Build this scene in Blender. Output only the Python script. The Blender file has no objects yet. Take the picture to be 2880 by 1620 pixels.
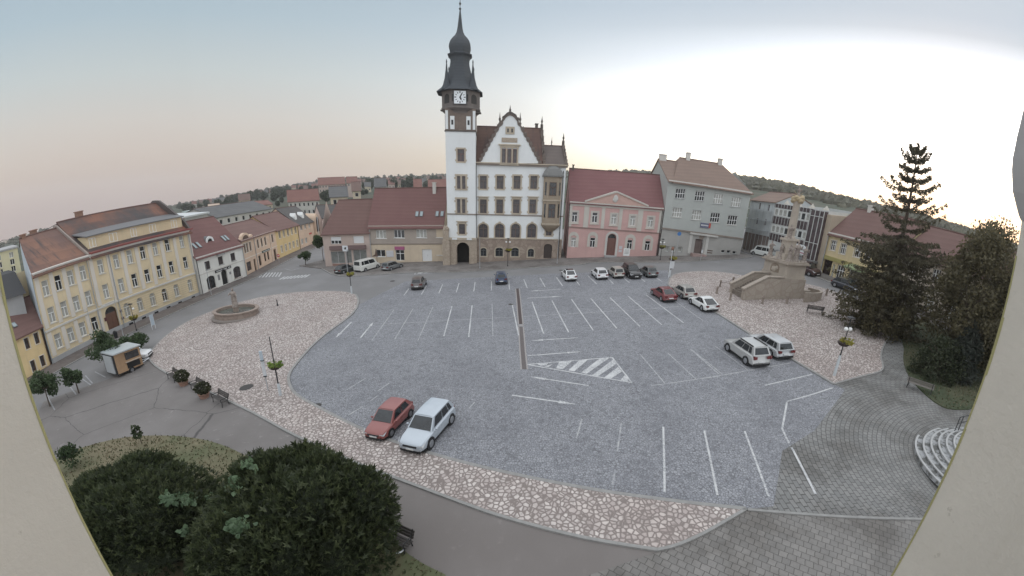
import bpy, math, random
import numpy as np
from mathutils import Vector, Matrix
SC = bpy.context.scene
COL = SC.collection
RAD = math.radians
# ---------------------------------------------------------------- camera
HAZE = .00028
CAM_H = 15.3
PITCH, ROLL = .35185, .0272
TX, TY = .06229, .05244            # slope of the square
CY = 155.2                         # principal point below the frame centre (px of a 2880 x 1620 frame)
KP = (0.0722716490651682, -0.00039332156723965105, -8.381226671238594e-05, 3.365854624228068e-06)
cam = bpy.data.cameras.new('camera')
cam.type = 'PANO'
cam.panorama_type = 'FISHEYE_LENS_POLYNOMIAL'
cam.fisheye_fov = math.pi
cam.sensor_fit = 'HORIZONTAL'
cam.sensor_width = 36
cam.shift_y = CY / 1620
cam.fisheye_polynomial_k0 = 0
cam.fisheye_polynomial_k1 = -KP[0]
cam.fisheye_polynomial_k2 = -KP[1]
cam.fisheye_polynomial_k3 = -KP[2]
cam.fisheye_polynomial_k4 = -KP[3]
cam.clip_start = .05
cam.clip_end = 20000
co = bpy.data.objects.new('camera', cam)
COL.objects.link(co)
cr, sr, cp, sp = math.cos(ROLL), math.sin(ROLL), math.cos(PITCH), math.sin(PITCH)
co.matrix_world = Matrix(((cr, -sr, 0, 0), (sr * sp, cr * sp, -cp, 0), (sr * cp, cr * cp, sp, CAM_H), (0, 0, 0, 1)))
SC.camera = co
# ---------------------------------------------------------------- sky, sun, exposure
SUN_AZ, SUN_EL = 51.0, 1.6         # azimuth clockwise from +Y
w = bpy.data.worlds.new("World")
SC.world = w
w.use_nodes = True
nt = w.node_tree
for n in list(nt.nodes): nt.nodes.remove(n)
def wn(t, **k):
    n = nt.nodes.new(t)
    for a, b in k.items(): setattr(n, a, b)
    return n
def wmath(op, a, b=None):
    n = wn('ShaderNodeMath', operation=op)
    for i, v in enumerate((a, b)):
        if v is None: continue
        if isinstance(v, (int, float)): n.inputs[i].default_value = v
        else: nt.links.new(v, n.inputs[i])
    return n.outputs[0]
out = wn('ShaderNodeOutputWorld')
tc = wn('ShaderNodeTexCoord')
sep = wn('ShaderNodeSeparateXYZ')
nt.links.new(tc.outputs['Generated'], sep.inputs[0])
z = wmath('ARCSINE', sep.outputs[2])                       # elevation in radians
def ramp(v, stops, interp='LINEAR'):
    r = wn('ShaderNodeValToRGB')
    r.color_ramp.interpolation = interp
    e = r.color_ramp.elements
    while len(e) > 1: e.remove(e[-1])
    e[0].position = stops[0][0]; e[0].color = (*stops[0][1], 1)
    for p, c in stops[1:]:
        x = e.new(p); x.color = (*c, 1)
    nt.links.new(v, r.inputs[0])
    return r.outputs[0]
# clear dawn sky: pink-grey at the horizon, blue above; overhead, out of view, brightened to light the ground
zn = wmath('DIVIDE', wmath('ADD', z, RAD(6)), RAD(60))
base = ramp(zn, [(0.0, (.60, .46, .43)), (.10, (.63, .49, .455)), (.16, (.65, .54, .49)), (.24, (.62, .58, .55)), (.32, (.53, .58, .59)), (.42, (.40, .505, .575)), (.50, (.36, .46, .54)), (.60, (.92, .97, 1.03)), (1, (1.30, 1.35, 1.41))])
# brightening towards the rising sun
sdir = (math.sin(RAD(SUN_AZ)) * math.cos(RAD(2)), math.cos(RAD(SUN_AZ)) * math.cos(RAD(2)), math.sin(RAD(2)))
dn = wn('ShaderNodeVectorMath', operation='DOT_PRODUCT')
nt.links.new(tc.outputs['Generated'], dn.inputs[0]); dn.inputs[1].default_value = sdir
ang = wmath('DIVIDE', wmath('ARCCOSINE', dn.outputs['Value']), RAD(90))
glow = ramp(ang, [(0, (1, 1, 1)), (.38, (1, 1, 1)), (.52, (.82, .82, .82)), (.64, (.46, .46, .46)), (.80, (.15, .15, .15)), (.98, (0, 0, 0))], 'B_SPLINE')
gcol = ramp(zn, [(0, (.90, .60, .33)), (.11, (.95, .68, .38)), (.155, (.98, .84, .60)), (.23, (.92, .91, .87)), (.31, (.88, .90, .91)), (.38, (.68, .74, .81)), (.46, (.50, .585, .68)), (.52, (.50, .58, .66)), (.60, (.92, .97, 1.03)), (1, (1.30, 1.35, 1.41))])
mx = wn('ShaderNodeMix', data_type='RGBA', blend_type='MIX')
nt.links.new(glow, mx.inputs['Factor']); nt.links.new(base, mx.inputs['A']); nt.links.new(gcol, mx.inputs['B'])
core0 = ramp(ang, [(0, (1, 1, 1)), (.22, (.9, .9, .9)), (.36, (.45, .45, .45)), (.50, (.12, .12, .12)), (.60, (0, 0, 0))], 'B_SPLINE')
vert = ramp(zn, [(0, (1, .72, .38)), (.10, (1, .76, .42)), (.15, (1, .92, .74)), (.21, (1, 1, .98)), (.30, (.8, .8, .8)), (.36, (.30, .31, .33)), (.43, (0, 0, 0))])
cmul = wn('ShaderNodeMix', data_type='RGBA', blend_type='MULTIPLY'); cmul.inputs['Factor'].default_value = 1
nt.links.new(core0, cmul.inputs['A']); nt.links.new(vert, cmul.inputs['B']); core = cmul.outputs['Result']
ad = wn('ShaderNodeMix', data_type='RGBA', blend_type='ADD')
ad.inputs['Factor'].default_value = 1.0
cm = wn('ShaderNodeVectorMath', operation='SCALE'); cm.inputs['Scale'].default_value = 2.0
nt.links.new(core, cm.inputs[0])
nt.links.new(mx.outputs['Result'], ad.inputs['A']); nt.links.new(cm.outputs[0], ad.inputs['B'])
# fill light added to the sky behind the camera (never in view)
bk = wn('ShaderNodeMapRange', interpolation_type='SMOOTHSTEP'); bk.inputs[1].default_value = .1; bk.inputs[2].default_value = -.5
nt.links.new(sep.outputs[1], bk.inputs[0])
bm = wn('ShaderNodeMix', data_type='RGBA', blend_type='MIX'); bm.inputs['B'].default_value = (1.0, 1.03, 1.08, 1)
zm = wn('ShaderNodeMapRange'); zm.inputs[1].default_value = .45; zm.inputs[2].default_value = .62; zm.inputs[3].default_value = 1; zm.inputs[4].default_value = 0
nt.links.new(zn, zm.inputs[0])
nt.links.new(wmath('MULTIPLY', bk.outputs[0], zm.outputs[0]), bm.inputs['Factor']); nt.links.new(ad.outputs['Result'], bm.inputs['A'])
bg1 = wn('ShaderNodeBackground'); bg1.inputs[1].default_value = 1.0
nt.links.new(bm.outputs['Result'], bg1.inputs[0])
sky = wn('ShaderNodeTexSky', sky_type='NISHITA', sun_disc=False)
sky.sun_elevation = RAD(SUN_EL); sky.sun_rotation = RAD(SUN_AZ)
bg2 = wn('ShaderNodeBackground'); bg2.inputs[1].default_value = .05
nt.links.new(sky.outputs[0], bg2.inputs[0])
ash = wn('ShaderNodeAddShader')
nt.links.new(bg1.outputs[0], ash.inputs[0]); nt.links.new(bg2.outputs[0], ash.inputs[1]); nt.links.new(ash.outputs[0], out.inputs[0])
sun = bpy.data.lights.new('sun', 'SUN')
sun.energy = .6; sun.angle = RAD(12); sun.color = (1, .80, .58)
so = bpy.data.objects.new('sun', sun); COL.objects.link(so)
so.rotation_euler = Vector((-math.sin(RAD(SUN_AZ)) * math.cos(RAD(SUN_EL)), -math.cos(RAD(SUN_AZ)) * math.cos(RAD(SUN_EL)), -math.sin(RAD(SUN_EL)))).to_track_quat('-Z', 'Y').to_euler()
SC.view_settings.view_transform = 'Standard'
SC.view_settings.look = 'None'
SC.view_settings.exposure = 0.0
SC.view_settings.gamma = 1
# ---------------------------------------------------------------- where things of the photo stand
REG = {1: (0, 550, 2.635), 2: (400, 550, 3.6233), 3: (900, 700, 3.6233), 4: (1400, 700, 3.6233), 5: (1900, 750, 3.6233), 6: (2000, 500, 2.4148), 7: (0, 1000, 1.84), 8: (1400, 1000, 1.7405), 't': (1200, 350, 3.2205), 'p': (1550, 400, 3.6233), 'd': (0, 0, 1 / 1.11801), 'T': (1200, 0, 3.6227), 's': (0, 600, 3.6225), 'b': (850, 450, 3.6233), 'f': (480, 450, 5.3667), 'm': (2080, 520, 4.025), 'n': (2040, 540, 6.587), 'v': (230, 900, 4.83), 'w': (2420, 1000, 3.45), 'c': (1020, 1060, 6.587), 'q': (800, 640, 6.44), 'k': (1640, 720, 6.133), 'u': (540, 660, 8.05), 'g': (2140, 520, 4.26)}
CAMV = Vector((0, 0, CAM_H))
def ray(r, x, y):
    a = REG[r]
    x = a[0] + x / a[2] - 1440; y = 810 + CY - (a[1] + y / a[2])
    rr = math.hypot(x, y) + 1e-9; q = rr * 36 / 2880
    th = KP[0] * q + KP[1] * q * q + KP[2] * q ** 3 + KP[3] * q ** 4
    s = math.sin(th) / rr
    return (co.matrix_world.to_3x3() @ Vector((x * s, y * s, -math.cos(th)))).normalized()
def plane_z(x, y): return TX * x + TY * y
def G(r, x, y, dz=0.0):
    """the point of the sloping square (dz above it) that this spot of the photo shows"""
    d = ray(r, x, y)
    return CAMV + d * ((dz - CAM_H) / (d.z - TX * d.x - TY * d.y))
def GP(r, pts, dz=0.0): return [G(r, x, y, dz) for x, y in pts]
# ---------------------------------------------------------------- mesh helpers
class MB:
    def __init__(s): s.v = []; s.f = []; s.m = []
    def vert(s, p): s.v.append(tuple(p)); return len(s.v) - 1
    def face(s, pts, m=0):
        i = [s.vert(p) for p in pts]; s.f.append(i); s.m.append(m)
    def box(s, x0, x1, y0, y1, z0, z1, m=0):
        p = [(x0, y0, z0), (x1, y0, z0), (x1, y1, z0), (x0, y1, z0), (x0, y0, z1), (x1, y0, z1), (x1, y1, z1), (x0, y1, z1)]
        b = len(s.v); s.v += p
        for q in ((0, 3, 2, 1), (4, 5, 6, 7), (0, 1, 5, 4), (1, 2, 6, 5), (2, 3, 7, 6), (3, 0, 4, 7)):
            s.f.append([b + k for k in q]); s.m.append(m)
    def prism(s, pts, off, m=0):
        """pts: closed loop of 3-D points, extruded by vector off"""
        b = len(s.v); n = len(pts); off = Vector(off)
        s.v += [tuple(p) for p in pts] + [tuple(Vector(p) + off) for p in pts]
        s.f.append([b + k for k in range(n)][::-1]); s.f.append([b + n + k for k in range(n)]); s.m += [m, m]
        for k in range(n):
            s.f.append([b + k, b + (k + 1) % n, b + n + (k + 1) % n, b + n + k]); s.m.append(m)
    def tube(s, p0, p1, r0, r1=None, n=8, m=0, cap=True):
        r1 = r0 if r1 is None else r1
        p0 = Vector(p0); p1 = Vector(p1); d = (p1 - p0).normalized()
        a = d.orthogonal().normalized(); c = d.cross(a)
        b = len(s.v)
        for p, r in ((p0, r0), (p1, r1)):
            for k in range(n):
                t = 2 * math.pi * k / n
                s.v.append(tuple(p + (a * math.cos(t) + c * math.sin(t)) * r))
        for k in range(n):
            s.f.append([b + k, b + (k + 1) % n, b + n + (k + 1) % n, b + n + k]); s.m.append(m)
        if cap:
            s.f.append([b + k for k in range(n)][::-1]); s.f.append([b + n + k for k in range(n)]); s.m += [m, m]
    def lathe(s, prof, n=16, c=(0, 0, 0), m=0, a0=0.0, sq=1.0):
        """prof: (radius, z) from bottom to top"""
        b = len(s.v); c = Vector(c)
        for r, zz in prof:
            for k in range(n):
                t = a0 + 2 * math.pi * k / n
                s.v.append((c.x + r * math.cos(t), c.y + r * math.sin(t) * sq, c.z + zz))
        for j in range(len(prof) - 1):
            for k in range(n):
                s.f.append([b + j * n + k, b + j * n + (k + 1) % n, b + (j + 1) * n + (k + 1) % n, b + (j + 1) * n + k]); s.m.append(m)
        s.f.append([b + k for k in range(n)][::-1]); s.m.append(m)
        e = b + (len(prof) - 1) * n
        s.f.append([e + k for k in range(n)]); s.m.append(m)
    def blob(s, c, rx, ry, rz, m=0, seed=0, jit=.15, nu=10, nv=7):
        R = random.Random(seed); b = len(s.v)
        for j in range(nv + 1):
            ph = math.pi * (j / nv - .5)
            for k in range(nu):
                t = 2 * math.pi * k / nu
                q = 1 + R.uniform(-jit, jit)
                s.v.append((c[0] + rx * q * math.cos(ph) * math.cos(t), c[1] + ry * q * math.cos(ph) * math.sin(t), c[2] + rz * q * math.sin(ph)))
        for j in range(nv):
            for k in range(nu):
                s.f.append([b + j * nu + k, b + j * nu + (k + 1) % nu, b + (j + 1) * nu + (k + 1) % nu, b + (j + 1) * nu + k]); s.m.append(m)
    def mesh(s, name, mats, smooth=None, shear=0.0):
        me = bpy.data.meshes.new(name)
        v = s.v if not shear else [(x, y, zz + shear * x) for x, y, zz in s.v]
        me.from_pydata(v, [], s.f)
        for mt in (mats if isinstance(mats, (list, tuple)) else [mats]): me.materials.append(mt)
        if any(s.m): me.polygons.foreach_set('material_index', s.m)
        me.update()
        if smooth is not None:
            me.shade_smooth(); me.set_sharp_from_angle(angle=RAD(smooth))
        return me
    def build(s, name, mats, parent=None, smooth=None, shear=0.0, loc=None):
        return link(name, s.mesh(name, mats, smooth, shear), parent, loc)
def link(name, me, parent=None, loc=None, rotz=0):
    o = bpy.data.objects.new(name, me); COL.objects.link(o)
    if parent is not None: o.parent = parent
    if loc is not None: o.location = loc
    if rotz: o.rotation_euler = (0, 0, rotz)
    return o
def tag(o, label=None, cat=None, group=None, kind=None):
    if label: o['label'] = label
    if cat: o['category'] = cat
    if group: o['group'] = group
    if kind: o['kind'] = kind
    return o
def thing(name, label, cat, loc=(0, 0, 0), rotz=0.0, group=None):
    o = bpy.data.objects.new(name, None); COL.objects.link(o)
    o.location = loc; o.rotation_euler = (0, 0, rotz); o.empty_display_size = .3
    return tag(o, label, cat, group)
def copy_tree(o, parent=None):
    c = o.copy(); COL.objects.link(c)
    if parent is not None: c.parent = parent
    for ch in [x for x in bpy.data.objects if x.parent == o]: copy_tree(ch, c)
    return c
# ---------------------------------------------------------------- materials
def node_mat(name):
    m = bpy.data.materials.new(name); m.use_nodes = True
    t = m.node_tree; b = t.nodes['Principled BSDF']
    return m, t, b
def tnode(t, ty, **k):
    n = t.nodes.new(ty)
    for a, c in k.items(): setattr(n, a, c)
    return n
def rgbmix(t, fac, a, b, blend='MIX'):
    n = tnode(t, 'ShaderNodeMix', data_type='RGBA', blend_type=blend)
    for key, v in (('Factor', fac), ('A', a), ('B', b)):
        if isinstance(v, (int, float)): n.inputs[key].default_value = v
        elif isinstance(v, tuple): n.inputs[key].default_value = (*v[:3], 1)
        else: t.links.new(v, n.inputs[key])
    return n.outputs['Result']
def smooth01(t, v, lo, hi):
    n = tnode(t, 'ShaderNodeMapRange', interpolation_type='SMOOTHSTEP')
    n.inputs[1].default_value = lo; n.inputs[2].default_value = hi
    t.links.new(v, n.inputs[0]); return n.outputs[0]
def noise(t, vec, scale, detail=4, rough=.55, dist=0.0):
    n = tnode(t, 'ShaderNodeTexNoise'); n.inputs['Scale'].default_value = scale; n.inputs['Detail'].default_value = detail
    n.inputs['Roughness'].default_value = rough; n.inputs['Distortion'].default_value = dist
    if vec is not None: t.links.new(vec, n.inputs['Vector'])
    return n.outputs['Fac']
def objco(t): return tnode(t, 'ShaderNodeTexCoord').outputs['Object']
def scalevec(t, vec, s):
    n = tnode(t, 'ShaderNodeMapping'); n.inputs['Scale'].default_value = s
    t.links.new(vec, n.inputs['Vector']); return n.outputs[0]
def bump(t, b, h, strength=.3, dist=.02):
    n = tnode(t, 'ShaderNodeBump'); n.inputs['Strength'].default_value = strength; n.inputs['Distance'].default_value = dist
    t.links.new(h, n.inputs['Height']); t.links.new(n.outputs[0], b.inputs['Normal'])
MATS = {}
def M(name, fn=None, *a, **k):
    if name not in MATS: MATS[name] = fn(name, *a, **k)
    return MATS[name]
def plain(name, col, rough=.7, metal=0.0, var=.12, scale=6.0, emit=None):
    m, t, b = node_mat(name)
    v = objco(t)
    f = noise(t, v, scale, 5)
    t.links.new(rgbmix(t, f, tuple(c * (1 - var) for c in col), tuple(min(1, c * (1 + var)) for c in col)), b.inputs['Base Color'])
    b.inputs['Roughness'].default_value = rough; b.inputs['Metallic'].default_value = metal
    return m
def plaster(name, col, var=.10, streak=.10, grime=(.30, .27, .24)):
    m, t, b = node_mat(name)
    v = objco(t)
    big = smooth01(t, noise(t, v, .35, 5, .6), .3, .72)
    st = smooth01(t, noise(t, scalevec(t, v, (1.6, 1.6, .12)), 1.5, 5, .65), .48, .8)
    fine = noise(t, v, 14, 3)
    c = rgbmix(t, big, tuple(q * (1 - var) for q in col), tuple(min(1, q * (1 + var * .5)) for q in col))
    mm = tnode(t, 'ShaderNodeMath', operation='MULTIPLY'); t.links.new(st, mm.inputs[0]); mm.inputs[1].default_value = streak * 2
    c = rgbmix(t, mm.outputs[0], c, grime)
    fm = tnode(t, 'ShaderNodeMath', operation='MULTIPLY'); t.links.new(fine, fm.inputs[0]); fm.inputs[1].default_value = .12
    c = rgbmix(t, fm.outputs[0], c, tuple(q * .6 for q in col))
    t.links.new(c, b.inputs['Base Color']); b.inputs['Roughness'].default_value = .9
    bump(t, b, fine, .15, .01)
    return m
def tiles(name, c1, c2, c3=None, row=.33, patch=.25):
    m, t, b = node_mat(name)
    v = objco(t)
    big = smooth01(t, noise(t, v, patch, 6, .65), .35, .68)
    fine = noise(t, v, 5.0, 4, .7)
    c = rgbmix(t, big, c1, c2)
    if c3:
        st = smooth01(t, noise(t, scalevec(t, v, (1.2, .16, .16)), 1.3, 6, .7), .50, .66)
        c = rgbmix(t, st, c, c3)
    wv = tnode(t, 'ShaderNodeTexWave', wave_type='BANDS', bands_direction='Z', wave_profile='SAW')
    wv.inputs['Scale'].default_value = .3 / row * .55; wv.inputs['Distortion'].default_value = .4; wv.inputs['Detail'].default_value = 1
    t.links.new(v, wv.inputs['Vector'])
    a = tnode(t, 'ShaderNodeMath', operation='MULTIPLY'); t.links.new(wv.outputs['Fac'], a.inputs[0]); a.inputs[1].default_value = .25
    c = rgbmix(t, a.outputs[0], c, tuple(q * .45 for q in c1))
    f2 = tnode(t, 'ShaderNodeMath', operation='MULTIPLY'); t.links.new(fine, f2.inputs[0]); f2.inputs[1].default_value = .35
    c = rgbmix(t, f2.outputs[0], c, tuple(q * .62 for q in c1))
    t.links.new(c, b.inputs['Base Color']); b.inputs['Roughness'].default_value = .8
    bump(t, b, wv.outputs['Fac'], .4, .03)
    return m
def stonework(name, c1, c2, joint, scale=1.6, rough=.9, rand=1.0):
    m, t, b = node_mat(name)
    v = objco(t)
    vo = tnode(t, 'ShaderNodeTexVoronoi', feature='F1'); vo.inputs['Scale'].default_value = scale; vo.inputs['Randomness'].default_value = rand
    vd = tnode(t, 'ShaderNodeTexVoronoi', feature='DISTANCE_TO_EDGE'); vd.inputs['Scale'].default_value = scale; vd.inputs['Randomness'].default_value = rand
    t.links.new(v, vo.inputs['Vector']); t.links.new(v, vd.inputs['Vector'])
    sx = tnode(t, 'ShaderNodeSeparateColor'); t.links.new(vo.outputs['Color'], sx.inputs[0])
    c = rgbmix(t, sx.outputs[0], c1, c2)
    f = noise(t, v, 9, 4)
    c = rgbmix(t, f, c, tuple(q * .7 for q in c1))
    e = smooth01(t, vd.outputs['Distance'], .02, .09)
    c = rgbmix(t, e, joint, c)
    t.links.new(c, b.inputs['Base Color']); b.inputs['Roughness'].default_value = rough
    bump(t, b, e, .5, .02)
    return m
def glass(name, col, rough=.08, var=.6):
    m, t, b = node_mat(name)
    v = objco(t)
    f = smooth01(t, noise(t, v, 1.7, 3), .35, .65)
    t.links.new(rgbmix(t, f, tuple(c * (1 - var) for c in col), col), b.inputs['Base Color'])
    b.inputs['Roughness'].default_value = rough; b.inputs['Specular IOR Level'].default_value = .7
    return m
def paint(name, col, metal=.0, rough=.28):
    m, t, b = node_mat(name)
    v = objco(t)
    f = noise(t, v, 2.5, 4)
    t.links.new(rgbmix(t, f, tuple(c * .88 for c in col), col), b.inputs['Base Color'])
    b.inputs['Metallic'].default_value = metal; b.inputs['Roughness'].default_value = rough
    b.inputs['Coat Weight'].default_value = .6; b.inputs['Coat Roughness'].default_value = .08
    return m
def leaves(name, c1, c2, trans=.45):
    m, t, b = node_mat(name)
    v = objco(t)
    g = tnode(t, 'ShaderNodeNewGeometry')
    f = noise(t, v, 1.3, 4)
    c = rgbmix(t, smooth01(t, f, .35, .65), c1, c2)
    rn = tnode(t, 'ShaderNodeMath', operation='MULTIPLY'); t.links.new(g.outputs['Random Per Island'], rn.inputs[0]); rn.inputs[1].default_value = .7
    c = rgbmix(t, rn.outputs[0], c, tuple(q * .5 for q in c1))
    t.links.new(c, b.inputs['Base Color']); b.inputs['Roughness'].default_value = .6
    tr = tnode(t, 'ShaderNodeBsdfTranslucent'); t.links.new(c, tr.inputs[0])
    mx = tnode(t, 'ShaderNodeMixShader'); mx.inputs[0].default_value = trans
    t.links.new(b.outputs[0], mx.inputs[1]); t.links.new(tr.outputs[0], mx.inputs[2])
    t.links.new(mx.outputs[0], t.nodes['Material Output'].inputs[0])
    return m
WHITE = M('white_window_frame', plain, (.78, .79, .78), .5)
BROWN = M('brown_window_frame', plain, (.10, .06, .045), .5)
GLASS_D = M('dark_window_glass', glass, (.035, .038, .042))
GLASS_P = M('pale_window_glass', glass, (.42, .42, .39), .2, .25)  # pale pane colour, chosen window by window
GLASS_B = M('brown_tinted_glass', glass, (.075, .066, .070), .15, .4)
METAL_D = M('dark_painted_metal', plain, (.025, .026, .028), .45)
METAL_G = M('galvanised_metal', plain, (.40, .42, .44), .45, .3)
METAL_W = M('white_painted_metal', plain, (.62, .64, .66), .4)
ASPHALT_DARK = M('dark_gap', plain, (.02, .02, .02), .9)
# ================================================================ THE SETTING
def xy(p): return (p.x, p.y)
SKYLINE = [(-75, -2.6), (-62, -2.2), (-59, -1.95), (-40.7, -.78), (-35.9, -.25), (-29.8, .8), (-21.9, 1.9), (-15.5, 2.15), (-9.4, 2.6), (0, 3.1), (14, 3.55), (22, 3.5), (27, 3.35), (30.5, 3.05), (34.4, 2.45), (40.7, 1.4), (48.3, .5), (53.8, .02), (57, -.45), (62, -1.0), (75, -1.5)]
CREST_R = [(-75, 2300), (-45, 2300), (-30, 1900), (-10, 1500), (10, 1100), (25, 800), (40, 620), (75, 600)]
R0 = 138.0
def lerp_tab(tab, a):
    return float(np.interp(a, [q[0] for q in tab], [q[1] for q in tab]))
def terr_z(x, y):
    r = math.hypot(x, y)
    if r <= R0: return plane_z(x, y)
    az = math.degrees(math.atan2(x, y))
    k = R0 / r
    z0 = plane_z(x * k, y * k)
    az = max(-75, min(75, az))
    rc = lerp_tab(CREST_R, az)
    zc = CAM_H + rc * math.tan(RAD(lerp_tab(SKYLINE, az)))
    s = (r - R0) / (rc - R0)
    if s > 1: return zc - (s - 1) * 60
    return z0 + (zc - z0) * (s ** 1.08)
def ground_hit(r, x, y):
    """the point of the terrain that this spot of the photo shows"""
    d = ray(r, x, y); t = 60.0
    for _ in range(6000):
        p = CAMV + d * t
        if p.z <= terr_z(p.x, p.y): return Vector((p.x, p.y, terr_z(p.x, p.y)))
        t *= 1.004
        if t > 4000: break
    p = CAMV + d * 900
    return Vector((p.x, p.y, terr_z(p.x, p.y)))
def mat_terrain(name):
    m, t, b = node_mat(name)
    v = objco(t)
    n1 = noise(t, v, .010, 6, .62); n2 = noise(t, v, .05, 5, .6)
    c = rgbmix(t, smooth01(t, n1, .46, .54), (.040, .052, .032), (.085, .078, .055))
    c = rgbmix(t, smooth01(t, n2, .42, .62), c, (.035, .055, .03))
    sx = tnode(t, 'ShaderNodeSeparateXYZ'); t.links.new(v, sx.inputs[0])
    far = smooth01(t, sx.outputs[0], -900, -1350)
    c = rgbmix(t, far, c, (.34, .27, .20))
    t.links.new(c, b.inputs['Base Color']); b.inputs['Roughness'].default_value = 1
    return m
mb = MB()
AZ = [a for a in range(-100, -76, 6)] + [-75 + k * 1.0 for k in range(151)] + [a for a in range(81, 106, 6)]
RR = [0.5, 20, 60, 110, 138, 150, 165, 185, 210, 240, 280, 330, 390, 460, 540, 620, 720, 850, 1000, 1150, 1350, 1550, 1800, 2050, 2300, 2700]
random.seed(5)
for r in RR:
    for a in AZ:
        x, y = r * math.sin(RAD(a)), r * math.cos(RAD(a))
        zz = terr_z(x, y) - .08
        mb.v.append((x, y, zz + (random.uniform(-.4, .6) if r > 500 else 0)))
n = len(AZ)
for j in range(len(RR) - 1):
    for k in range(n - 1):
        mb.f.append([j * n + k, j * n + k + 1, (j + 1) * n + k + 1, (j + 1) * n + k]); mb.m.append(0)
tag(mb.build('terrain', M('hill_fields', mat_terrain), smooth=180), kind='structure')
mb = MB(); mb.face([(x, y, plane_z(x, y) - .10) for x, y in ((-140, -60), (140, -60), (140, 1), (-140, 1))])
tag(mb.build('ground', M('bare_ground', plain, (.16, .14, .12), .95)), kind='structure')
# ---- paving materials
def mat_asphalt(name, c1, c2, crack=0.0):
    m, t, b = node_mat(name)
    v = objco(t)
    n1 = smooth01(t, noise(t, v, .16, 5, .6), .36, .66); n2 = noise(t, v, 26, 3, .7); n3 = smooth01(t, noise(t, v, 1.3, 5, .7), .60, .74)
    c = rgbmix(t, n1, c1, c2)
    a = tnode(t, 'ShaderNodeMath', operation='MULTIPLY'); t.links.new(n2, a.inputs[0]); a.inputs[1].default_value = .40
    c = rgbmix(t, a.outputs[0], c, tuple(q * .55 for q in c1))
    a = tnode(t, 'ShaderNodeMath', operation='MULTIPLY'); t.links.new(n3, a.inputs[0]); a.inputs[1].default_value = .22 if not crack else .5
    c = rgbmix(t, a.outputs[0], c, tuple(min(1, q * 1.6) for q in c2))
    if crack:
        wv = tnode(t, 'ShaderNodeTexNoise'); wv.inputs['Scale'].default_value = 1.2; wv.inputs['Detail'].default_value = 4
        t.links.new(v, wv.inputs['Vector'])
        vm = tnode(t, 'ShaderNodeVectorMath', operation='MULTIPLY_ADD'); t.links.new(wv.outputs['Color'], vm.inputs[0]); vm.inputs[1].default_value = (.5, .5, 0); t.links.new(v, vm.inputs[2])
        vd = tnode(t, 'ShaderNodeTexVoronoi', feature='DISTANCE_TO_EDGE'); vd.inputs['Scale'].default_value = .13; t.links.new(vm.outputs[0], vd.inputs['Vector'])
        e = smooth01(t, vd.outputs['Distance'], .001, .006)
        c = rgbmix(t, e, (.075, .07, .068), c)
    t.links.new(c, b.inputs['Base Color']); b.inputs['Roughness'].default_value = .85
    bump(t, b, n2, .25, .01)
    return m
def mat_setts(name, c1, c2, joint, scale, lo=.02, hi=.10, patch=None):
    m, t, b = node_mat(name)
    v = objco(t)
    vo = tnode(t, 'ShaderNodeTexVoronoi', feature='F1'); vo.inputs['Scale'].default_value = scale
    vd = tnode(t, 'ShaderNodeTexVoronoi', feature='DISTANCE_TO_EDGE'); vd.inputs['Scale'].default_value = scale
    t.links.new(v, vo.inputs['Vector']); t.links.new(v, vd.inputs['Vector'])
    sx = tnode(t, 'ShaderNodeSeparateColor'); t.links.new(vo.outputs['Color'], sx.inputs[0])
    c = rgbmix(t, sx.outputs[0], c1, c2)
    if patch:
        c = rgbmix(t, smooth01(t, noise(t, v, .22, 5, .62), .40, .68), c, patch, 'MULTIPLY')
        dk = smooth01(t, noise(t, v, 1.6, 5, .7), .52, .70)
        a = tnode(t, 'ShaderNodeMath', operation='MULTIPLY'); t.links.new(dk, a.inputs[0]); a.inputs[1].default_value = .55
        c = rgbmix(t, a.outputs[0], c, tuple(q * .40 for q in c1))
    e = smooth01(t, vd.outputs['Distance'], lo, hi)
    c = rgbmix(t, e, joint, c)
    t.links.new(c, b.inputs['Base Color']); b.inputs['Roughness'].default_value = .75
    bump(t, b, e, .6, .03)
    return m
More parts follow.
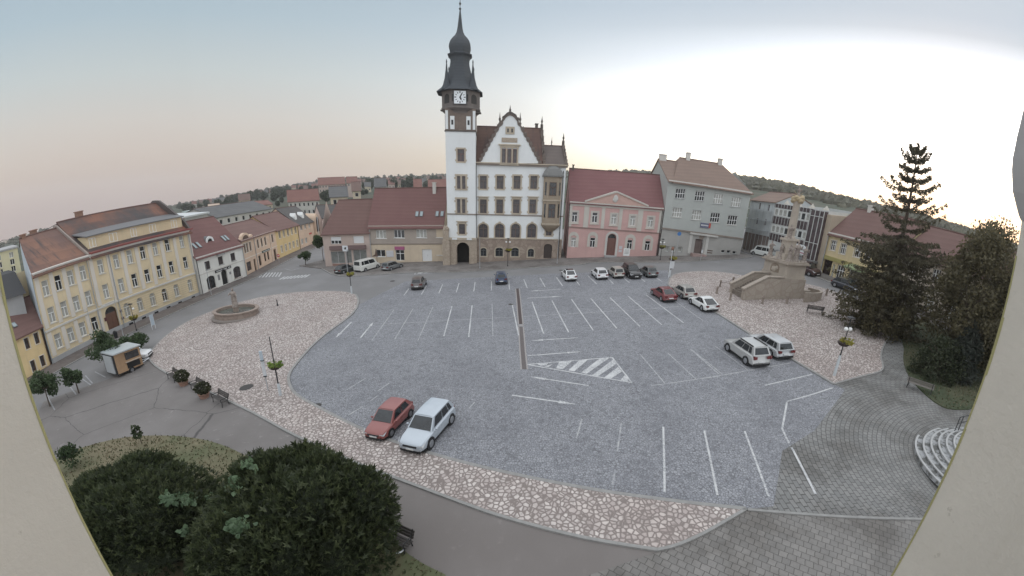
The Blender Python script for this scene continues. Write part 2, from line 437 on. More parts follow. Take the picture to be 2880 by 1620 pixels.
def mat_bricks(name, c1, c2, joint, bw, rh, mort, rot=0.0, polar=None):
    m, t, b = node_mat(name)
    v = objco(t)
    if polar:
        s = tnode(t, 'ShaderNodeVectorMath', operation='SUBTRACT'); t.links.new(v, s.inputs[0]); s.inputs[1].default_value = (polar[0], polar[1], 0)
        q = tnode(t, 'ShaderNodeSeparateXYZ'); t.links.new(s.outputs[0], q.inputs[0])
        at = tnode(t, 'ShaderNodeMath', operation='ARCTAN2'); t.links.new(q.outputs[1], at.inputs[0]); t.links.new(q.outputs[0], at.inputs[1])
        mu = tnode(t, 'ShaderNodeMath', operation='MULTIPLY'); t.links.new(at.outputs[0], mu.inputs[0]); mu.inputs[1].default_value = polar[2]
        cb = tnode(t, 'ShaderNodeCombineXYZ'); t.links.new(mu.outputs[0], cb.inputs[0])
        x2 = tnode(t, 'ShaderNodeCombineXYZ'); t.links.new(q.outputs[0], x2.inputs[0]); t.links.new(q.outputs[1], x2.inputs[1])
        ln = tnode(t, 'ShaderNodeVectorMath', operation='LENGTH'); t.links.new(x2.outputs[0], ln.inputs[0])
        t.links.new(ln.outputs['Value'], cb.inputs[1]); vec = cb.outputs[0]
    else:
        mp = tnode(t, 'ShaderNodeMapping'); mp.inputs['Rotation'].default_value = (0, 0, rot); t.links.new(v, mp.inputs['Vector']); vec = mp.outputs[0]
    nz = tnode(t, 'ShaderNodeTexNoise'); nz.inputs['Scale'].default_value = 1.6; nz.inputs['Detail'].default_value = 3; t.links.new(v, nz.inputs['Vector'])
    vm = tnode(t, 'ShaderNodeVectorMath', operation='MULTIPLY_ADD'); t.links.new(nz.outputs['Color'], vm.inputs[0]); vm.inputs[1].default_value = (.16, .10, 0); t.links.new(vec, vm.inputs[2])
    br = tnode(t, 'ShaderNodeTexBrick'); br.inputs['Scale'].default_value = 1; br.inputs['Brick Width'].default_value = bw; br.inputs['Row Height'].default_value = rh
    br.inputs['Mortar Size'].default_value = mort; br.inputs['Mortar Smooth'].default_value = .4; br.inputs['Bias'].default_value = 0
    br.inputs['Color1'].default_value = (*c1, 1); br.inputs['Color2'].default_value = (*c2, 1); br.inputs['Mortar'].default_value = (*joint, 1)
    t.links.new(vm.outputs[0], br.inputs['Vector'])
    c = rgbmix(t, smooth01(t, noise(t, v, .35, 5, .62), .40, .66), br.outputs['Color'], (.62, .60, .58), 'MULTIPLY')
    f = tnode(t, 'ShaderNodeMath', operation='MULTIPLY'); t.links.new(noise(t, v, 7, 4), f.inputs[0]); f.inputs[1].default_value = .45
    c = rgbmix(t, f.outputs[0], c, tuple(q * .5 for q in c1))
    t.links.new(c, b.inputs['Base Color']); b.inputs['Roughness'].default_value = .8
    iv = tnode(t, 'ShaderNodeMath', operation='SUBTRACT'); iv.inputs[0].default_value = 1; t.links.new(br.outputs['Fac'], iv.inputs[1])
    bump(t, b, iv.outputs[0], .6, .02)
    return m
ROAD = M('road_asphalt', mat_asphalt, (.205, .20, .20), (.25, .245, .247))
PATH = M('old_path_asphalt', mat_asphalt, (.175, .16, .152), (.225, .208, .20), 1.0)
PATHB = M('brown_path_asphalt', mat_asphalt, (.185, .165, .155), (.215, .195, .185))
SETTS = M('blue_grey_setts', mat_setts, (.235, .24, .26), (.335, .34, .36), (.135, .135, .145), 6.5, .02, .12, (.82, .82, .83))
COBBLE = M('cream_cobbles', mat_setts, (.42, .365, .345), (.62, .565, .53), (.215, .18, .165), 3.9, .03, .22, (.88, .84, .83))
PAVE = M('pavement_slabs', mat_bricks, (.22, .20, .19), (.26, .24, .225), (.12, .11, .10), .5, .5, .02)
KERB = M('granite_kerb', plain, (.27, .265, .255), .8, 0, .3, 3)
SOIL = M('dry_lawn', mat_asphalt, (.10, .115, .055), (.20, .165, .105))
# ---- sheets
def sheet(name, pts, dz, mat, thick=0.0):
    mb = MB()
    top = [(x, y, plane_z(x, y) + dz) for x, y in pts]
    mb.face(top)
    if thick:
        nn = len(top)
        for k in range(nn):
            a, c = top[k], top[(k + 1) % nn]
            mb.face([a, (a[0], a[1], a[2] - thick), (c[0], c[1], c[2] - thick), c])
    return tag(mb.build(name, mat), kind='structure')
def smooth_line(pts, it=2, closed=False):
    for _ in range(it):
        o = [] if closed else [pts[0]]
        rng = range(len(pts)) if closed else range(len(pts) - 1)
        for k in rng:
            a, c = pts[k], pts[(k + 1) % len(pts)]
            o += [(a[0] * .75 + c[0] * .25, a[1] * .75 + c[1] * .25), (a[0] * .25 + c[0] * .75, a[1] * .25 + c[1] * .75)]
        if not closed: o.append(pts[-1])
        pts = o
    return pts
def ribbon(mb, pts, wd, dz, m=0, high=0.0):
    """a flat strip of width wd along a line on the square"""
    L, R = [], []
    for k in range(len(pts)):
        a = Vector(pts[max(0, k - 1)]); c = Vector(pts[min(len(pts) - 1, k + 1)])
        d = (c - a).normalized(); nrm = Vector((-d.y, d.x)) * wd / 2
        p = Vector(pts[k]); L.append(p + nrm); R.append(p - nrm)
    P = lambda q, h: (q.x, q.y, plane_z(q.x, q.y) + h)
    for k in range(len(pts) - 1):
        mb.face([P(L[k], dz), P(R[k], dz), P(R[k + 1], dz), P(L[k + 1], dz)], m)
        if high:
            mb.face([P(L[k], dz), P(L[k + 1], dz), P(L[k + 1], dz - high), P(L[k], dz - high)], m)
            mb.face([P(R[k], dz - high), P(R[k + 1], dz - high), P(R[k + 1], dz), P(R[k], dz)], m)
    if high:
        for k in (0, len(pts) - 1): mb.face([P(L[k], dz), P(R[k], dz), P(R[k], dz - high), P(L[k], dz - high)], m)
def GX(r, pts): return [xy(G(r, a, c)) for a, c in pts]
sheet('road', [(-72, -12), (60, -12), (75, 30), (75, 70), (70, 108), (20, 118), (-40, 118), (-66, 118), (-72, 60)], .0, ROAD)
PARK = GX('d', [(1020, 708), (900, 768), (890, 792), (800, 855), (742, 920), (725, 945), (728, 972), (745, 996), (800, 1026), (900, 1078), (1000, 1118), (1150, 1163), (1300, 1198), (1500, 1237), (1700, 1264), (1880, 1281)]) + GX(8, [(1350, 738), (1392, 470), (1548, 370), (1700, 168), (1642, 140)]) + GX('d', [(1985, 903), (1886, 843), (1811, 794), (1700, 736), (1682, 712), (1681, 680), (1400, 688)])
sheet('parking_lot', PARK, .012, SETTS)
edgeA = smooth_line(GX('d', [(895, 742), (904, 757), (892, 790), (800, 854), (742, 919), (725, 945), (728, 972), (745, 996), (800, 1026), (900, 1078), (1000, 1118), (1150, 1163), (1300, 1198), (1500, 1237), (1700, 1264), (1876, 1283)]), 2)
edgeB = smooth_line(GX('d', [(1876, 1283), (1828, 1311), (1766, 1347), (1700, 1376), (1653, 1386)]), 2)
edgeC = smooth_line(GX('d', [(1653, 1386), (1560, 1372), (1447, 1352), (1252, 1300), (1167, 1269), (996, 1205), (894, 1167), (734, 1094), (650, 1046), (578, 1011), (480, 965), (420, 941), (388, 920), (375, 904), (380, 886), (397, 864), (432, 834), (482, 804), (560, 774), (640, 751), (720, 738), (800, 733), (868, 734), (895, 742)]), 2)
PLAZA = edgeA + edgeB[1:] + edgeC[1:-1]
sheet('cobbled_plaza', PLAZA, .10, COBBLE, .14)
mbk = MB()
ribbon(mbk, edgeA, .22, .112, 0, .14); ribbon(mbk, edgeB, .14, .112, 0, .14); ribbon(mbk, edgeC, .16, .112, 0, .14)
tag(mbk.build('kerb', KERB), kind='structure')
eR = smooth_line(GX('d', [(1681, 717), (1683, 703), (1694, 690), (1735, 684), (1789, 683), (1850, 690), (1911, 703), (2026, 712), (2130, 745)]), 2)
eR2 = GX('d', [(2130, 745), (2300, 800)])
eR3 = smooth_line(GX('d', [(2300, 800), (2236, 843), (2212, 893), (2222, 923), (2217, 937), (2160, 950), (2097, 968)]), 2)
eR4 = GX('d', [(2097, 968), (1983, 900), (1885, 841), (1810, 793), (1740, 752)])
eR5 = smooth_line(GX('d', [(1740, 752), (1696, 733), (1681, 717)]), 1)
PLAZA2 = eR + eR2[1:] + eR3[1:] + eR4[1:] + eR5[1:-1]
sheet('cobbled_plaza', PLAZA2, .10, COBBLE, .14)
mbk = MB()
for e, wd in ((eR, .2), (eR3, .14), (eR4, .2), (eR5, .2)): ribbon(mbk, e, wd, .112, 0, .14)
tag(mbk.build('kerb', KERB), kind='structure')
# old asphalt in the lower left and the brown path in the middle
PATHL = GX('d', [(385, 905), (420, 944), (480, 968), (578, 1014), (650, 1049), (734, 1097), (894, 1170), (930, 1186), (900, 1449), (200, 1400), (60, 1120), (110, 1010), (270, 955), (330, 925)])
sheet('asphalt_path', PATHL, .008, PATH)
kerbline = smooth_line(GX('d', [(1880, 1284), (1950, 1290), (2100, 1301), (2220, 1306), (2330, 1308), (2500, 1310)]), 1)
PATHM = GX('d', [(890, 1166), (996, 1207), (1167, 1271), (1252, 1302), (1447, 1354), (1560, 1374), (1655, 1388), (1480, 1449), (1400, 1480), (900, 1480)])
sheet('asphalt_path', PATHM, .016, PATHB)
# concentric paving round the church steps and the square pavers below the kerb
a, c, e = [Vector(xy(G('w', *q))) for q in ((520, 870), (565, 1055), (760, 1320))]
def circ(a, b, c):
    d = 2 * (a.x * (b.y - c.y) + b.x * (c.y - a.y) + c.x * (a.y - b.y))
    ux = (a.length_squared * (b.y - c.y) + b.length_squared * (c.y - a.y) + c.length_squared * (a.y - b.y)) / d
    uy = (a.length_squared * (c.x - b.x) + b.length_squared * (a.x - c.x) + c.length_squared * (b.x - a.x)) / d
    return Vector((ux, uy))
STC = circ(a, c, e); STR = (a - STC).length
print('steps centre', STC, STR)
WALK = M('concentric_pavers', mat_bricks, (.21, .21, .205), (.285, .28, .27), (.085, .08, .075), .34, .27, .022, 0, (STC.x, STC.y, STR + 2.5))
walk = GX(8, [(1350, 740), (1392, 468), (1550, 368), (1702, 166), (1642, 138)]) + GX('d', [(2160, 953), (2218, 940), (2224, 923), (2214, 893), (2238, 845), (2300, 800)]) + [(60, 45), (60, 5), (24, 4)] + [q for q in kerbline[::-1]]
sheet('paved_walkway', walk, .020, WALK)
PAVERS = M('square_pavers', mat_bricks, (.205, .195, .185), (.265, .25, .235), (.085, .078, .07), .36, .36, .016, RAD(38))
pav = GX('d', [(1655, 1389), (1700, 1379), (1766, 1350), (1828, 1314), (1878, 1287)]) + kerbline[1:] + [(50, 3), (40, -6), (4, -6), (2, 6)] + GX('d', [(1478, 1449)])
sheet('paved_walkway', pav, .026, PAVERS)
mbk = MB(); ribbon(mbk, kerbline, .14, .09, 0, .1)
tag(mbk.build('kerb', KERB), kind='structure')
# pavements along the houses
nk = GX('b', [(200, 1110), (330, 1185), (560, 1190)]) + GX('t', [(-100, 1340), (160, 1348), (480, 1334), (900, 1305), (1400, 1277)]) + GX('p', [(400, 1228), (1080, 1235), (1500, 1218), (2000, 1185), (2060, 1165)])
nk = smooth_line(nk, 1)
sheet('pavement', [(-43, 79), (-37.5, 90)] + [(-20, 90), (40, 90), (43.5, 76)] + nk[::-1], .12, PAVE, .16)
mbk = MB(); ribbon(mbk, nk, .16, .132, 0, .16); tag(mbk.build('kerb', KERB), kind='structure')
wk = [(-49.4, 24), (-48.6, 34.5), (-47.2, 60), (-46.9, 70.5), (-49.5, 88.5), (-51, 112)]
sheet('pavement', [(-60, 24)] + wk + [(-60, 112)], .12, M('red_brown_pavement', mat_bricks, (.19, .165, .155), (.23, .20, .19), (.11, .10, .09), .3, .3, .02), .16)
mbk = MB(); ribbon(mbk, wk, .16, .132, 0, .16); tag(mbk.build('kerb', KERB), kind='structure')
ek = [(44.6, 81), (44.8, 73), (45.3, 61), (46.2, 44), (48, 20)]
sheet('pavement', ek + [(60, 20), (60, 81)], .12, PAVE, .16)
mbk = MB(); ribbon(mbk, ek, .16, .132, 0, .16); tag(mbk.build('kerb', KERB), kind='structure')
# lawns
lawnl = smooth_line(GX('d', [(120, 1180), (150, 1150), (220, 1124), (310, 1102), (400, 1097), (490, 1103), (565, 1122), (640, 1160), (760, 1240), (860, 1300), (990, 1335), (1010, 1385), (1060, 1420), (1120, 1449)]), 2) + [(0, 7), (-30, 4), (-36, 12)]
LAWNL = sheet('lawn', lawnl, .10, SOIL, .12)
lawnr = smooth_line(GX('w', [(420, -60), (410, 40), (440, 160), (520, 280), (640, 400), (760, 490), (860, 530), (1040, 532)]), 2) + [(52, 24), (60, 44), (44, 41)]
LAWNR = sheet('lawn', lawnr, .10, M('shady_lawn', mat_asphalt, (.055, .07, .035), (.12, .11, .065)), .12)
# ---- painted markings (worn white paint)
def mat_worn(name):
    m, t, b = node_mat(name)
    v = objco(t)
    n1 = smooth01(t, noise(t, v, 6.5, 5, .8), .42, .60); n2 = smooth01(t, noise(t, v, .5, 3), .32, .60)
    a = tnode(t, 'ShaderNodeMath', operation='MULTIPLY'); t.links.new(n1, a.inputs[0]); t.links.new(n2, a.inputs[1])
    c = rgbmix(t, a.outputs[0], (.56, .56, .56), (.27, .275, .29))
    t.links.new(c, b.inputs['Base Color']); b.inputs['Roughness'].default_value = .7
    return m
def mat_faded(name):
    m, t, b = node_mat(name)
    v = objco(t)
    n1 = smooth01(t, noise(t, v, 3.5, 5, .75), .36, .62)
    t.links.new(rgbmix(t, n1, (.44, .44, .44), (.28, .285, .30)), b.inputs['Base Color']); b.inputs['Roughness'].default_value = .8
    return m
PAINT = M('worn_white_road_paint', mat_worn); FADED = M('faded_road_paint', mat_faded)
def lines(name, segs, wd=.12, mat=None, dz=.020):
    mb = MB()
    for r, x0, y0, x1, y1 in segs:
        p0, p1 = xy(G(r, x0, y0)), xy(G(r, x1, y1))
        nseg = 6
        ribbon(mb, [(p0[0] + (p1[0] - p0[0]) * k / nseg, p0[1] + (p1[1] - p0[1]) * k / nseg) for k in range(nseg + 1)], wd, dz)
    return tag(mb.build(name, mat or PAINT), kind='structure')
lines('parking_marking', [(3, 855, 475, 907, 405), (3, 1033, 465, 1085, 378), (3, 1210, 455, 1250, 362), (3, 1388, 445, 1417, 350), (3, 1567, 435, 1580, 340), (3, 1747, 425, 1747, 330), (3, 1930, 415, 1925, 320), (4, 300, 400, 265, 310), (4, 482, 388, 430, 297), (4, 660, 378, 597, 290), (4, 833, 372, 770, 285), (4, 1010, 362, 917, 272), (4, 1178, 355, 1085, 270), (4, 1340, 345, 1240, 262), (4, 1500, 335, 1400, 255), (4, 1665, 330, 1560, 250)], .13)
lines('parking_marking', [(4, 350, 540, 467, 865), (4, 552, 528, 722, 850), (4, 752, 515, 972, 830), (4, 947, 505, 1212, 810), (4, 1143, 497, 1452, 795), (4, 1330, 485, 1672, 775), (4, 1512, 470, 1893, 755), (4, 145, 555, 212, 880), (3, 1345, 585, 1262, 890), (3, 1550, 575, 1515, 900)], .13)
lines('parking_marking', [(3, 755, 620, 525, 940), (3, 950, 607, 760, 925), (3, 1150, 590, 1000, 930), (3, 1753, 560, 1762, 890), (4, 1700, 460, 2095, 735), (3, 670, 767, 1530, 717), (3, 1530, 717, 1975, 695), (4, 170, 697, 880, 655), (4, 880, 655, 1480, 615), (4, 1480, 615, 1885, 586)], .10, FADED)
lines('parking_marking', [(4, 1450, 1075, 1705, 1375), (4, 1730, 1060, 2025, 1335), (4, 1965, 1025, 2250, 1275), (5, 155, 840, 485, 1105), (5, 405, 812, 740, 1060), (5, 735, 870, 965, 1020), (4, 1560, 1395, 1730, 1375), (4, 1730, 1375, 2174, 1305), (5, 270, 1145, 740, 1060), (5, 740, 1060, 1180, 980)], .11, FADED)
lines('parking_marking', [(8, 810, 350, 817, 670), (8, 1010, 365, 1075, 685), (8, 1208, 370, 1325, 690), (5, 910, 1210, 1390, 1100), (5, 1600, 1235, 1390, 1305), (5, 1390, 1305, 1135, 1375), (8, 1415, 228, 1392, 360), (8, 1392, 360, 1425, 430)], .12)
lines('parking_marking', [(8, 1438, 452, 1555, 680)], .13, None, .032)
lines('parking_marking', [(8, 412, 312, 385, 405), (8, 605, 330, 585, 470), (8, 575, 560, 562, 635), (3, 465, 1320, 255, 1449), (3, 705, 1370, 590, 1449), ('d', 876, 1045, 912, 1023), ('d', 930, 1010, 950, 996), ('d', 1180, 1028, 1194, 1012)], .10, FADED)
def arrow(mb, r, tail, head, fr=.28, wd=.15, hw=.42):
    """a straight arrow painted from tail to head"""
    a, c = Vector(xy(G(r, *tail))), Vector(xy(G(r, *head)))
    d = c - a; nrm = Vector((-d.y, d.x)).normalized()
    m = a + d * (1 - fr)
    P = lambda q: (q.x, q.y, plane_z(q.x, q.y) + .022)
    mb.face([P(a + nrm * wd / 2), P(a - nrm * wd / 2), P(m - nrm * wd / 2), P(m + nrm * wd / 2)])
    mb.face([P(m + nrm * hw / 2), P(m - nrm * hw / 2), P(c)])
mb = MB()
for r, ta, he in ((3, (320, 748), (160, 908)), (3, (415, 905), (545, 745)), (4, (815, 907), (325, 938)), (4, (305, 1090), (865, 1048)), (4, (925, 1395), (325, 1303)), (8, (70, 195), (392, 241)), (4, (650, 410), (315, 433)), (4, (300, 503), (655, 484))): arrow(mb, r, ta, he)
tag(mb.build('road_arrow', PAINT), kind='structure')
def hatch(pts, nbars, r, ex=()):
    mb = MB(); P = [Vector(xy(G(r, *q))) for q in pts]
    for k in range(len(P)):
        a, c = P[k], P[(k + 1) % len(P)]
        ribbon(mb, [tuple(a), tuple((a + c) / 2), tuple(c)], .13, .022)
    for q in ex: mb.face([(v.x, v.y, plane_z(v.x, v.y) + .021) for v in [Vector(xy(G(r, *e))) for e in q]])
    return tag(mb.build('hatched_island', PAINT), kind='structure')
hatch([(300, 1180), (1165, 1107), (1365, 1365)], 0, 4, [[(395, 1172), (520, 1160), (495, 1186), (440, 1192)], [(555, 1178), (600, 1152), (515, 1205), (470, 1200)], [(625, 1152), (760, 1142), (660, 1228), (595, 1220)], [(830, 1136), (920, 1128), (780, 1250), (720, 1240)], [(1040, 1118), (1140, 1110), (905, 1275), (850, 1262)], [(1175, 1130), (1215, 1170), (1020, 1298), (960, 1290)], [(1225, 1205), (1265, 1250), (1150, 1326), (1085, 1312)], [(1290, 1290), (1325, 1320), (1330, 1355), (1250, 1340)]])
hatch([(1180, 1095), (1145, 1168), (1430, 1142)], 0, 'b', [[(1205, 1107), (1245, 1112), (1190, 1130), (1175, 1120)], [(1265, 1118), (1310, 1122), (1205, 1158), (1170, 1158)], [(1325, 1125), (1365, 1130), (1275, 1152), (1235, 1156)], [(1380, 1133), (1415, 1138), (1345, 1148), (1300, 1150)]])
mb = MB()
for k in range(7):
    x = 1185 + k * 33
    mb.face([(*q, plane_z(*q) + .006) for q in GX(2, [(x, 835 - k * 1.5), (x + 14, 835 - k * 1.5), (x + 62 - k * 3, 786 - k * .5), (x + 46 - k * 3, 786 - k * .5)])])
for k in range(8):
    x = 1390 + k * 36
    mb.face([(*q, plane_z(*q) + .006) for q in GX(2, [(x, 856 - k * 3), (x + 20, 856 - k * 3), (x + 75, 826 - k * 3), (x + 56, 826 - k * 3)])])
tag(mb.build('zebra_crossing', PAINT), kind='structure')
lines('parking_marking', [('v', 180, 705, 325, 780), ('v', 5, 800, 125, 885), ('d', 118, 995, 138, 1032), ('d', 170, 965, 192, 993), ('d', 215, 945, 233, 965), ('q', 0, 930, 480, 860), ('q', 1980, 735, 1890, 850), ('q', 215, 680, 330, 712), ('q', 330, 712, 520, 640), ('q', 0, 745, 130, 778), ('q', 130, 778, 260, 740)], .12, FADED)
# the drain channel across the parking bays, and manhole covers
mb = MB(); pts = GX(4, [(200, 405), (212, 520), (222, 640), (234, 768)])
ribbon(mb, pts, .36, .024); tag(mb.build('drain_channel', M('rusty_drain_grate', plain, (.075, .055, .052), .8, 0, .3)), kind='structure')
mb = MB(); pts2 = GX(4, [(236, 795), (244, 900), (254, 1050), (271, 1230)])
ribbon(mb, pts2, .36, .024); tag(mb.build('drain_channel', M('grey_drain_grate', plain, (.125, .108, .105), .8, 0, .25)), kind='structure')
mb = MB()
for p in (pts, pts2):
    for s in (-.26, .26):
        q = [(a + s, c) for a, c in p]; ribbon(mb, q, .13, .018)
ribbon(mb, GX(4, [(208, 785), (262, 778)]), .5, .028)
tag(mb.build('drain_channel', M('drain_kerb_stone', plain, (.31, .29, .28), .8)), kind='structure')
def manhole(r, x, y, rad=.33, dz=.03):
    p = G(r, x, y); mb = MB()
    mb.face([(p.x + rad * math.cos(t * math.pi / 8), p.y + rad * math.sin(t * math.pi / 8), plane_z(p.x + rad * math.cos(t * math.pi / 8), p.y + rad * math.sin(t * math.pi / 8)) + dz) for t in range(16)])
    tag(mb.build('manhole_cover', M('cast_iron', plain, (.05, .045, .043), .7)), kind='structure')
for q in (('b', 920, 1235, .4), ('d', 1267, 695), ('d', 797, 1021, .35), ('d', 1285, 766), ('t', 1215, 1322), ('t', 280, 1338), ('d', 378, 812), ('d', 928, 685)): manhole(*q)
manhole('v', 2240, 930, .55, .115)
# ================================================================ BUILDINGS
class Bldg:
    """a building whose front runs from A (its left end, seen from the square) to B; local x along the front, y into the house, z up"""
    def __init__(s, name, label, cat, a, b, shear=0.0, z0=None, group=None):
        a = Vector(a); b = Vector(b); s.a = a; d = b - a; s.L = d.length; s.x = d.normalized(); s.y = Vector((-s.x.y, s.x.x)); s.sh = shear
        s.z0 = min(plane_z(*a), plane_z(*b)) if z0 is None else z0
        s.root = thing(name, label, cat, (a.x, a.y, s.z0), math.atan2(d.y, d.x), group)
        s.holes = []
    def uz(s, r, x, y, yo=0.0):
        d = ray(r, x, y); n = Vector((s.y.x, s.y.y, 0)); o = Vector((*(s.a + s.y * yo), 0))
        p = CAMV + d * ((o - CAMV).dot(n) / d.dot(n))
        u = (Vector((p.x, p.y)) - s.a).dot(s.x)
        return u, p.z - s.z0 - s.sh * u
    def part(s, name, mb, mats, smooth=None, parent=None):
        return mb.build(name, mats, parent or s.root, smooth, s.sh)
    def hole(s, u, z, w, h, rise=0.0): s.holes.append((u - w / 2, u + w / 2, z - h / 2, z + h / 2, rise))
    def wall(s, top, depth, mat, x0=0.0, x1=None, y=0.0, gable=None, rec=.16, base=-1.6, name='wall', holes=None, back=True, skew=(0, 0)):
        """front wall with openings, plus side and back walls; gable = (ridge y, ridge z)"""
        x1 = s.L if x1 is None else x1
        H = [h for h in (s.holes if holes is None else holes) if h[0] > x0 - .01 and h[1] < x1 + .01 and h[3] < top]
        mb = MB(); facade(mb, x0, x1, base, top, y, H, rec)
        gy, gz = gable or (None, None)
        for xx, fl in ((x0, 0), (x1, 1)):
            k_ = skew[fl] / (gy or depth); xb_ = xx + k_ * depth
            p = [(xx, y, base), (xx, y, top)] + ([(xx + skew[fl], gy, gz)] if gable else []) + [(xb_, depth, top), (xb_, depth, base)]
            mb.face(p if not fl else p[::-1])
        if back: mb.face([(x1, depth, base), (x1, depth, top), (x0, depth, top), (x0, depth, base)])
        return s.part(name, mb, mat)
    def win(s, u, z, w, h, style='w2', pane=GLASS_D, frame=WHITE, rise=0.0, y=0.0, rec=.14, sill=None, sur=None, hole=True, name='window'):
        if hole: s.hole(u, z, w, h, rise)
        key = (round(w, 2), round(h, 2), style, round(rise, 2), frame.name, pane.name)
        if key not in WCACHE: WCACHE[key] = window_mesh(w, h, style, rise, frame, pane)
        fm, pm = WCACHE[key]
        o = link(name, fm, s.root, (u, y + rec, z + s.sh * u))
        link('pane', pm, o)
        if sill:
            k = ('sill', round(w, 2), sill.name)
            if k not in WCACHE:
                mb = MB(); mb.box(-w / 2 - .1, w / 2 + .1, -.10, .10, -.09, 0); WCACHE[k] = mb.mesh('sill', sill)
            link('sill', WCACHE[k], o, (0, -rec, -h / 2 - .001))
        if sur:
            mat, bw, kind = sur
            k = ('sur', round(w, 2), round(h, 2), round(rise, 2), mat.name, bw, kind)
            if k not in WCACHE: WCACHE[k] = surround_mesh(w, h, rise, mat, bw, kind)
            link('surround', WCACHE[k], o, (0, -rec, 0))
        return o
    def gable_roof(s, ez, ry, rz, depth, mat, x0=None, x1=None, over=.45, hipl=0.0, hipr=0.0, side=.15, name='roof', flare=0.0, backz=None, y0=0.0, skew=(0, 0)):
        x0 = -side if x0 is None else x0; x1 = s.L + side if x1 is None else x1
        sl = (rz - ez) / (ry - y0); t = .16
        e = ez - sl * over; be = (ez if backz is None else backz); bsl = (rz - be) / (depth - ry)
        fe = [(x0, y0 - over, e + flare), (x1, y0 - over, e + flare)]
        rg = [(x0 + hipl + skew[0], ry, rz), (x1 - hipr + skew[1], ry, rz)]; kb = (depth + over) / ry
        bk = [(x0 + skew[0] * kb, depth + over, be - bsl * over), (x1 + skew[1] * kb, depth + over, be - bsl * over)]
        mb = MB()
        def slab(p):
            mb.face(p); mb.face([(q[0], q[1], q[2] - t) for q in p][::-1])
            for k in range(len(p)):
                a, c = p[k], p[(k + 1) % len(p)]
                mb.face([a, (a[0], a[1], a[2] - t), (c[0], c[1], c[2] - t), c])
        slab([fe[0], fe[1], rg[1], rg[0]]); slab([bk[1], bk[0], rg[0], rg[1]])
        if hipl: slab([bk[0], fe[0], rg[0]])
        if hipr: slab([fe[1], bk[1], rg[1]])
        o = s.part(name, mb, mat)
        mr = MB(); mr.tube(rg[0], rg[1], .11, n=6); s.part('ridge_cap', mr, M('ridge_tiles', plain, (.13, .075, .065), .8), parent=o)
        return o
    def band(s, name, z, hgt, out, mat, x0=None, x1=None, y=0.0, parent=None):
        x0 = -.02 if x0 is None else x0; x1 = s.L + .02 if x1 is None else x1
        mb = MB(); mb.box(x0, x1, y - out, y + .05, z, z + hgt); return s.part(name, mb, mat, parent=parent)
    def boxp(s, name, x0, x1, y0, y1, z0, z1, mat, parent=None):
        mb = MB(); mb.box(x0, x1, y0, y1, z0, z1); return s.part(name, mb, mat, parent=parent)
    def each(s, name, boxes, mat, parent=None):
        for q in boxes: s.boxp(name, *q, mat, parent)
    def pipe(s, u, z0, z1, y=-.09, mat=None, r=.06):
        mb = MB(); mb.tube((u, y, z0), (u, y, z1), r, n=6); return s.part('downpipe', mb, mat or METAL_G)
    def chimney(s, x, y, z, hgt, wx=.7, wy=.7, mat=None, parent=None):
        mb = MB(); mb.box(x - wx / 2, x + wx / 2, y - wy / 2, y + wy / 2, z - 1.2, z + hgt); mb.box(x - wx / 2 - .08, x + wx / 2 + .08, y - wy / 2 - .08, y + wy / 2 + .08, z + hgt + .001, z + hgt + .12)
        return s.part('chimney', mb, mat or M('chimney_brick', plain, (.26, .16, .12), .9), parent=parent)
    def skylight(s, roof, u, y, ez, ry, rz, w=.75, l=1.1, pane=None):
        sl = math.atan2(rz - ez, ry); mb = MB(); mb.box(-w / 2, w / 2, 0, l, .02, .12); me = mb.mesh('skylight', M('skylight_frame', plain, (.16, .16, .16), .5))
        o = link('skylight', me, roof, (u, y, ez + (rz - ez) / ry * y + s.sh * u)); o.rotation_euler = (sl, 0, 0)
        mp = MB(); mp.box(-w / 2 + .08, w / 2 - .08, .08, l - .08, .10, .135); link('pane', mp.mesh('pane', pane or M('skylight_glass', glass, (.30, .36, .38), .1, .2)), o)
        return o
WCACHE = {}
def arch_pts(w, rise, n=8):
    """points of the arch above z=0 from left to right, spring line at z=0"""
    return [(-w / 2 * math.cos(math.pi * k / n), rise * math.sin(math.pi * k / n)) for k in range(n + 1)]
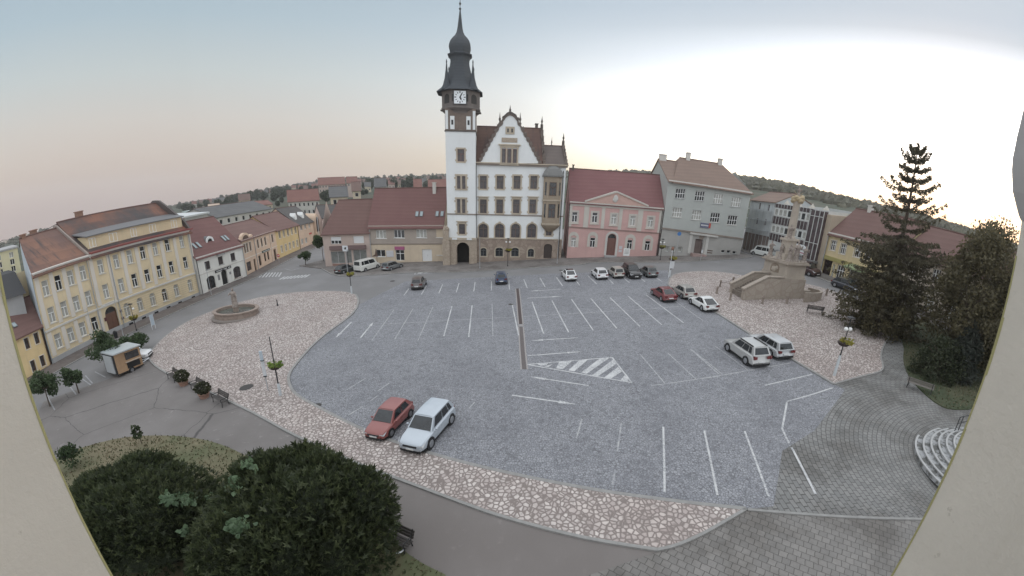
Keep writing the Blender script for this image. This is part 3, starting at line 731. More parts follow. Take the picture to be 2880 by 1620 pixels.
def facade(mb, x0, x1, z0, z1, y, holes, rec):
    xs = sorted(set([x0, x1] + [h[0] for h in holes] + [h[1] for h in holes]))
    zs = sorted(set([z0, z1] + [h[2] for h in holes] + [h[3] for h in holes]))
    for j in range(len(zs) - 1):
        cz = (zs[j] + zs[j + 1]) / 2; run = None
        for i in range(len(xs) - 1):
            cx = (xs[i] + xs[i + 1]) / 2
            inside = any(h[0] < cx < h[1] and h[2] < cz < h[3] for h in holes)
            if not inside and run is None: run = xs[i]
            if inside and run is not None:
                mb.face([(run, y, zs[j]), (xs[i], y, zs[j]), (xs[i], y, zs[j + 1]), (run, y, zs[j + 1])]); run = None
        if run is not None: mb.face([(run, y, zs[j]), (x1, y, zs[j]), (x1, y, zs[j + 1]), (run, y, zs[j + 1])])
    for a, b, c, d, rise in holes:
        yb = y + rec + .06; sp = d - rise
        mb.face([(a, y, c), (a, yb, c), (b, yb, c), (b, y, c)][::-1])
        mb.face([(a, y, c), (a, y, sp), (a, yb, sp), (a, yb, c)]); mb.face([(b, y, c), (b, yb, c), (b, yb, sp), (b, y, sp)])
        if rise <= 0: mb.face([(a, y, d), (b, y, d), (b, yb, d), (a, yb, d)][::-1])
        else:
            ap = [((a + b) / 2 + p, sp + q) for p, q in arch_pts(b - a, rise)]
            for k in range(len(ap) - 1): mb.face([(ap[k][0], y, ap[k][1]), (ap[k + 1][0], y, ap[k + 1][1]), (ap[k + 1][0], yb, ap[k + 1][1]), (ap[k][0], yb, ap[k][1])])
            h = len(ap) // 2
            mb.face([(a, y, d)] + [(p, y, q) for p, q in ap[:h + 1]][::-1] if False else [(a, y, d), *[(p, y, q) for p, q in ap[:h + 1]]])
            mb.face([(b, y, d), *[(p, y, q) for p, q in ap[h:]]])
def window_mesh(w, h, style, rise, frame, pane):
    """local: x across, y in (0 = front of the frame), z centred"""
    mb = MB(); f = .07; t = .06
    z0, z1 = -h / 2, h / 2 - rise
    mb.box(-w / 2, -w / 2 + f, 0, t, z0, z1); mb.box(w / 2 - f, w / 2, 0, t, z0, z1); mb.box(-w / 2 + f, w / 2 - f, 0, t, z0, z0 + f)
    if rise <= 0: mb.box(-w / 2 + f, w / 2 - f, 0, t, z1 - f, z1)
    else:
        o = arch_pts(w, rise); i = arch_pts(w - 2 * f, rise - f)
        for k in range(len(o) - 1):
            P = lambda q, yy: (q[0], yy, z1 + q[1])
            mb.face([P(i[k], 0), P(i[k + 1], 0), P(o[k + 1], 0), P(o[k], 0)]); mb.face([P(i[k], 0), P(i[k], t), P(i[k + 1], t), P(i[k + 1], 0)])
    nv = {'1': 0, 'w2': 1, 't2': 1, 'x2': 1, 'w3': 2, 't4': 3, 'g4': 3, 'n': 0, 'shop': 2, 't3': 2, 'j': 1}[style]
    tr = {'t2': .62, 't4': .5, 'x2': .66, 'g4': .5, 't3': .62, 'j': .68}.get(style)
    mw = .035 if nv > 2 else .05
    ztop = z1 + rise - f
    for k in range(nv):
        x = -w / 2 + w * (k + 1) / (nv + 1)
        zt = z1 - f if rise <= 0 else z1 + rise * math.sqrt(max(0, 1 - (2 * x / w) ** 2)) - f
        if style in ('t2', 'j') : zt = z0 + h * tr
        mb.box(x - mw, x + mw, .005, t - .005, z0 + f, zt)
    if tr: mb.box(-w / 2 + f, w / 2 - f, .008, t - .008, z0 + h * tr - .045, z0 + h * tr + .045)
    fm = mb.mesh('window', frame)
    mp = MB(); yy = .045
    pts = [(-w / 2 + .01, yy, z0 + .01), (w / 2 - .01, yy, z0 + .01)] + ([(w / 2 - .01, yy, z1 - .01), (-w / 2 + .01, yy, z1 - .01)] if rise <= 0 else [(p, yy, z1 + q) for p, q in arch_pts(w - .02, rise - .01)[::-1]])
    mp.face(pts)
    return fm, mp.mesh('pane', pane)
def surround_mesh(w, h, rise, mat, bw, kind):
    mb = MB(); d = .05
    z0, z1 = -h / 2, h / 2 - rise
    def ring(x0, x1, za, zb): mb.box(x0, x1, -d, .02, za, zb)
    ring(-w / 2 - bw, -w / 2, z0, z1); ring(w / 2, w / 2 + bw, z0, z1)
    ring(-w / 2 - bw, w / 2 + bw, z0 - bw * .9, z0)
    if rise <= 0: ring(-w / 2 - bw, w / 2 + bw, z1, z1 + bw)
    else:
        o = arch_pts(w + 2 * bw, rise + bw); i = arch_pts(w, rise)
        for k in range(len(o) - 1):
            P = lambda q, yy: (q[0], yy, z1 + q[1])
            mb.face([P(i[k], -d), P(i[k + 1], -d), P(o[k + 1], -d), P(o[k], -d)]); mb.face([P(o[k], -d), P(o[k + 1], -d), P(o[k + 1], 0), P(o[k], 0)]); mb.face([P(i[k], 0), P(i[k + 1], 0), P(i[k + 1], -d), P(i[k], -d)])
    if kind in ('ears', 'hood'):                       # stone ears at the corners
        for zz in (z0 + .02, z1 - .28 if rise <= 0 else z1 - .3):
            for sx in (-1, 1):
                x = sx * (w / 2 + bw); mb.box(min(x, x + sx * .16), max(x, x + sx * .16), -d - .01, .02, zz, zz + .30)
    if kind == 'hood': mb.box(-w / 2 - bw - .22, w / 2 + bw + .22, -.2, .02, z1 + bw + .12, z1 + bw + .26); mb.box(-w / 2 - bw, w / 2 + bw, -.06, .02, z1 + bw + .001, z1 + bw + .119)
    if kind == 'key': mb.box(-.22, .22, -.12, .02, z1 + rise + bw * .3, z1 + rise + bw + .14)
    if kind == 'ledge': mb.box(-w / 2 - bw - .12, w / 2 + bw + .12, -.14, .02, z0 - bw * .9 - .10, z0 - bw * .9 - .001)
    return mb.mesh('surround', mat)
CREAM = M('cream_plaster', plaster, (.72, .60, .40)); PALECREAM = M('pale_cream_trim', plaster, (.70, .65, .58), .05, .05)
CORN = M('white_cornice', plaster, (.62, .60, .56), .05, .08)
GREYP = M('grey_plinth', plaster, (.40, .40, .40), .1, .12)
RUST = M('rusty_roof', tiles, (.17, .105, .09), (.29, .15, .10), (.085, .07, .068), .45, .22)
BLACKRUST = M('black_and_rust_roof', tiles, (.075, .07, .072), (.32, .135, .08), (.12, .09, .085), .45, .13)
REDTILE = M('dark_red_tiles', tiles, (.185, .092, .086), (.205, .108, .098))
BROWNTILE = M('brown_red_tiles', tiles, (.175, .10, .088), (.195, .115, .10))
GREYTILE = M('dark_grey_roofing', tiles, (.095, .09, .088), (.12, .11, .105))
PINKTILE = M('crimson_tiles', tiles, (.205, .092, .094), (.225, .108, .106))
TANTILE = M('tan_brown_tiles', tiles, (.22, .155, .125), (.25, .175, .14))
LEAD = M('grey_sheet_metal', plain, (.16, .16, .165), .5, .2)
# ---------------------------------------------------------------- the long cream school on the left
def doorleaf(b, u, z0, w, h, rise, mat, name='door', panel=True, y=0.0, rec=.3, light=None):
    b.hole(u, z0 + h / 2, w, h, rise)
    mb = MB(); zt = z0 + h - rise
    pts = [(u - w / 2, y + rec, z0), (u + w / 2, y + rec, z0)] + ([(u + w / 2, y + rec, zt), (u - w / 2, y + rec, zt)] if rise <= 0 else [(u + p, y + rec, zt + q) for p, q in arch_pts(w, rise)[::-1]])
    mb.prism(pts, (0, .06, 0))
    if panel:
        for sx in (-1, 1):
            for za, zb in ((.12, .42), (.50, .92)):
                mb.box(u + sx * w * .25 - w * .17, u + sx * w * .25 + w * .17, y + rec - .03, y + rec - .001, z0 + (zt - z0) * za, z0 + (zt - z0) * zb)
    o = b.part(name, mb, mat)
    mh = MB(); mh.tube((u + .1, y + rec - .09, z0 + 1.05), (u + .1, y + rec - .09, z0 + 1.25), .02, n=6); b.part('handle', mh, METAL_D, parent=o)
    if light:
        mg = MB(); q = arch_pts(w - .16, max(rise - .08, .1)) if rise > 0 else None
        mg.face([(u + p, y + rec - .012, zt + v + .02) for p, v in q] if q else [(u - w / 2 + .1, y + rec - .012, zt + .02)])
        b.part('fanlight', mg, light, parent=o)
    return o
S = Bldg('school_building', 'long three storey cream school with pilasters, rusty roof and white windows', 'school', (-52, 34.5), (-50.5, 60), .05)
US = [1.5, 3.35, 5.15, 7.0, 9.7, 12.2, 14.45, 16.7, 18.95, 21.25, 24.1]
PAL = [[1, 0, 1, 1, 1, 1, 1, 0, 1, 0, 1], [1, 1, 1, 1, 1, 1, 0, 0, 0, 0, 0]]
for k, u in enumerate(US):
    zz = 8.45 + .07 * min(k, 9) * .9
    S.win(u, zz, .92, 1.75, 't2', GLASS_P if PAL[0][k] else GLASS_D, sill=CORN)
    S.win(u, 5.35 + .045 * k, .92, 1.8, 't2', GLASS_P if PAL[1][k] else GLASS_D, sill=CORN)
    if k < 4: S.win(u, 2.25, .95, 1.7, 't2', GLASS_D if k == 3 else GLASS_P, sill=CORN)
    if k > 4: S.win(u, 2.25, 1.0, 1.85, 'j', GLASS_D if k in (8,) else GLASS_P, rise=.42, sill=CORN)
doorleaf(S, 9.65, .22, 1.9, 3.3, .85, M('school_door', plain, (.16, .085, .06), .5), light=M('fanlight_glass', glass, (.06, .06, .06)))
wl = S.wall(10.35, 6.0, CREAM, skew=(2.7, 0))
mb = MB()
for k in range(9):
    zz = .95 + k * .31
    for a, c in ((11.0, 26.0),): mb.box(a, c, -.012, .02, zz, zz + .035)
S.part('rustication', mb, M('plaster_groove', plaster, (.50, .42, .29)), parent=wl)
S.each('pilaster', [(u - .28, u + .28, -.07, .02, 4.1, 10.0) for u in (.45, 2.45, 4.3, 6.1, 8.3, 11.0, 13.3, 15.6, 17.85, 20.1, 22.6, 25.6)] + [(u - .28, u + .28, -.07, .02, .85, 3.6) for u in (.45, 2.45, 4.3, 6.1, 7.9)], PALECREAM)
S.band('cornice', 3.72, .22, .16, CORN); S.band('cornice', 10.1, .3, .3, CORN); S.band('cornice', 10.402, .14, .42, CORN)
S.band('plinth', -1.6, 2.3, .08, GREYP)
S.each('cellar_window', [(u - .35, u + .35, -.10, -.081, .12, .45) for u in (12.2, 14.45, 16.7, 19.0, 21.3, 24.1)], GLASS_D)
mb = MB(); mb.prism([(-.021, .06, -1.6), (-.021, .06, 10.5), (2.36, 5.4, 14.1), (2.66, 6.05, 14.1), (2.66, 6.05, -1.6)], (-.06, .02, 0))
S.part('end_wall', mb, M('pale_blue_plaster', plaster, (.50, .56, .60), .06, .1))
rf = S.gable_roof(10.5, 5.5, 14.2, 6.1, RUST, x0=-.25, x1=8.0, over=.5, backz=13.7, skew=(2.5, 0))
mb = MB(); mb.prism([(8.0, -.2, 10.7), (8.0, 5.5, 14.55), (8.0, 6.2, 14.5), (8.0, 6.2, 10.4), (8.0, -.2, 10.4)], (.22, 0, 0)); S.part('fire_wall', mb, M('grey_brown_coping', plaster, (.34, .29, .26), .1, .2))
rf2 = S.gable_roof(10.5, 5.6, 14.85, 9, BLACKRUST, x0=8.25, x1=26.0, over=.5)
S.boxp('roof_edge', 8.3, 26.2, -.52, .75, 10.552, 10.75, M('red_sheet_metal', plain, (.22, .06, .055), .5))
# the long shed dormer
mb = MB(); mb.box(8.9, 25.5, .75, 2.75, 10.76, 12.55); dm = S.part('dormer', mb, CREAM)
mb = MB(); mb.prism([(8.6, .4, 12.551), (8.6, .4, 12.68), (8.6, 3.2, 13.05), (8.6, 3.2, 12.9)], (17.2, 0, 0)); S.part('dormer_roof', mb, LEAD, parent=dm)
for u, wd in ((9.7, 1.0), (13.0, 1.3), (16.4, 1.0), (19.8, 1.2), (23.9, 1.1)):
    o = S.win(u, 11.75, wd, 1.15, 'w2', GLASS_D if u in (13.0, 23.9, 9.7) else GLASS_P, y=.72, rec=0.0, hole=False); 
S.chimney(12.2, 6.0, 14.6, .9, .9, .7, parent=rf2); S.chimney(4.9, 6.2, 14.1, .5, .8, .6, parent=rf); S.chimney(2.9, 5.6, 14.2, .3, .6, .6, parent=rf)
mb = MB(); mb.prism([(25.75, -.2, 10.75), (25.75, .6, 11.9), (25.75, 3.2, 14.0), (25.75, 5.0, 15.2), (25.75, 6.2, 15.25), (25.75, 8.2, 13.9), (25.75, 11.2, 10.75)], (.4, 0, 0)); S.part('end_gable', mb, M('dark_brown_metal', plain, (.10, .085, .08), .6))
for u in (7.7, 11.05, 25.5): S.pipe(u, .2, 10.1, -.16)
S.each('plaque', [(8.4, 8.75, -.14, -.05, 2.0, 2.45), (10.95, 11.3, -.14, -.05, 1.3, 1.6), (10.95, 11.25, -.14, -.05, 2.3, 2.6)], M('dark_plaque', plain, (.12, .05, .05), .5))
mb = MB(); mb.box(8.4, 10.9, -.10, .02, 3.75, 4.1); S.part('inscription_band', mb, CORN)
mb = MB()
for k in range(8): mb.box(8.95 + k * .18, 9.06 + k * .18, -.115, -.101, 3.84, 4.0)
S.part('lettering', mb, M('grey_letters', plain, (.3, .29, .28)))
# ---------------------------------------------------------------- small cream house left of the school
Q = Bldg('corner_house', 'small yellow house with brown tiled roof beside the school end wall', 'house', (-53, 22), (-52.2, 34.3), .04)
for u, zz in ((10.0, 3.75), (11.4, 3.8), (10.0, 1.15), (11.35, 1.15), (7.6, 3.75), (7.6, 1.15)): Q.win(u, zz, .62, 1.25, '1', GLASS_B, BROWN, sur=(PALECREAM, .08, 'p'))
Q.wall(5.05, 8, M('yellow_plaster', plaster, (.78, .60, .33)), gable=(4, 7.75), skew=(0, 1.6))
q = Q.gable_roof(5.1, 4, 7.8, 8, BROWNTILE, over=.4, side=.1, skew=(0, 1.6)); Q.band('cornice', 4.75, .2, .18, CORN)
Q.skylight(q, 9.6, .9, 5.1, 4, 7.8, .6, .8); Q.pipe(12.2, .1, 4.9, -.1, BROWN)
# ---------------------------------------------------------------- white inn
U = Bldg('white_inn', 'white plastered inn with dark arched openings and a round topped roof dormer', 'inn', (-50.2, 60.2), (-49.8, 72), .05)
DARKF = M('dark_brown_frame', plain, (.055, .04, .035), .5)
for u, zz in ((2.5, 4.25), (5.75, 4.35), (9.0, 4.3)): U.win(u, zz, 1.25, 1.35, 'w2', GLASS_B, DARKF, sill=GREYP)
U.win(2.6, 1.4, 2.0, 2.15, 'w2', GLASS_D, DARKF, rise=.5, sill=M('pink_stone', plain, (.45, .36, .33)))
U.win(9.4, 1.5, 2.0, 2.0, 'w2', GLASS_B, DARKF, rise=.45, sill=M('pink_stone', plain, (.45, .36, .33)))
doorleaf(U, 6.0, .15, 1.5, 2.5, .45, M('black_door', plain, (.02, .02, .02), .4))
U.wall(6.0, 10, M('white_plaster', plaster, (.80, .79, .74)), gable=(5, 11.0))
u_ = U.gable_roof(6.05, 5, 11.1, 10, REDTILE, over=.35, side=.1)
U.band('string_course', 3.1, .14, .07, CORN); U.band('cornice', 5.75, .24, .22, CORN)
mb = MB(); mb.box(3.85, 7.9, -.10, .0, 2.62, 3.02); sg = U.part('inn_sign', mb, M('black_sign', plain, (.02, .02, .02), .5))
mb = MB()
for k in range(12):
    if k not in (5, 9): mb.box(4.15 + k * .3, 4.34 + k * .3, -.115, -.101, 2.74, 2.90)
U.part('lettering', mb, WHITE, parent=sg)
for u in (1.9, 2.9, 9.1, 9.9): U.skylight(u_, u, 1.0, 6.05, 5, 11.1, .6, 1.2)
mb = MB(); mb.prism([(4.85, 1.6, 6.3), (6.75, 1.6, 6.3)] + [(5.8 + p, 1.6, 7.5 + z_) for p, z_ in arch_pts(1.9, .95)[::-1]], (0, 2.2, 0)); dmr = U.part('dormer', mb, LEAD)
mb = MB(); o_, i_ = arch_pts(1.9, .95), arch_pts(1.2, .6)
for k in range(8):
    a_, b_, c_, d_ = o_[k], o_[k + 1], i_[k + 1], i_[k]; mb.prism([(5.8 + q[0], 1.45, 7.5 + q[1]) for q in (a_, b_, c_, d_)], (0, .2, 0))
mb.box(4.85, 5.2, 1.45, 1.65, 6.45, 7.499); mb.box(6.4, 6.75, 1.45, 1.65, 6.45, 7.499); mb.box(4.75, 6.85, 1.4, 1.65, 6.2, 6.449); U.part('dormer_front', mb, WHITE, parent=dmr)
mb = MB(); mb.prism([(5.2, 1.54, 6.45), (6.4, 1.54, 6.45)] + [(5.8 + p, 1.54, 7.5 + z_) for p, z_ in i_[::-1]], (0, .04, 0)); U.part('pane', mb, GLASS_D, parent=dmr)
mb = MB(); mb.box(4.95, 6.7, -.3, .0, 5.25, 5.6); U.part('crest', mb, GREYP)
U.each('menu_board', [(4.3, 4.75, -.05, 0, 1.3, 2.2), (7.3, 7.7, -.05, 0, 1.55, 2.0)], M('grey_board', plain, (.25, .25, .25)))
U.pipe(.1, .1, 5.9, -.12, METAL_D); U.pipe(11.7, .1, 5.9, -.12, METAL_G); U.chimney(5.0, 6.0, 10.6, .9, .8, .7, parent=u_)
# ---------------------------------------------------------------- row of houses going up the side street
PEACH = M('peach_plaster', plaster, (.66, .50, .38)); OCHRE = M('ochre_plaster', plaster, (.68, .52, .27)); SALMON = M('salmon_plaster', plaster, (.62, .47, .39))
A_ = Bldg('peach_house', 'peach shop house with curved gable over three narrow windows, next to the white inn', 'house', (-50.2, 72.3), (-52.8, 88.6), .035)
for u in (1.4, 2.4, 3.7): A_.win(u, 4.95, .7, 1.7, '1', GLASS_B, BROWN, sur=(PALECREAM, .1, 'p'))
for u in (7.2, 9.0, 10.8): A_.win(u, 4.95, .8, 1.75, '1', GLASS_B, BROWN, sur=(PALECREAM, .1, 'p'), rise=.3)
A_.win(14.6, 4.95, .9, 1.7, '1', GLASS_B, BROWN, sur=(PALECREAM, .1, 'p'))
A_.win(2.0, 1.5, 1.9, 1.7, 'w2', GLASS_B, BROWN); A_.win(7.0, 1.6, 1.1, 2.0, '1', GLASS_D, BROWN); A_.win(9.6, 1.8, .9, 1.7, '1', GLASS_D, BROWN); A_.win(11.2, 1.8, .9, 1.7, '1', GLASS_D, BROWN)
doorleaf(A_, 4.6, .1, .9, 2.3, 0, BROWN); doorleaf(A_, 14.9, .1, 1.3, 2.5, 0, BROWN)
A_.wall(6.6, 9, PEACH, gable=(4.5, 8.9))
a_r = A_.gable_roof(6.65, 4.5, 8.95, 9, BROWNTILE, over=.35)
A_.band('string_course', 3.0, .12, .06, PALECREAM); A_.band('cornice', 6.35, .22, .2, PALECREAM)
mb = MB(); mb.prism([(.2, -.02, 6.6), (.5, -.02, 7.0)] + [(2.3 + p, -.02, 6.95 + z_) for p, z_ in arch_pts(3.2, .75)] + [(5.2, -.02, 7.1), (5.4, -.02, 6.6)], (0, .5, 0)); A_.part('gable', mb, PEACH)
mb = MB(); mb.prism([(2.3 + p, -.05, 6.65 + z_) for p, z_ in arch_pts(2.4, .65)], (0, .03, 0)); A_.part('lunette', mb, BROWN)
mb = MB(); mb.box(8.4, 12.2, -.15, 0, 2.85, 3.25); s_ = A_.part('shop_sign', mb, M('dark_green_sign', plain, (.03, .06, .055), .4))
mb = MB()
for k in range(10): mb.box(8.7 + k * .33, 8.9 + k * .33, -.165, -.151, 2.98, 3.1)
A_.part('lettering', mb, WHITE, parent=s_); A_.pipe(5.6, .1, 6.4); A_.pipe(13.2, .1, 6.4, mat=PALECREAM)
B_ = Bldg('ochre_house', 'two storey ochre yellow house with brown tiled roof in the side street', 'house', (-52.8, 88.6), (-54, 101), .035)
for k in range(5):
    B_.win(2.0 + k * 2.2, 5.1, .85, 1.6, '1', GLASS_P if k in (1, 3) else GLASS_B, WHITE, sur=(PALECREAM, .12, 'p')); B_.win(2.1 + k * 2.2, 1.9, .85, 1.5, 't2', GLASS_P, WHITE, sur=(PALECREAM, .12, 'p'))
B_.wall(6.4, 9, OCHRE, gable=(4.5, 9.3)); b_r = B_.gable_roof(6.4, 4.5, 9.4, 9, BROWNTILE, over=.4); B_.pipe(12.2, .1, 6.3, mat=BROWN)
C_ = Bldg('arched_gable_house', 'peach house with dark grey roof, white dormers and a tall arched entrance gable', 'house', (-54, 101), (-55, 112), .02)
for u in (2.0, 4.6, 7.4): C_.win(u, 5.1, 1.2, 1.2, 'w2', GLASS_B if u < 3 else GLASS_P)
for u in (1.6, 4.2): C_.win(u, 1.7, 1.4, 1.4, 'w2', GLASS_P)
C_.wall(6.2, 11, PEACH, gable=(5, 9.9)); c_r = C_.gable_roof(6.2, 5, 10.0, 10, GREYTILE, over=.35, x1=12)
for u in (2.4, 7.0):
    mb = MB(); mb.prism([(u - .55, 1.2, 7.1), (u + .55, 1.2, 7.1), (u + .55, 1.2, 7.9), (u, 1.2, 8.7), (u - .55, 1.2, 7.9)], (0, 1.4, 0)); C_.part('dormer', mb, WHITE, parent=c_r)
mb = MB(); mb.box(10.2, 13.0, -.6, 4, -1.4, 6.3); mb.prism([(11.6 + p, -.6, 6.301 + z_) for p, z_ in arch_pts(2.8, 1.7)], (0, 4.6, 0)); g_ = C_.part('entrance_gable', mb, PEACH)
mb = MB(); mb.prism([(10.7, -.62, 3.2), (12.5, -.62, 3.2)] + [(11.6 + p, -.62, 6.0 + z_) for p, z_ in arch_pts(1.8, 1.2)[::-1]], (0, -.05, 0)); C_.part('pane', mb, GLASS_B, parent=g_)
mb = MB(); mb.box(11.5, 11.7, -.75, -.68, -.2, 7.2); C_.part('mullion', mb, WHITE, parent=g_)
mb = MB(); mb.box(6.6, 8.2, -.1, 0, 2.9, 3.3); C_.part('shop_sign', mb, M('red_sign', plain, (.45, .08, .06), .5))
D_ = Bldg('pink_street_house', 'pink rendered house with dark roof behind the arched gable at the street end', 'house', (-53.5, 113.5), (-44, 121), 0)
for u in (2, 5, 8): D_.win(u, 5.0, 1.2, 1.2, 'w2', GLASS_P)
D_.wall(6.6, 9, M('pale_pink_plaster', plaster, (.66, .52, .47)), gable=(4.5, 9.6)); D_.gable_roof(6.6, 4.5, 9.7, 9, GREYTILE)
# ---------------------------------------------------------------- beige corner house and the long beige house
PINKB = M('pinkish_beige_plaster', plaster, (.53, .43, .38)); 
K = Bldg('corner_shop_house', 'pinkish beige corner shop house with brown roof and dusty display windows', 'house', (-36.5, 76.9), (-27.8, 78), .04)
SHUT = M('white_roller_shutter', plain, (.70, .71, .71), .5)
for (x_, y_), pn in (((345, 820), 0), ((575, 812), 1)):
    u, zz = K.uz('b', x_, y_); o = K.win(u, zz, 1.95, 1.35, 'w3', GLASS_D if not pn else GLASS_P)
    mb = MB(); mb.box(-.9, .9, -.02, .03, (-.05 if not pn else -.6), .6); link('roller_shutter', mb.mesh('roller_shutter', SHUT), o)
GRIM = M('dusty_shop_glass', glass, (.20, .21, .20), .3, .25)
K.win(2.5, 1.75, 2.6, 2.3, 'w2', GRIM, M('grey_frame', plain, (.42, .42, .42), .6)); K.win(6.7, 1.9, 2.5, 2.2, 'w2', GRIM, M('grey_frame', plain, (.42, .42, .42), .6)); K.win(4.6, 1.9, 1.0, 2.6, '1', GRIM, M('grey_frame', plain, (.42, .42, .42), .6), name='door')
K.wall(6.6, 9, PINKB, gable=(4.5, 12.2))
k_r = K.gable_roof(6.65, 4.5, 12.3, 9, BROWNTILE, over=.4, hipl=2.6, side=.2)
mb = MB(); mb.box(1.2, 8.0, -.5, .0, 3.2, 3.95); K.part('fascia', mb, M('brown_fascia', plain, (.17, .115, .11), .6))
mb = MB(); mb.box(1.3, 3.8, -.02, .03, -.4, .55); K.part('plinth', mb, M('red_brick', plain, (.28, .17, .14)))
mb = MB(); mb.prism([(2.9, 1.0, 12.2), (8.9, 1.0, 12.2), (8.9, 1.0, 12.2)], (0, .01, 0)) if False else None
L_ = Bldg('long_beige_house', 'long low house with brick red roof, grey upper floor and beige ground floor', 'house', (-27.8, 78), (-13.4, 77.5), .03)
GB = M('grey_beige_plaster', plaster, (.40, .345, .30)); BG = M('warm_beige_plaster', plaster, (.60, .50, .38))
for x_, y_, pn in ((803, 757, 1), (988, 752, 0), (1215, 750, 1), (1420, 748, 1)):
    u, zz = L_.uz('b', x_, y_); L_.win(u, zz, 2.0, 1.5, 'w3', GLASS_P if pn else GLASS_D, sill=WHITE)
for x_, y_, pn in ((800, 950, 0), (1420, 933, 1)):
    u, zz = L_.uz('b', x_, y_); L_.win(u, zz, 1.8, 1.3, 'w2' if not pn else 'w3', GLASS_P if pn else GLASS_D, sill=WHITE)
u, zz = L_.uz('b', 997, 970); L_.win(u, zz, 1.7, 2.0, 'x2', GLASS_D, name='door')
mb = MB(); mb.box(u - .95, u + .95, -.12, 0, zz + 1.02, zz + 1.65); L_.part('shop_sign', mb, M('magenta_sign', plain, (.36, .10, .20), .5))
u2, z2 = L_.uz('b', 895, 955); mb = MB(); mb.box(u2 - .7, u2 + .7, -.06, 0, z2 - .6, z2 + .6); L_.part('notice_board', mb, M('pale_board', plain, (.55, .55, .57)))
u, zz = L_.uz('b', 1272, 970); doorleaf(L_, u, zz - 1.15, 1.9, 2.25, 0, SHUT, 'garage_door', False, rec=.18)
w1 = L_.wall(7.35, 9.5, BG, gable=(5, 13.9))
mb = MB(); hh = [h for h in L_.holes if h[2] > 4]; facade(mb, 0, L_.L, 3.85, 7.3, -.03, hh, .03); L_.part('upper_wall', mb, GB)
L_.band('string_course', 3.72, .13, .09, M('dark_trim', plain, (.20, .165, .14)))
l_r = L_.gable_roof(7.4, 5, 14.0, 9.5, REDTILE, over=.5, side=.1)
L_.band('cornice', 7.05, .2, .25, GB)
for x_, y_ in ((1170, 580), (1215, 585), (1375, 575), (1425, 573)):
    u, zz = L_.uz('b', x_, y_, 1.2); L_.skylight(l_r, u, 1.0, 7.4, 5, 14.0, .62, 1.15)
L_.chimney(11.9, 4.4, 13.3, 1.5, .6, .6, CORN, l_r); L_.pipe(.15, .3, 7.2, -.2)
# ---------------------------------------------------------------- town hall
WP = M('white_town_hall_plaster', plaster, (.77, .79, .79), .05, .05)
SAND = M('sandstone', stonework, (.44, .365, .29), (.52, .44, .355), (.33, .27, .215), 1.6)
SANDL = M('sandstone_trim', plaster, (.49, .42, .33), .2, .2)
RUBBLE = M('rubble_plinth', stonework, (.30, .235, .19), (.54, .45, .37), (.26, .205, .17), 1.25)
TILEB = M('brown_plain_tiles', tiles, (.115, .066, .055), (.16, .095, .07), (.085, .06, .055), .3, .3)
SLATE = M('dark_slate', tiles, (.060, .068, .078), (.075, .085, .095), None, .25)
T = Bldg('town_hall', 'white town hall with stone trim, ornate stepped gable, oriel bay and tall dark clock spire', 'town hall', (-11.3, 75.2), (9.5, 76.6), 0)
ears = (SANDL, .26, 'ears'); hood = (SANDL, .26, 'hood'); key = (SANDL, .24, 'key')
def tu(x, y, yo=0.0, r='t'): return T.uz(r, x, y, yo)
main_holes = []
for x_ in (513, 665, 818, 970): T.win(*tu(x_, 525), 1.2, 2.15, 't2', GLASS_B, BROWN, sur=ears)
for x_ in (513, 661, 812, 960): T.win(*tu(x_, 742), 1.2, 2.35, 't2', GLASS_B, BROWN, sur=hood)
for x_ in (513, 660, 805, 952):
    u, zz = tu(x_, 963); T.win(u, zz, 1.62, 2.45, 'x2', GLASS_B, BROWN, rise=.62, sur=key)
T.win(*tu(1107, 960), 1.1, 1.8, 'x2', GLASS_B, BROWN, sur=ears)
up = list(T.holes); T.holes = []
for x_, y_, w_, h_ in ((515, 1155, 1.1, 1.5), (657, 1155, 1.4, 1.6), (800, 1155, 1.4, 1.6), (943, 1162, 1.15, 1.5)):
    u, zz = tu(x_, y_); T.win(u, zz, w_, h_, 'x2', GLASS_D, M('iron_lattice', plain, (.10, .10, .10), .5), rise=.4, y=-.12, sur=(SANDL, .2, 'p'))
u, zz = tu(1097, 1146); doorleaf(T, u, zz - 1.35, 1.55, 2.65, .55, M('dark_wood_door', plain, (.055, .040, .035), .5), y=-.12)
low = list(T.holes); T.holes = []
PL = 4.75
mb = MB(); facade(mb, 4.15, 20.05, PL, 17.45, 0, up, .16)
for xx in (4.15, 20.05): mb.face([(xx, 0, -1.5), (xx, 0, 17.45), (xx, 12, 17.45), (xx, 12, -1.5)] if xx < 10 else [(xx, 0, -1.5), (xx, 12, -1.5), (xx, 12, 17.45), (xx, 0, 17.45)])
mb.face([(20.05, 12, -1.5), (20.05, 12, 17.45), (4.15, 12, 17.45), (4.15, 12, -1.5)]); T.part('wall', mb, WP)
mb = MB(); facade(mb, 4.15, 20.15, -1.5, PL - .02, -.12, low, .2); mb.face([(4.15, -.12, PL - .02), (20.15, -.12, PL - .02), (20.15, .05, PL - .02), (4.15, .05, PL - .02)]); mb.face([(20.15, -.12, -1.5), (20.15, 12, -1.5), (20.15, 12, PL - .02), (20.15, -.12, PL - .02)]); T.part('stone_plinth', mb, RUBBLE)
T.band('plinth_course', PL - .015, .16, .22, SANDL, 4.15, 20.2); T.band('string_course', 8.85, .2, .1, M('grey_brown_stone', plaster, (.26, .22, .19)), 4.15, 20.1)
T.band('cornice', 17.2, .3, .3, M('grey_brown_stone'), 4.15, 20.3); T.band('cornice', 17.502, .18, .45, SANDL, 4.15, 20.4)
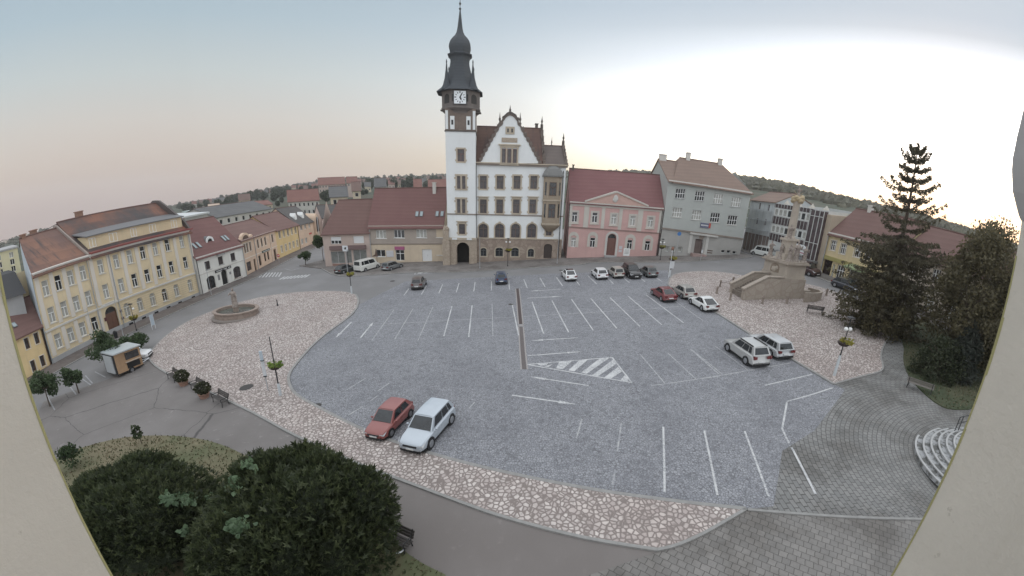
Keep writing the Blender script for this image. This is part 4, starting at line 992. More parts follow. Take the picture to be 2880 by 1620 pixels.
# gable
L1 = [('t', q) for q in ((484, 352), (484, 328), (500, 318), (503, 292), (518, 280), (524, 250), (545, 236), (549, 208), (568, 190), (574, 160), (592, 148), (598, 118), (618, 100), (624, 72), (645, 52), (652, 24), (668, 8))]
L2 = [('T', q) for q in ((768, 1268), (772, 1232), (790, 1212), (800, 1196), (822, 1178), (850, 1166), (880, 1178), (902, 1196), (913, 1212), (930, 1232), (934, 1268))]
L3 = [('t', q) for q in ((842, 8), (856, 24), (862, 52), (880, 72), (886, 100), (905, 118), (912, 148), (930, 160), (936, 190), (953, 208), (958, 236), (976, 250), (982, 280), (1000, 292), (1003, 318), (1016, 328), (1018, 352))]
pts = [T.uz(r, *q, -.15) for r, q in L1 + L2 + L3]
mb = MB(); mb.prism([(a_, -.15, c_) for a_, c_ in pts], (0, .6, 0)); gb = T.part('gable', mb, WP)
mb = MB()
for k in range(len(pts) - 1):
    a_, c_ = Vector((pts[k][0], 0, pts[k][1])), Vector((pts[k + 1][0], 0, pts[k + 1][1])); d_ = (c_ - a_).normalized(); nr = Vector((-d_.z, 0, d_.x))
    lump = .44 if k % 2 else .16
    p = [a_ - nr * .14, c_ - nr * .14, c_ + nr * lump, a_ + nr * lump]
    mb.prism([(v.x, -.24, v.z) for v in p], (0, .78, 0))
T.part('gable_coping', mb, M('weathered_coping', stonework, (.19, .155, .135), (.27, .22, .19), (.12, .10, .09), 3), parent=gb)
u, zz = tu(748, 288, -.15)
for dx in (-.98, 0, .98): T.win(u + dx, zz, .68, 2.35, '1', GLASS_B, M('red_brown_frame', plain, (.14, .055, .045), .5), y=-.31, rec=.02, hole=False)
mb = MB()
for dx in (-1.55, -.62, .36, 1.3): mb.box(u + dx, u + dx + .25, -.36, -.151, zz - 1.3, zz + 1.35)
mb.box(u - 1.9, u + 1.9, -.5, -.151, zz + 1.72, zz + 1.9); mb.box(u - 1.65, u + 1.65, -.34, -.151, zz + 1.351, zz + 1.719); mb.box(u - 1.65, u + 1.65, -.4, -.151, zz - 1.5, zz - 1.301); T.part('surround', mb, SANDL, parent=gb)
u, zz = tu(750, 142, -.15); mb = MB(); mb.box(u - 1.35, u + 1.35, -.24, -.151, zz - .36, zz + .36); T.part('plaque', mb, SAND, parent=gb)
u, zz = tu(755, 55, -.15); mb = MB(); mb.box(u - .78, u + .78, -.24, -.151, zz - .6, zz + .6); T.part('surround', mb, SANDL, parent=gb)
T.each('window', [(u - .48, u - .22, -.26, -.241, zz - .3, zz + .3), (u + .22, u + .48, -.26, -.241, zz - .3, zz + .3)], GLASS_D, gb)
def finial(u, y, z, hgt, name='finial', parent=None, mat=None, r=.16):
    mb = MB(); mb.lathe([(r * 1.5, z), (r * 1.5, z + hgt * .12), (r * .6, z + hgt * .2), (r, z + hgt * .35), (r * 1.3, z + hgt * .45), (r * .7, z + hgt * .58), (r * .35, z + hgt * .8), (.02, z + hgt)], 8, (u, y, 0)); return T.part(name, mb, mat or M('dark_stone', plain, (.10, .085, .075)), 60, parent)
DS = M('dark_stone', plain, (.10, .085, .075))
ax, az_ = T.uz('T', 850, 1166, -.1); finial(ax, .1, az_ + .1, 1.4, parent=gb)
for x_ in (745, 952):
    u, zz = T.uz('T', x_, 1262, 0); finial(u, .1, zz - .1, 1.9, parent=gb)
mb = MB(); a_ = [T.uz('T', *q, -.1) for q in ((765, 1240), (785, 1200), (815, 1172), (850, 1152), (885, 1172), (915, 1200), (936, 1240))]
for k in range(6): mb.prism([(a_[k][0], -.3, a_[k][1]), (a_[k + 1][0], -.3, a_[k + 1][1]), (a_[k + 1][0], -.3, a_[k + 1][1] + .3), (a_[k][0], -.3, a_[k][1] + .3)], (0, 1.0, 0))
T.part('gable_cap', mb, DS, parent=gb)
# roofs
r1 = T.gable_roof(17.7, 6, 24.3, 12, TILEB, x0=4.2, x1=15.9, over=.2); T.chimney(8.9, 5.8, 24.0, 1.2, 1.0, .7, DS, r1); T.chimney(15.2, 6.2, 24.2, .8, .5, .5, DS, r1)
mb = MB(); mb.prism([(9.9, .3, 25.0), (6.0, .3, 18.5), (13.9, .3, 18.5)], (0, 5.6, -.6)); T.part('cross_roof', mb, TILEB, parent=r1)
r2 = T.gable_roof(17.7, 5, 21.3, 10, M('grey_brown_tiles', tiles, (.13, .105, .095), (.16, .13, .115)), x0=15.9, x1=20.0, over=.25)
def side_gable(u, zt, zb, name, half):
    n = 6; p = [(u, .0, zb)]
    for k in range(n):
        y0 = half * k / n; zz = zb + (zt - zb) * (k + .6) / n; p += [(u, y0 + .05, zz), (u, y0 + half / n * .9, zz + .12)]
    p.append((u, half, zt + .5)); p += [(u, 2 * half - q[1], q[2]) for q in p[:-1][::-1]]
    mb = MB(); mb.prism(p, (.5, 0, 0)); o = T.part(name, mb, M('weathered_coping'))
    for k in (1, 3, 5): finial(u + .25, half * (k + .5) / n, zb + (zt - zb) * (k + .6) / n, 1.0, parent=o, r=.12)
    finial(u + .25, half, zt + .4, 1.6, parent=o); return o
side_gable(15.9, 24.4, 17.6, 'fire_gable', 6); side_gable(19.9, 21.6, 17.6, 'fire_gable', 5)
finial(18.0, 5, 21.2, 1.6, parent=r2, r=.1)
# oriel bay
ou = (tu(1045, 600)[0] + tu(1222, 600)[0]) / 2; wd = 3.0; zb, zt = 7.5, 15.6
def oct_plan(h, d, c): return [(ou - h, 0), (ou - h, -d + c * .55), (ou - h + c, -d), (ou + h - c, -d), (ou + h, -d + c * .55), (ou + h, 0)]
mb = MB(); P = oct_plan(1.55, 1.15, .6); mb.prism([(a_, c_, zb) for a_, c_ in P], (0, 0, zt - zb)); oo = T.part('oriel', mb, M('oriel_stone', plaster, (.33, .27, .205), .15, .15))
mb = MB(); Q0 = oct_plan(.5, .3, .2); Q1 = oct_plan(1.7, 1.3, .6)
lev = [(6.15, .25, .1), (6.5, .9, .55), (6.95, 1.4, 1.0), (7.35, 1.66, 1.25), (7.499, 1.66, 1.25)]
for j in range(len(lev) - 1):
    a_, c_ = oct_plan(lev[j][1], lev[j][2], min(.6, lev[j][1] * .4)), oct_plan(lev[j + 1][1], lev[j + 1][2], min(.6, lev[j + 1][1] * .4))
    for k in range(5): mb.face([(*a_[k], lev[j][0]), (*a_[k + 1], lev[j][0]), (*c_[k + 1], lev[j + 1][0]), (*c_[k], lev[j + 1][0])])
T.part('oriel_base', mb, M('oriel_stone'), parent=oo)
mb = MB(); lev = [(15.601, 1.85, 1.4), (15.85, 1.85, 1.4), (16.4, 1.6, 1.2), (16.9, 1.3, .95), (17.4, .75, .45)]
for j in range(len(lev) - 1):
    a_, c_ = oct_plan(lev[j][1], lev[j][2], .6), oct_plan(lev[j + 1][1], lev[j + 1][2], min(.5, lev[j + 1][1] * .5))
    for k in range(5): mb.face([(*a_[k], lev[j][0]), (*a_[k + 1], lev[j][0]), (*c_[k + 1], lev[j + 1][0]), (*c_[k], lev[j + 1][0])])
mb.face([(*q, 15.601) for q in oct_plan(1.85, 1.4, .6)]); T.part('oriel_roof', mb, M('weathered_lead', plain, (.17, .17, .165), .6), parent=oo)
for zz, hh in ((13.6, 2.2), (9.9, 2.35)):
    T.win(ou, zz, 1.25, hh, 't2', GLASS_D, BROWN, y=-1.22, rec=.0, hole=False)
    for sx in (-1, 1):
        mb = MB(); a_ = Vector((ou + sx * 1.55, -.79)); c_ = Vector((ou + sx * .98, -1.14)); m_ = [(a_ * .8 + c_ * .2), (a_ * .2 + c_ * .8)]
        mb.face([(v.x + sx * .012, v.y - .012, q) for v, q in ((m_[0], zz - hh / 2), (m_[1], zz - hh / 2), (m_[1], zz + hh / 2), (m_[0], zz + hh / 2))]); T.part('side_window', mb, GLASS_D, parent=oo)
mb = MB(); P = oct_plan(1.68, 1.28, .6)
for zz in (7.5, 11.55):
    mb = MB(); mb.prism([(a_, c_, zz) for a_, c_ in P], (0, 0, .22)); T.part('oriel_course', mb, SANDL, parent=oo)
for x0_, x1_, y0_, y1_ in ((447, 447, 340, 1215), (1240, 1195, 420, 1240)):
    u0, z0 = tu(x0_, y0_, -.3); u1, z1 = tu(x1_, y1_, -.3); mb = MB(); mb.tube((u0, -.3, z1), (u0, -.3, z0), .07, n=6); T.part('downpipe', mb, METAL_D)
mb = MB(); mb.box(18.55, 20.05, -.05, .01, 5.0, 17.1); T.part('wall_strip', mb, WP)
# tower
TC, TF, TW = 1.62, -.75, 2.55          # axis, front, half width
T.holes = []
def tt(x, y): return T.uz('t', x, y, TF)
T.win(*tt(310, 280), 1.15, 1.95, 't2', GLASS_B, M('red_brown_frame'), y=TF, sur=ears)
for y_ in (525, 740):
    for sx in (-.44, .44):
        u, zz = tt(313, y_); T.win(u + sx, zz, .58, 2.1 if y_ == 525 else 2.35, '1', GLASS_B, BROWN, y=TF)
u, zz = tt(320, 948); T.win(u, zz, 1.1, 1.75, '1', GLASS_B, BROWN, y=TF, sur=hood)
th = list(T.holes)
mb = MB(); zt_ = 22.35; facade(mb, TC - TW, TC + TW, PL, zt_, TF, th, .16)
for xx, fl in ((TC - TW, 0), (TC + TW, 1)):
    p = [(xx, TF, -1.5), (xx, TF, zt_), (xx, TF + 5.1, zt_), (xx, TF + 5.1, -1.5)]; mb.face(p if not fl else p[::-1])
mb.face([(TC + TW, TF + 5.1, -1.5), (TC + TW, TF + 5.1, zt_), (TC - TW, TF + 5.1, zt_), (TC - TW, TF + 5.1, -1.5)]); tw = T.part('tower', mb, WP)
mb = MB()
for y_, hh in ((525, 2.1), (740, 2.35)):
    u, zz = tt(313, y_); a_ = hh / 2
    mb.box(u - 1.0, u - .74, TF - .06, TF + .01, zz - a_, zz + a_); mb.box(u + .74, u + 1.0, TF - .06, TF + .01, zz - a_, zz + a_); mb.box(u - .145, u + .145, TF - .06, TF + .01, zz - a_, zz + a_)
    mb.box(u - 1.1, u + 1.1, TF - .08, TF + .01, zz + a_ + .001, zz + a_ + .3); mb.box(u - 1.1, u + 1.1, TF - .1, TF + .01, zz - a_ - .26, zz - a_ - .001)
    for sx in (-1, 1):
        for dz in (-a_ + .1, a_ - .5): mb.box(u + sx * 1.08 - .12, u + sx * 1.08 + .12, TF - .055, TF + .01, zz + dz, zz + dz + .32)
T.part('surround', mb, SANDL, parent=tw)
T.holes = []; u, zz = tt(330, 1160); zb_ = plane_z(-9.5, 75) - T.z0 - .02
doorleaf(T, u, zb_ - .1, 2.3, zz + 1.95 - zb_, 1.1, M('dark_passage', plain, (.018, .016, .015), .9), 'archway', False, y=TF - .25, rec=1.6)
mb = MB(); facade(mb, TC - TW - .15, TC + TW + .15, -1.5, PL - .3, TF - .25, T.holes, 1.5)
for xx in (TC - TW - .15, TC + TW + .15): mb.face([(xx, TF - .25, -1.5), (xx, TF - .25, PL - .3), (xx, 1, PL - .3), (xx, 1, -1.5)])
mb.face([(TC - TW - .15, TF - .25, PL - .3), (TC + TW + .15, TF - .25, PL - .3), (TC + TW + .15, .4, PL - .3), (TC - TW - .15, .4, PL - .3)]); T.part('stone_base', mb, SAND, parent=tw)
mb = MB(); mb.box(TC - TW - .15, TC + TW + .15, TF - .4, TF + .02, PL - .29, PL + .12); mb.box(TC - 1.9, TC - 1.0, TF - .3, TF, PL - .7, PL - .3) ; T.part('stone_course', mb, SANDL, parent=tw)
T.each('white_panel', [(a_, c_, TF - .43, TF - .401, PL - .22, PL + .1) for a_, c_ in ((TC - 1.75, TC - .85), (TC + .9, TC + 1.8))], WP, tw)
mb = MB()                                                   # rusticated stones beside the archway and the corner pier
for k in range(3):
    for sx in (-1, 1): mb.box(TC + .05 + sx * 1.72 - .5, TC + .05 + sx * 1.72 + .5, TF - .5 + .06 * k, TF - .2, zb_ - .3 + k * .62, zb_ + .3 + k * .62)
mb.box(TC - TW - .95, TC - TW + .35, TF - .75, TF + .8, -1.6, 4.3); mb.box(TC - TW - .8, TC - TW + .2, TF - .6, TF + .5, 4.301, 6.0); mb.blob((TC - TW - .3, TF - .1, 6.2), .55, .5, .75, seed=3); T.part('corner_pier', mb, SAND, parent=tw)
T.band('string_course', 8.85, .2, .1, M('grey_brown_stone'), TC - TW - .02, TC + TW + .02, TF, parent=tw)
ZB = 22.352
mb = MB(); mb.box(TC - TW - .12, TC + TW + .12, TF - .12, TF + 5.2, ZB, ZB + .2); T.part('tower_course', mb, DS, parent=tw)
mb = MB(); mb.box(TC - TW - .02, TC + TW + .02, TF - .02, TF + 5.12, ZB + .201, 25.9); tb = T.part('stone_stage', mb, M('brown_tower_stone', stonework, (.21, .165, .14), (.28, .22, .18), (.16, .13, .11), 1.8), parent=tw)
for sx in (-1, 1):
    T.each('white_panel', [(TC + sx * 2.28 - .22, TC + sx * 2.28 + .22, TF - .10, TF - .021, ZB + .35, 25.6), (TC + sx * 1.35 - .36, TC + sx * 1.35 + .36, TF - .10, TF - .021, ZB + .35, 24.75)], WP, tw)
    T.boxp('slit_window', TC + sx * 1.35 - .17, TC + sx * 1.35 + .17, TF - .13, TF - .101, ZB + 1.05, 24.15, GLASS_D, tw)
YC = TF + 2.55; A0 = math.pi / 8
mb = MB(); mb.lathe([(2.75, 25.2), (2.9, 25.5), (3.55, 25.95), (3.55, 26.1), (3.42, 26.2), (3.42, 28.55), (3.55, 28.65)], 8, (TC, YC, 0), a0=A0); ga = T.part('gallery', mb, M('grey_gallery_stone', plaster, (.17, .15, .14), .2, .15), parent=tw)
ap = 3.42 * math.cos(A0)
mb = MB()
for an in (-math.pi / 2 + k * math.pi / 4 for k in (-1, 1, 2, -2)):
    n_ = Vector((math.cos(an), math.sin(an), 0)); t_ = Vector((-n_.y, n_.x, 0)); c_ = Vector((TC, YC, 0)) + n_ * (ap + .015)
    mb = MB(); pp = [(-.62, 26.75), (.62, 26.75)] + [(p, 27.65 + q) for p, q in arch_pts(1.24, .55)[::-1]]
    mb.face([tuple(c_ + t_ * p + Vector((0, 0, q))) for p, q in pp]); T.part('gallery_shade_panel', mb, M('opening_shade', plain, (.03, .028, .027)), parent=ga)  # flat dark panels; the shade of the gallery openings is their colour
T.each('gallery_shade_panel', [(TC + sx * 1.2 - .14, TC + sx * 1.2 + .14, YC - ap - .015, YC - ap + .01, 26.9, 28.0) for sx in (-1, 1)], M('opening_shade'), ga)  # narrow dark strips, shade of the slots put into the colour
cz = 27.5; cy_ = YC - ap
mb = MB(); mb.box(TC - 1.06, TC + 1.06, cy_ - .16, cy_ - .001, cz - 1.06, cz + 1.06); ck = T.part('clock', mb, METAL_D, parent=tw)
mb = MB(); mb.box(TC - .97, TC + .97, cy_ - .19, cy_ - .161, cz - .97, cz + .97); T.part('clock_face', mb, M('white_clock_face', plain, (.80, .83, .85), .4, 0, .03), parent=ck)
mb = MB()
for k in range(12):
    an = math.pi / 6 * k; d_ = Vector((math.sin(an), 0, math.cos(an))); p_ = Vector((d_.z, 0, -d_.x)); r0, r1_ = (.62, .92) if k % 3 == 0 else (.62, .84)
    wd_ = .055 if k % 3 else .075
    c_ = Vector((TC, cy_ - .20, cz)); mb.face([tuple(c_ + d_ * r0 - p_ * wd_), tuple(c_ + d_ * r0 + p_ * wd_), tuple(c_ + d_ * r1_ + p_ * wd_), tuple(c_ + d_ * r1_ - p_ * wd_)])
T.part('hour_marks', mb, M('clock_black', plain, (.012, .012, .014), .4), parent=ck)
mb = MB()
for an, ln, wd_ in ((math.radians(30), .80, .085), (math.radians(152), .52, .12)):
    d_ = Vector((math.sin(an), 0, math.cos(an))); p_ = Vector((d_.z, 0, -d_.x)); c_ = Vector((TC, cy_ - .22, cz)); mb.prism([tuple(c_ - d_ * .1 - p_ * wd_), tuple(c_ - d_ * .1 + p_ * wd_), tuple(c_ + d_ * ln * .7 + p_ * wd_), tuple(c_ + d_ * ln + p_ * .02), tuple(c_ + d_ * ln * .7 - p_ * wd_)], (0, -.02, 0))
T.part('clock_hands', mb, M('clock_black'), parent=ck)
prof = [(4.15, 28.66), (4.05, 28.78), (3.3, 29.35), (2.75, 30.1), (2.35, 31.0), (2.05, 31.9), (1.80, 32.8), (1.68, 33.5), (1.70, 34.0), (1.80, 34.25), (2.15, 34.55), (2.18, 34.7), (1.75, 34.9), (1.82, 35.3), (1.95, 35.8), (1.90, 36.3), (1.65, 36.9), (1.25, 37.4), (.85, 37.8), (.60, 38.3), (.45, 39.0), (.32, 40.0), (.20, 41.0), (.10, 41.8)]
mb = MB(); mb.lathe([(r, z_) for r, z_ in prof], 8, (TC - .2, YC, 0), a0=A0); sp_ = T.part('spire', mb, SLATE, 25, parent=tw)
mb = MB(); mb.lathe([(.04, 41.7), (.22, 42.0), (.04, 42.25), (.05, 42.5), (.20, 42.8), (.05, 43.1), (.03, 44.6)], 8, (TC - .22, YC, 0)); mb.box(TC - .62, TC - .24, YC - .015, YC + .015, 43.5, 43.9); mb.box(TC - .2, TC + .25, YC - .015, YC + .015, 44.0, 44.06); T.part('weather_vane', mb, METAL_D, parent=sp_)
for k, (sx, sy) in enumerate(((-1, -1), (1, -1), (-1, 1), (1, 1))):
    mb = MB(); mb.lathe([(1.0, 28.8), (.62, 29.6), (.34, 30.6), (.18, 31.8), (.08, 32.9), (.12, 33.1), (.03, 33.5)], 8, (TC + sx * 2.15 - .1, YC + sy * 2.15, 0)); T.part('pinnacle', mb, SLATE, 50, parent=sp_)
T.each('gargoyle', [(TC + TW, TC + TW + .9, TF + .3, TF + 1.2, 25.35, 25.5), (TC - TW - .8, TC - TW, TF + .3, TF + 1.2, 25.6, 25.75)], DS, tw)
# ---------------------------------------------------------------- pink house
PK = M('pink_plaster', plaster, (.57, .37, .345), .08, .12); PTRIM = M('grey_cream_pilaster', plaster, (.55, .52, .47), .08, .1)
H = Bldg('pink_house', 'pink two storey house with pale pilasters, low pediment and crimson roof', 'house', (9.75, 76.3), (26.6, 75.5), -.035)
psur = (PTRIM, .2, 'ledge')
for x_, y_ in ((240, 762), (445, 768), (640, 785), (832, 800), (1014, 815)): H.win(*H.uz('p', x_, y_), .98, 1.75, 'j', GLASS_D if x_ < 500 else GLASS_P, sur=(PTRIM, .28, 'ledge'))
for x_, y_, pn in ((228, 1020, 1), (422, 1022, 0), (800, 1045, 0), (982, 1055, 0)): H.win(*H.uz('p', x_, y_), .95, 1.75, 'j', GLASS_P if pn else GLASS_D, y=0)
mb = MB()
for x_, y_ in ((228, 1000), (422, 1000), (805, 1025), (985, 1035)):
    mb = MB(); u, zz = H.uz('p', x_, y_); o_, i_ = arch_pts(1.9, .95), arch_pts(1.02, .3)
    mb.box(u - .95, u - .5, -.05, .01, zz - 1.2, zz + .6); mb.box(u + .5, u + .95, -.05, .01, zz - 1.2, zz + .6)
    for k in range(8): mb.prism([(u + q[0], -.05, zz + .6 + q[1]) for q in (o_[k], o_[k + 1], i_[k + 1], i_[k])], (0, .055, 0))
    H.part('surround', mb, PTRIM)
u, zz = H.uz('p', 610, 1080); doorleaf(H, u, zz - 1.3, 1.55, 3.9, .8, M('brown_front_door', plain, (.17, .085, .07), .5), light=GLASS_D)
mb = MB(); mb.box(u - 1.2, u - .82, -.08, .01, zz - 1.4, zz + 1.9); mb.box(u + .82, u + 1.2, -.08, .01, zz - 1.4, zz + 1.9)
o_, i_ = arch_pts(2.4, 1.15), arch_pts(1.62, .8)
for k in range(8): mb.prism([(u + q[0], -.08, zz + 1.9 + q[1]) for q in (o_[k], o_[k + 1], i_[k + 1], i_[k])], (0, .085, 0))
H.part('door_surround', mb, M('pale_stone', plaster, (.56, .55, .52))); H.boxp('step', u - 1.1, u + 1.1, -.5, -.001, zz - 1.9, zz - 1.3, GREYP)
h_w = H.wall(10.25, 10, PK, gable=(5.5, 16.0), base=-1)
H.band('string_course', 5.72, .18, .12, M('brown_trim', plaster, (.27, .19, .17))); H.band('cornice', 9.55, .5, .10, PTRIM); H.band('cornice', 10.051, .22, .32, PTRIM)
H.each('pilaster', [(u - (.45 if u in (3.15, 12.9) else .3), u + (.45 if u in (3.15, 12.9) else .3), -.06, .01, 5.9, 9.55) for u in (.25, 3.15, 6.2, 9.35, 12.9, 16.6)], PTRIM)
a_, c_, e_ = H.uz('p', 345, 608, -.3), H.uz('p', 670, 520, -.3), H.uz('p', 990, 665, -.3)
mb = MB(); zl = 10.28; mb.prism([(a_[0], -.25, zl), (c_[0], -.25, c_[1] + .1), (e_[0], -.25, zl)], (0, 2.4, 0)); pd = H.part('pediment', mb, M('pale_pink_pediment', plaster, (.55, .37, .32)))
mb = MB()
for p, q in ((a_, c_), (e_, c_)):
    z0_, z1_ = zl, c_[1] + .1; mb.prism([(p[0], -.42, z0_), (q[0], -.42, z1_), (q[0], -.42, z1_ + .28), (p[0], -.42, z0_ + .28)], (0, 2.7, 0))
H.part('pediment_cornice', mb, PTRIM, parent=pd)
mb = MB(); u, zz = H.uz('p', 660, 575, -.3); mb.blob((u, -.3, zz), .45, .12, .6, seed=4); mb.blob((u - .35, -.3, zz - .2), .2, .1, .3, seed=5); H.part('crest', mb, M('pale_stone'), parent=pd)
h_r = H.gable_roof(10.35, 5.5, 16.15, 10, PINKTILE, over=.3, side=.12, hipr=.0); H.chimney(.6, 5.3, 16.0, .7, .3, .3, DS, h_r)
H.each('notice_board', [(u + 1.55, u + 2.15, -.06, 0, 1.9, 2.3), (u + 1.55, u + 2.15, -.06, 0, 2.45, 3.0)], M('pale_board')); H.pipe(16.75, 0, 10.0, -.1, METAL_D); H.pipe(.02, 0, 10.0, -.1, METAL_D)
# ---------------------------------------------------------------- grey-green office building
GG = M('grey_green_plaster', plaster, (.43, .45, .43), .06, .08); GSTONE = M('grey_stone_front', plaster, (.40, .39, .37), .1, .12)
O = Bldg('office_building', 'grey green three storey office building with stone ground floor and tan hipped roof', 'office building', (26.8, 75.3), (42, 74.8), -.08)
for x_, y_ in ((1318, 522), (1516, 548), (1705, 577), (1885, 610)): O.win(*O.uz('p', x_, y_), 1.75, 1.65, 't4', GLASS_D if x_ < 1700 else GLASS_P, sill=GREYP)
for x_, y_ in ((1285, 715), (1483, 742), (1672, 768), (1848, 795)): O.win(*O.uz('p', x_, y_), 1.75, 1.65, 't4', GLASS_D if x_ > 1600 else GLASS_P, sill=CORN)
for x_, y_ in ((1195, 935), (1266, 942), (1338, 950), (1778, 990), (1835, 997), (1900, 1005)): O.win(*O.uz('p', x_, y_), .95, 2.3, '1', GLASS_B, BROWN)
for x_, y_ in ((1180, 1085), (1245, 1088), (1313, 1092)): O.win(*O.uz('p', x_, y_), .8, 1.0, '1', GLASS_P, WHITE, sill=GREYP)
for x_, y_ in ((1752, 1112), (1808, 1116), (1866, 1124)): O.win(*O.uz('p', x_, y_), .75, .55, '1', GLASS_D, WHITE, sill=GREYP)
u, zz = O.uz('p', 1500, 1060); doorleaf(O, u, zz - 1.3, 1.5, 2.6, 0, M('grey_brown_door', plain, (.15, .115, .105), .5))
u3, z3 = O.uz('p', 1640, 980); O.win(u3, z3, 1.0, 1.9, '1', GLASS_B, BROWN)
hs = O.holes
O.wall(13.4, 14, GG, gable=(7.5, 17.3), base=5.05, holes=[h for h in hs if h[2] > 5.1])
mb = MB(); facade(mb, 0, O.L, -1.5, 5.0, -.1, [h for h in hs if h[3] < 5.0], .22)
for xx in (0, O.L): p = [(xx, -.1, -1.5), (xx, -.1, 5.0), (xx, 14, 5.0), (xx, 14, -1.5)]; mb.face(p if xx == 0 else p[::-1])
O.part('ground_floor_wall', mb, GSTONE); O.band('string_course', 5.001, .28, .25, M('grey_brown_stone')); O.band('cornice', 13.2, .28, .4, CORN)
mb = MB(); mb.box(u - 2.0, u + 3.2, -.5, -.101, zz + 2.0, zz + 2.3); mb.box(u - 1.9, u - 1.4, -.22, -.101, zz - 1.5, zz + 2.0); mb.box(u + 1.2, u + 1.7, -.22, -.101, zz - 1.5, zz + 2.0); O.part('portal', mb, M('pale_stone'))
mb = MB(); mb.lathe([(.5, 0), (.5, .06)], 16); me = mb.mesh('roundel', M('grey_brown_stone')); ro = link('roundel', me, O.root, (u + .3, -.10, zz + 1.75 - .08 * u)); ro.rotation_euler = (math.pi / 2, 0, 0)
O.boxp('step', u - 1.3, u + 1.3, -1.3, -.101, zz - 1.9, zz - 1.3, M('pink_granite', plain, (.36, .26, .24)))
us, zs = O.uz('p', 1576, 850, -.2); mb = MB(); mb.box(us - .95, us + .6, -.14, 0, zs - .42, zs + .42); sg = O.part('bank_sign', mb, M('slate_blue_sign', plain, (.13, .14, .21), .5))
mb = MB(); mb.box(us + .601, us + .95, -.15, 0, zs - .35, zs + .5); O.part('red_panel', mb, M('red_sign'), parent=sg)
mb = MB()
for k in range(7): mb.box(us - .8 + k * .19, us - .68 + k * .19, -.155, -.141, zs - .08, zs + .12)
O.part('lettering', mb, WHITE, parent=sg)
mb = MB(); mb.box(us + 1.1, us + 2.1, -.14, -.101, 2.2, 2.35); mb.box(us + 1.1, us + 2.1, -.14, -.101, 1.8, 1.95); O.part('brass_letters', mb, BROWN)
o1 = O.gable_roof(13.5, 7.5, 17.5, 14, TANTILE, x0=-.2, x1=7, over=.5)
o2 = O.gable_roof(13.5, 7.2, 18.25, 14.2, TANTILE, x0=.6, x1=O.L + .3, over=.55, hipl=3.2, hipr=3.4, y0=0)
O.chimney(.7, 7.4, 17.4, .9, 1.3, .7, CORN, o1); O.chimney(5.4, 7.0, 18.2, 1.0, .7, .7, CORN, o2); O.chimney(11.7, 7.0, 18.1, .9, .7, .7, CORN, o2)
mb = MB(); mb.tube((5.5, 7, 19.2), (5.5, 7, 20.6), .03, n=5); mb.tube((5.2, 7, 20.1), (5.8, 7, 20.3), .02, n=5); O.part('aerial', mb, METAL_D, parent=o2)
# ---------------------------------------------------------------- right-hand street front
Wb = Bldg('scaffolded_house', 'pale house under scaffold boards with dark brown stone ground floor behind the column', 'house', (45.9, 81.2), (46.7, 74), -.03)
for x_, y_ in ((640, 260), (800, 290), (590, 540), (740, 560)): Wb.win(*Wb.uz('n', x_, y_), .55, 1.1, '1', GLASS_B, BROWN)
Wb.wall(9.95, 8, M('pale_grey_plaster', plaster, (.52, .55, .56), .08, .1), gable=(4, 11.5)); Wb.gable_roof(9.95, 4, 11.6, 8, TANTILE, over=.3)
Wb.boxp('ground_floor_wall', -.05, 7.3, -.1, -.001, -1.5, 3.7, M('dark_brown_stone', plaster, (.17, .135, .12), .3, .3))
mb = MB()
for zz in (4.6, 6.4, 8.2): mb.box(.3, 7.0, -1.1, -.3, zz, zz + .06)
for x_ in (.4, 2.5, 4.6, 6.8):
    for y_ in (-.3, -1.1): mb.tube((x_, y_, -1.2), (x_, y_, 9.4), .035, n=5)
Wb.part('scaffold', mb, METAL_G)
Gl = Bldg('glazed_shop_block', 'modern shop block with ribbon windows and dark glazed stair tower behind the column', 'commercial building', (46.6, 74), (47.8, 61.3), -.05)
BAND = M('white_cladding', plaster, (.55, .56, .55), .08, .1); DGL = M('violet_dark_glass', glass, (.10, .075, .08), .2, .4)
Gl.wall(10.05, 12, BAND, x1=12.7); 
Gl.each('dark_glazing', [(-.02, 9.6, -.06, -.005, z0_, z1_) for z0_, z1_ in ((9.35, 10.0), (6.55, 7.85), (3.6, 4.85))], DGL)
for zz in (8.62, 5.7):
    for k in range(8): Gl.win(.75 + k * 1.13, zz, .95, 1.15, 'n' if k % 2 else '1', GLASS_P if k not in (3, 6) else GLASS_D, WHITE, y=-.02, rec=-.04, hole=False)
mb = MB()
for k in range(13): mb.box(.2 + k * .78 - .03, .2 + k * .78 + .03, -.10, -.061, 3.6, 4.85); mb.box(.2 + k * .78 - .03, .2 + k * .78 + .03, -.10, -.061, 6.55, 7.85); mb.box(.2 + k * .78 - .03, .2 + k * .78 + .03, -.10, -.061, 9.35, 10.0)
Gl.part('mullion', mb, BAND)
mb = MB(); mb.box(9.7, 12.7, -.7, 0, -.3, 9.9); st = Gl.part('glazed_stair_tower', mb, DGL)
mb = MB()
for u in (9.75, 10.75, 11.75, 12.65): mb.box(u - .06, u + .06, -.76, -.701, -.3, 9.9)
mb.box(9.7, 12.7, -.75, -.702, 4.9, 5.0); mb.box(9.7, 12.7, -.75, -.702, 9.0, 9.1); Gl.part('mullion', mb, BAND, parent=st)
for k in range(4): mb = MB(); mb.lathe([(.55, 0), (0.02, .75)], 4, (1.5 + k * 3.1, 1.2, 10.05), a0=math.pi / 4); Gl.part('roof_lantern', mb, M('pale_lantern', plain, (.5, .47, .42)))
mb = MB(); mb.prism([(6.7, -1.0, 2.75), (10.9, -1.0, 2.75), (10.9, -1.0, 3.75), (9.9, -1.0, 4.25), (7.2, -1.0, 4.25), (6.5, -1.0, 3.7)], (0, .3, 0)); sg = Gl.part('shop_sign', mb, M('white_sign', plain, (.70, .72, .73), .5))
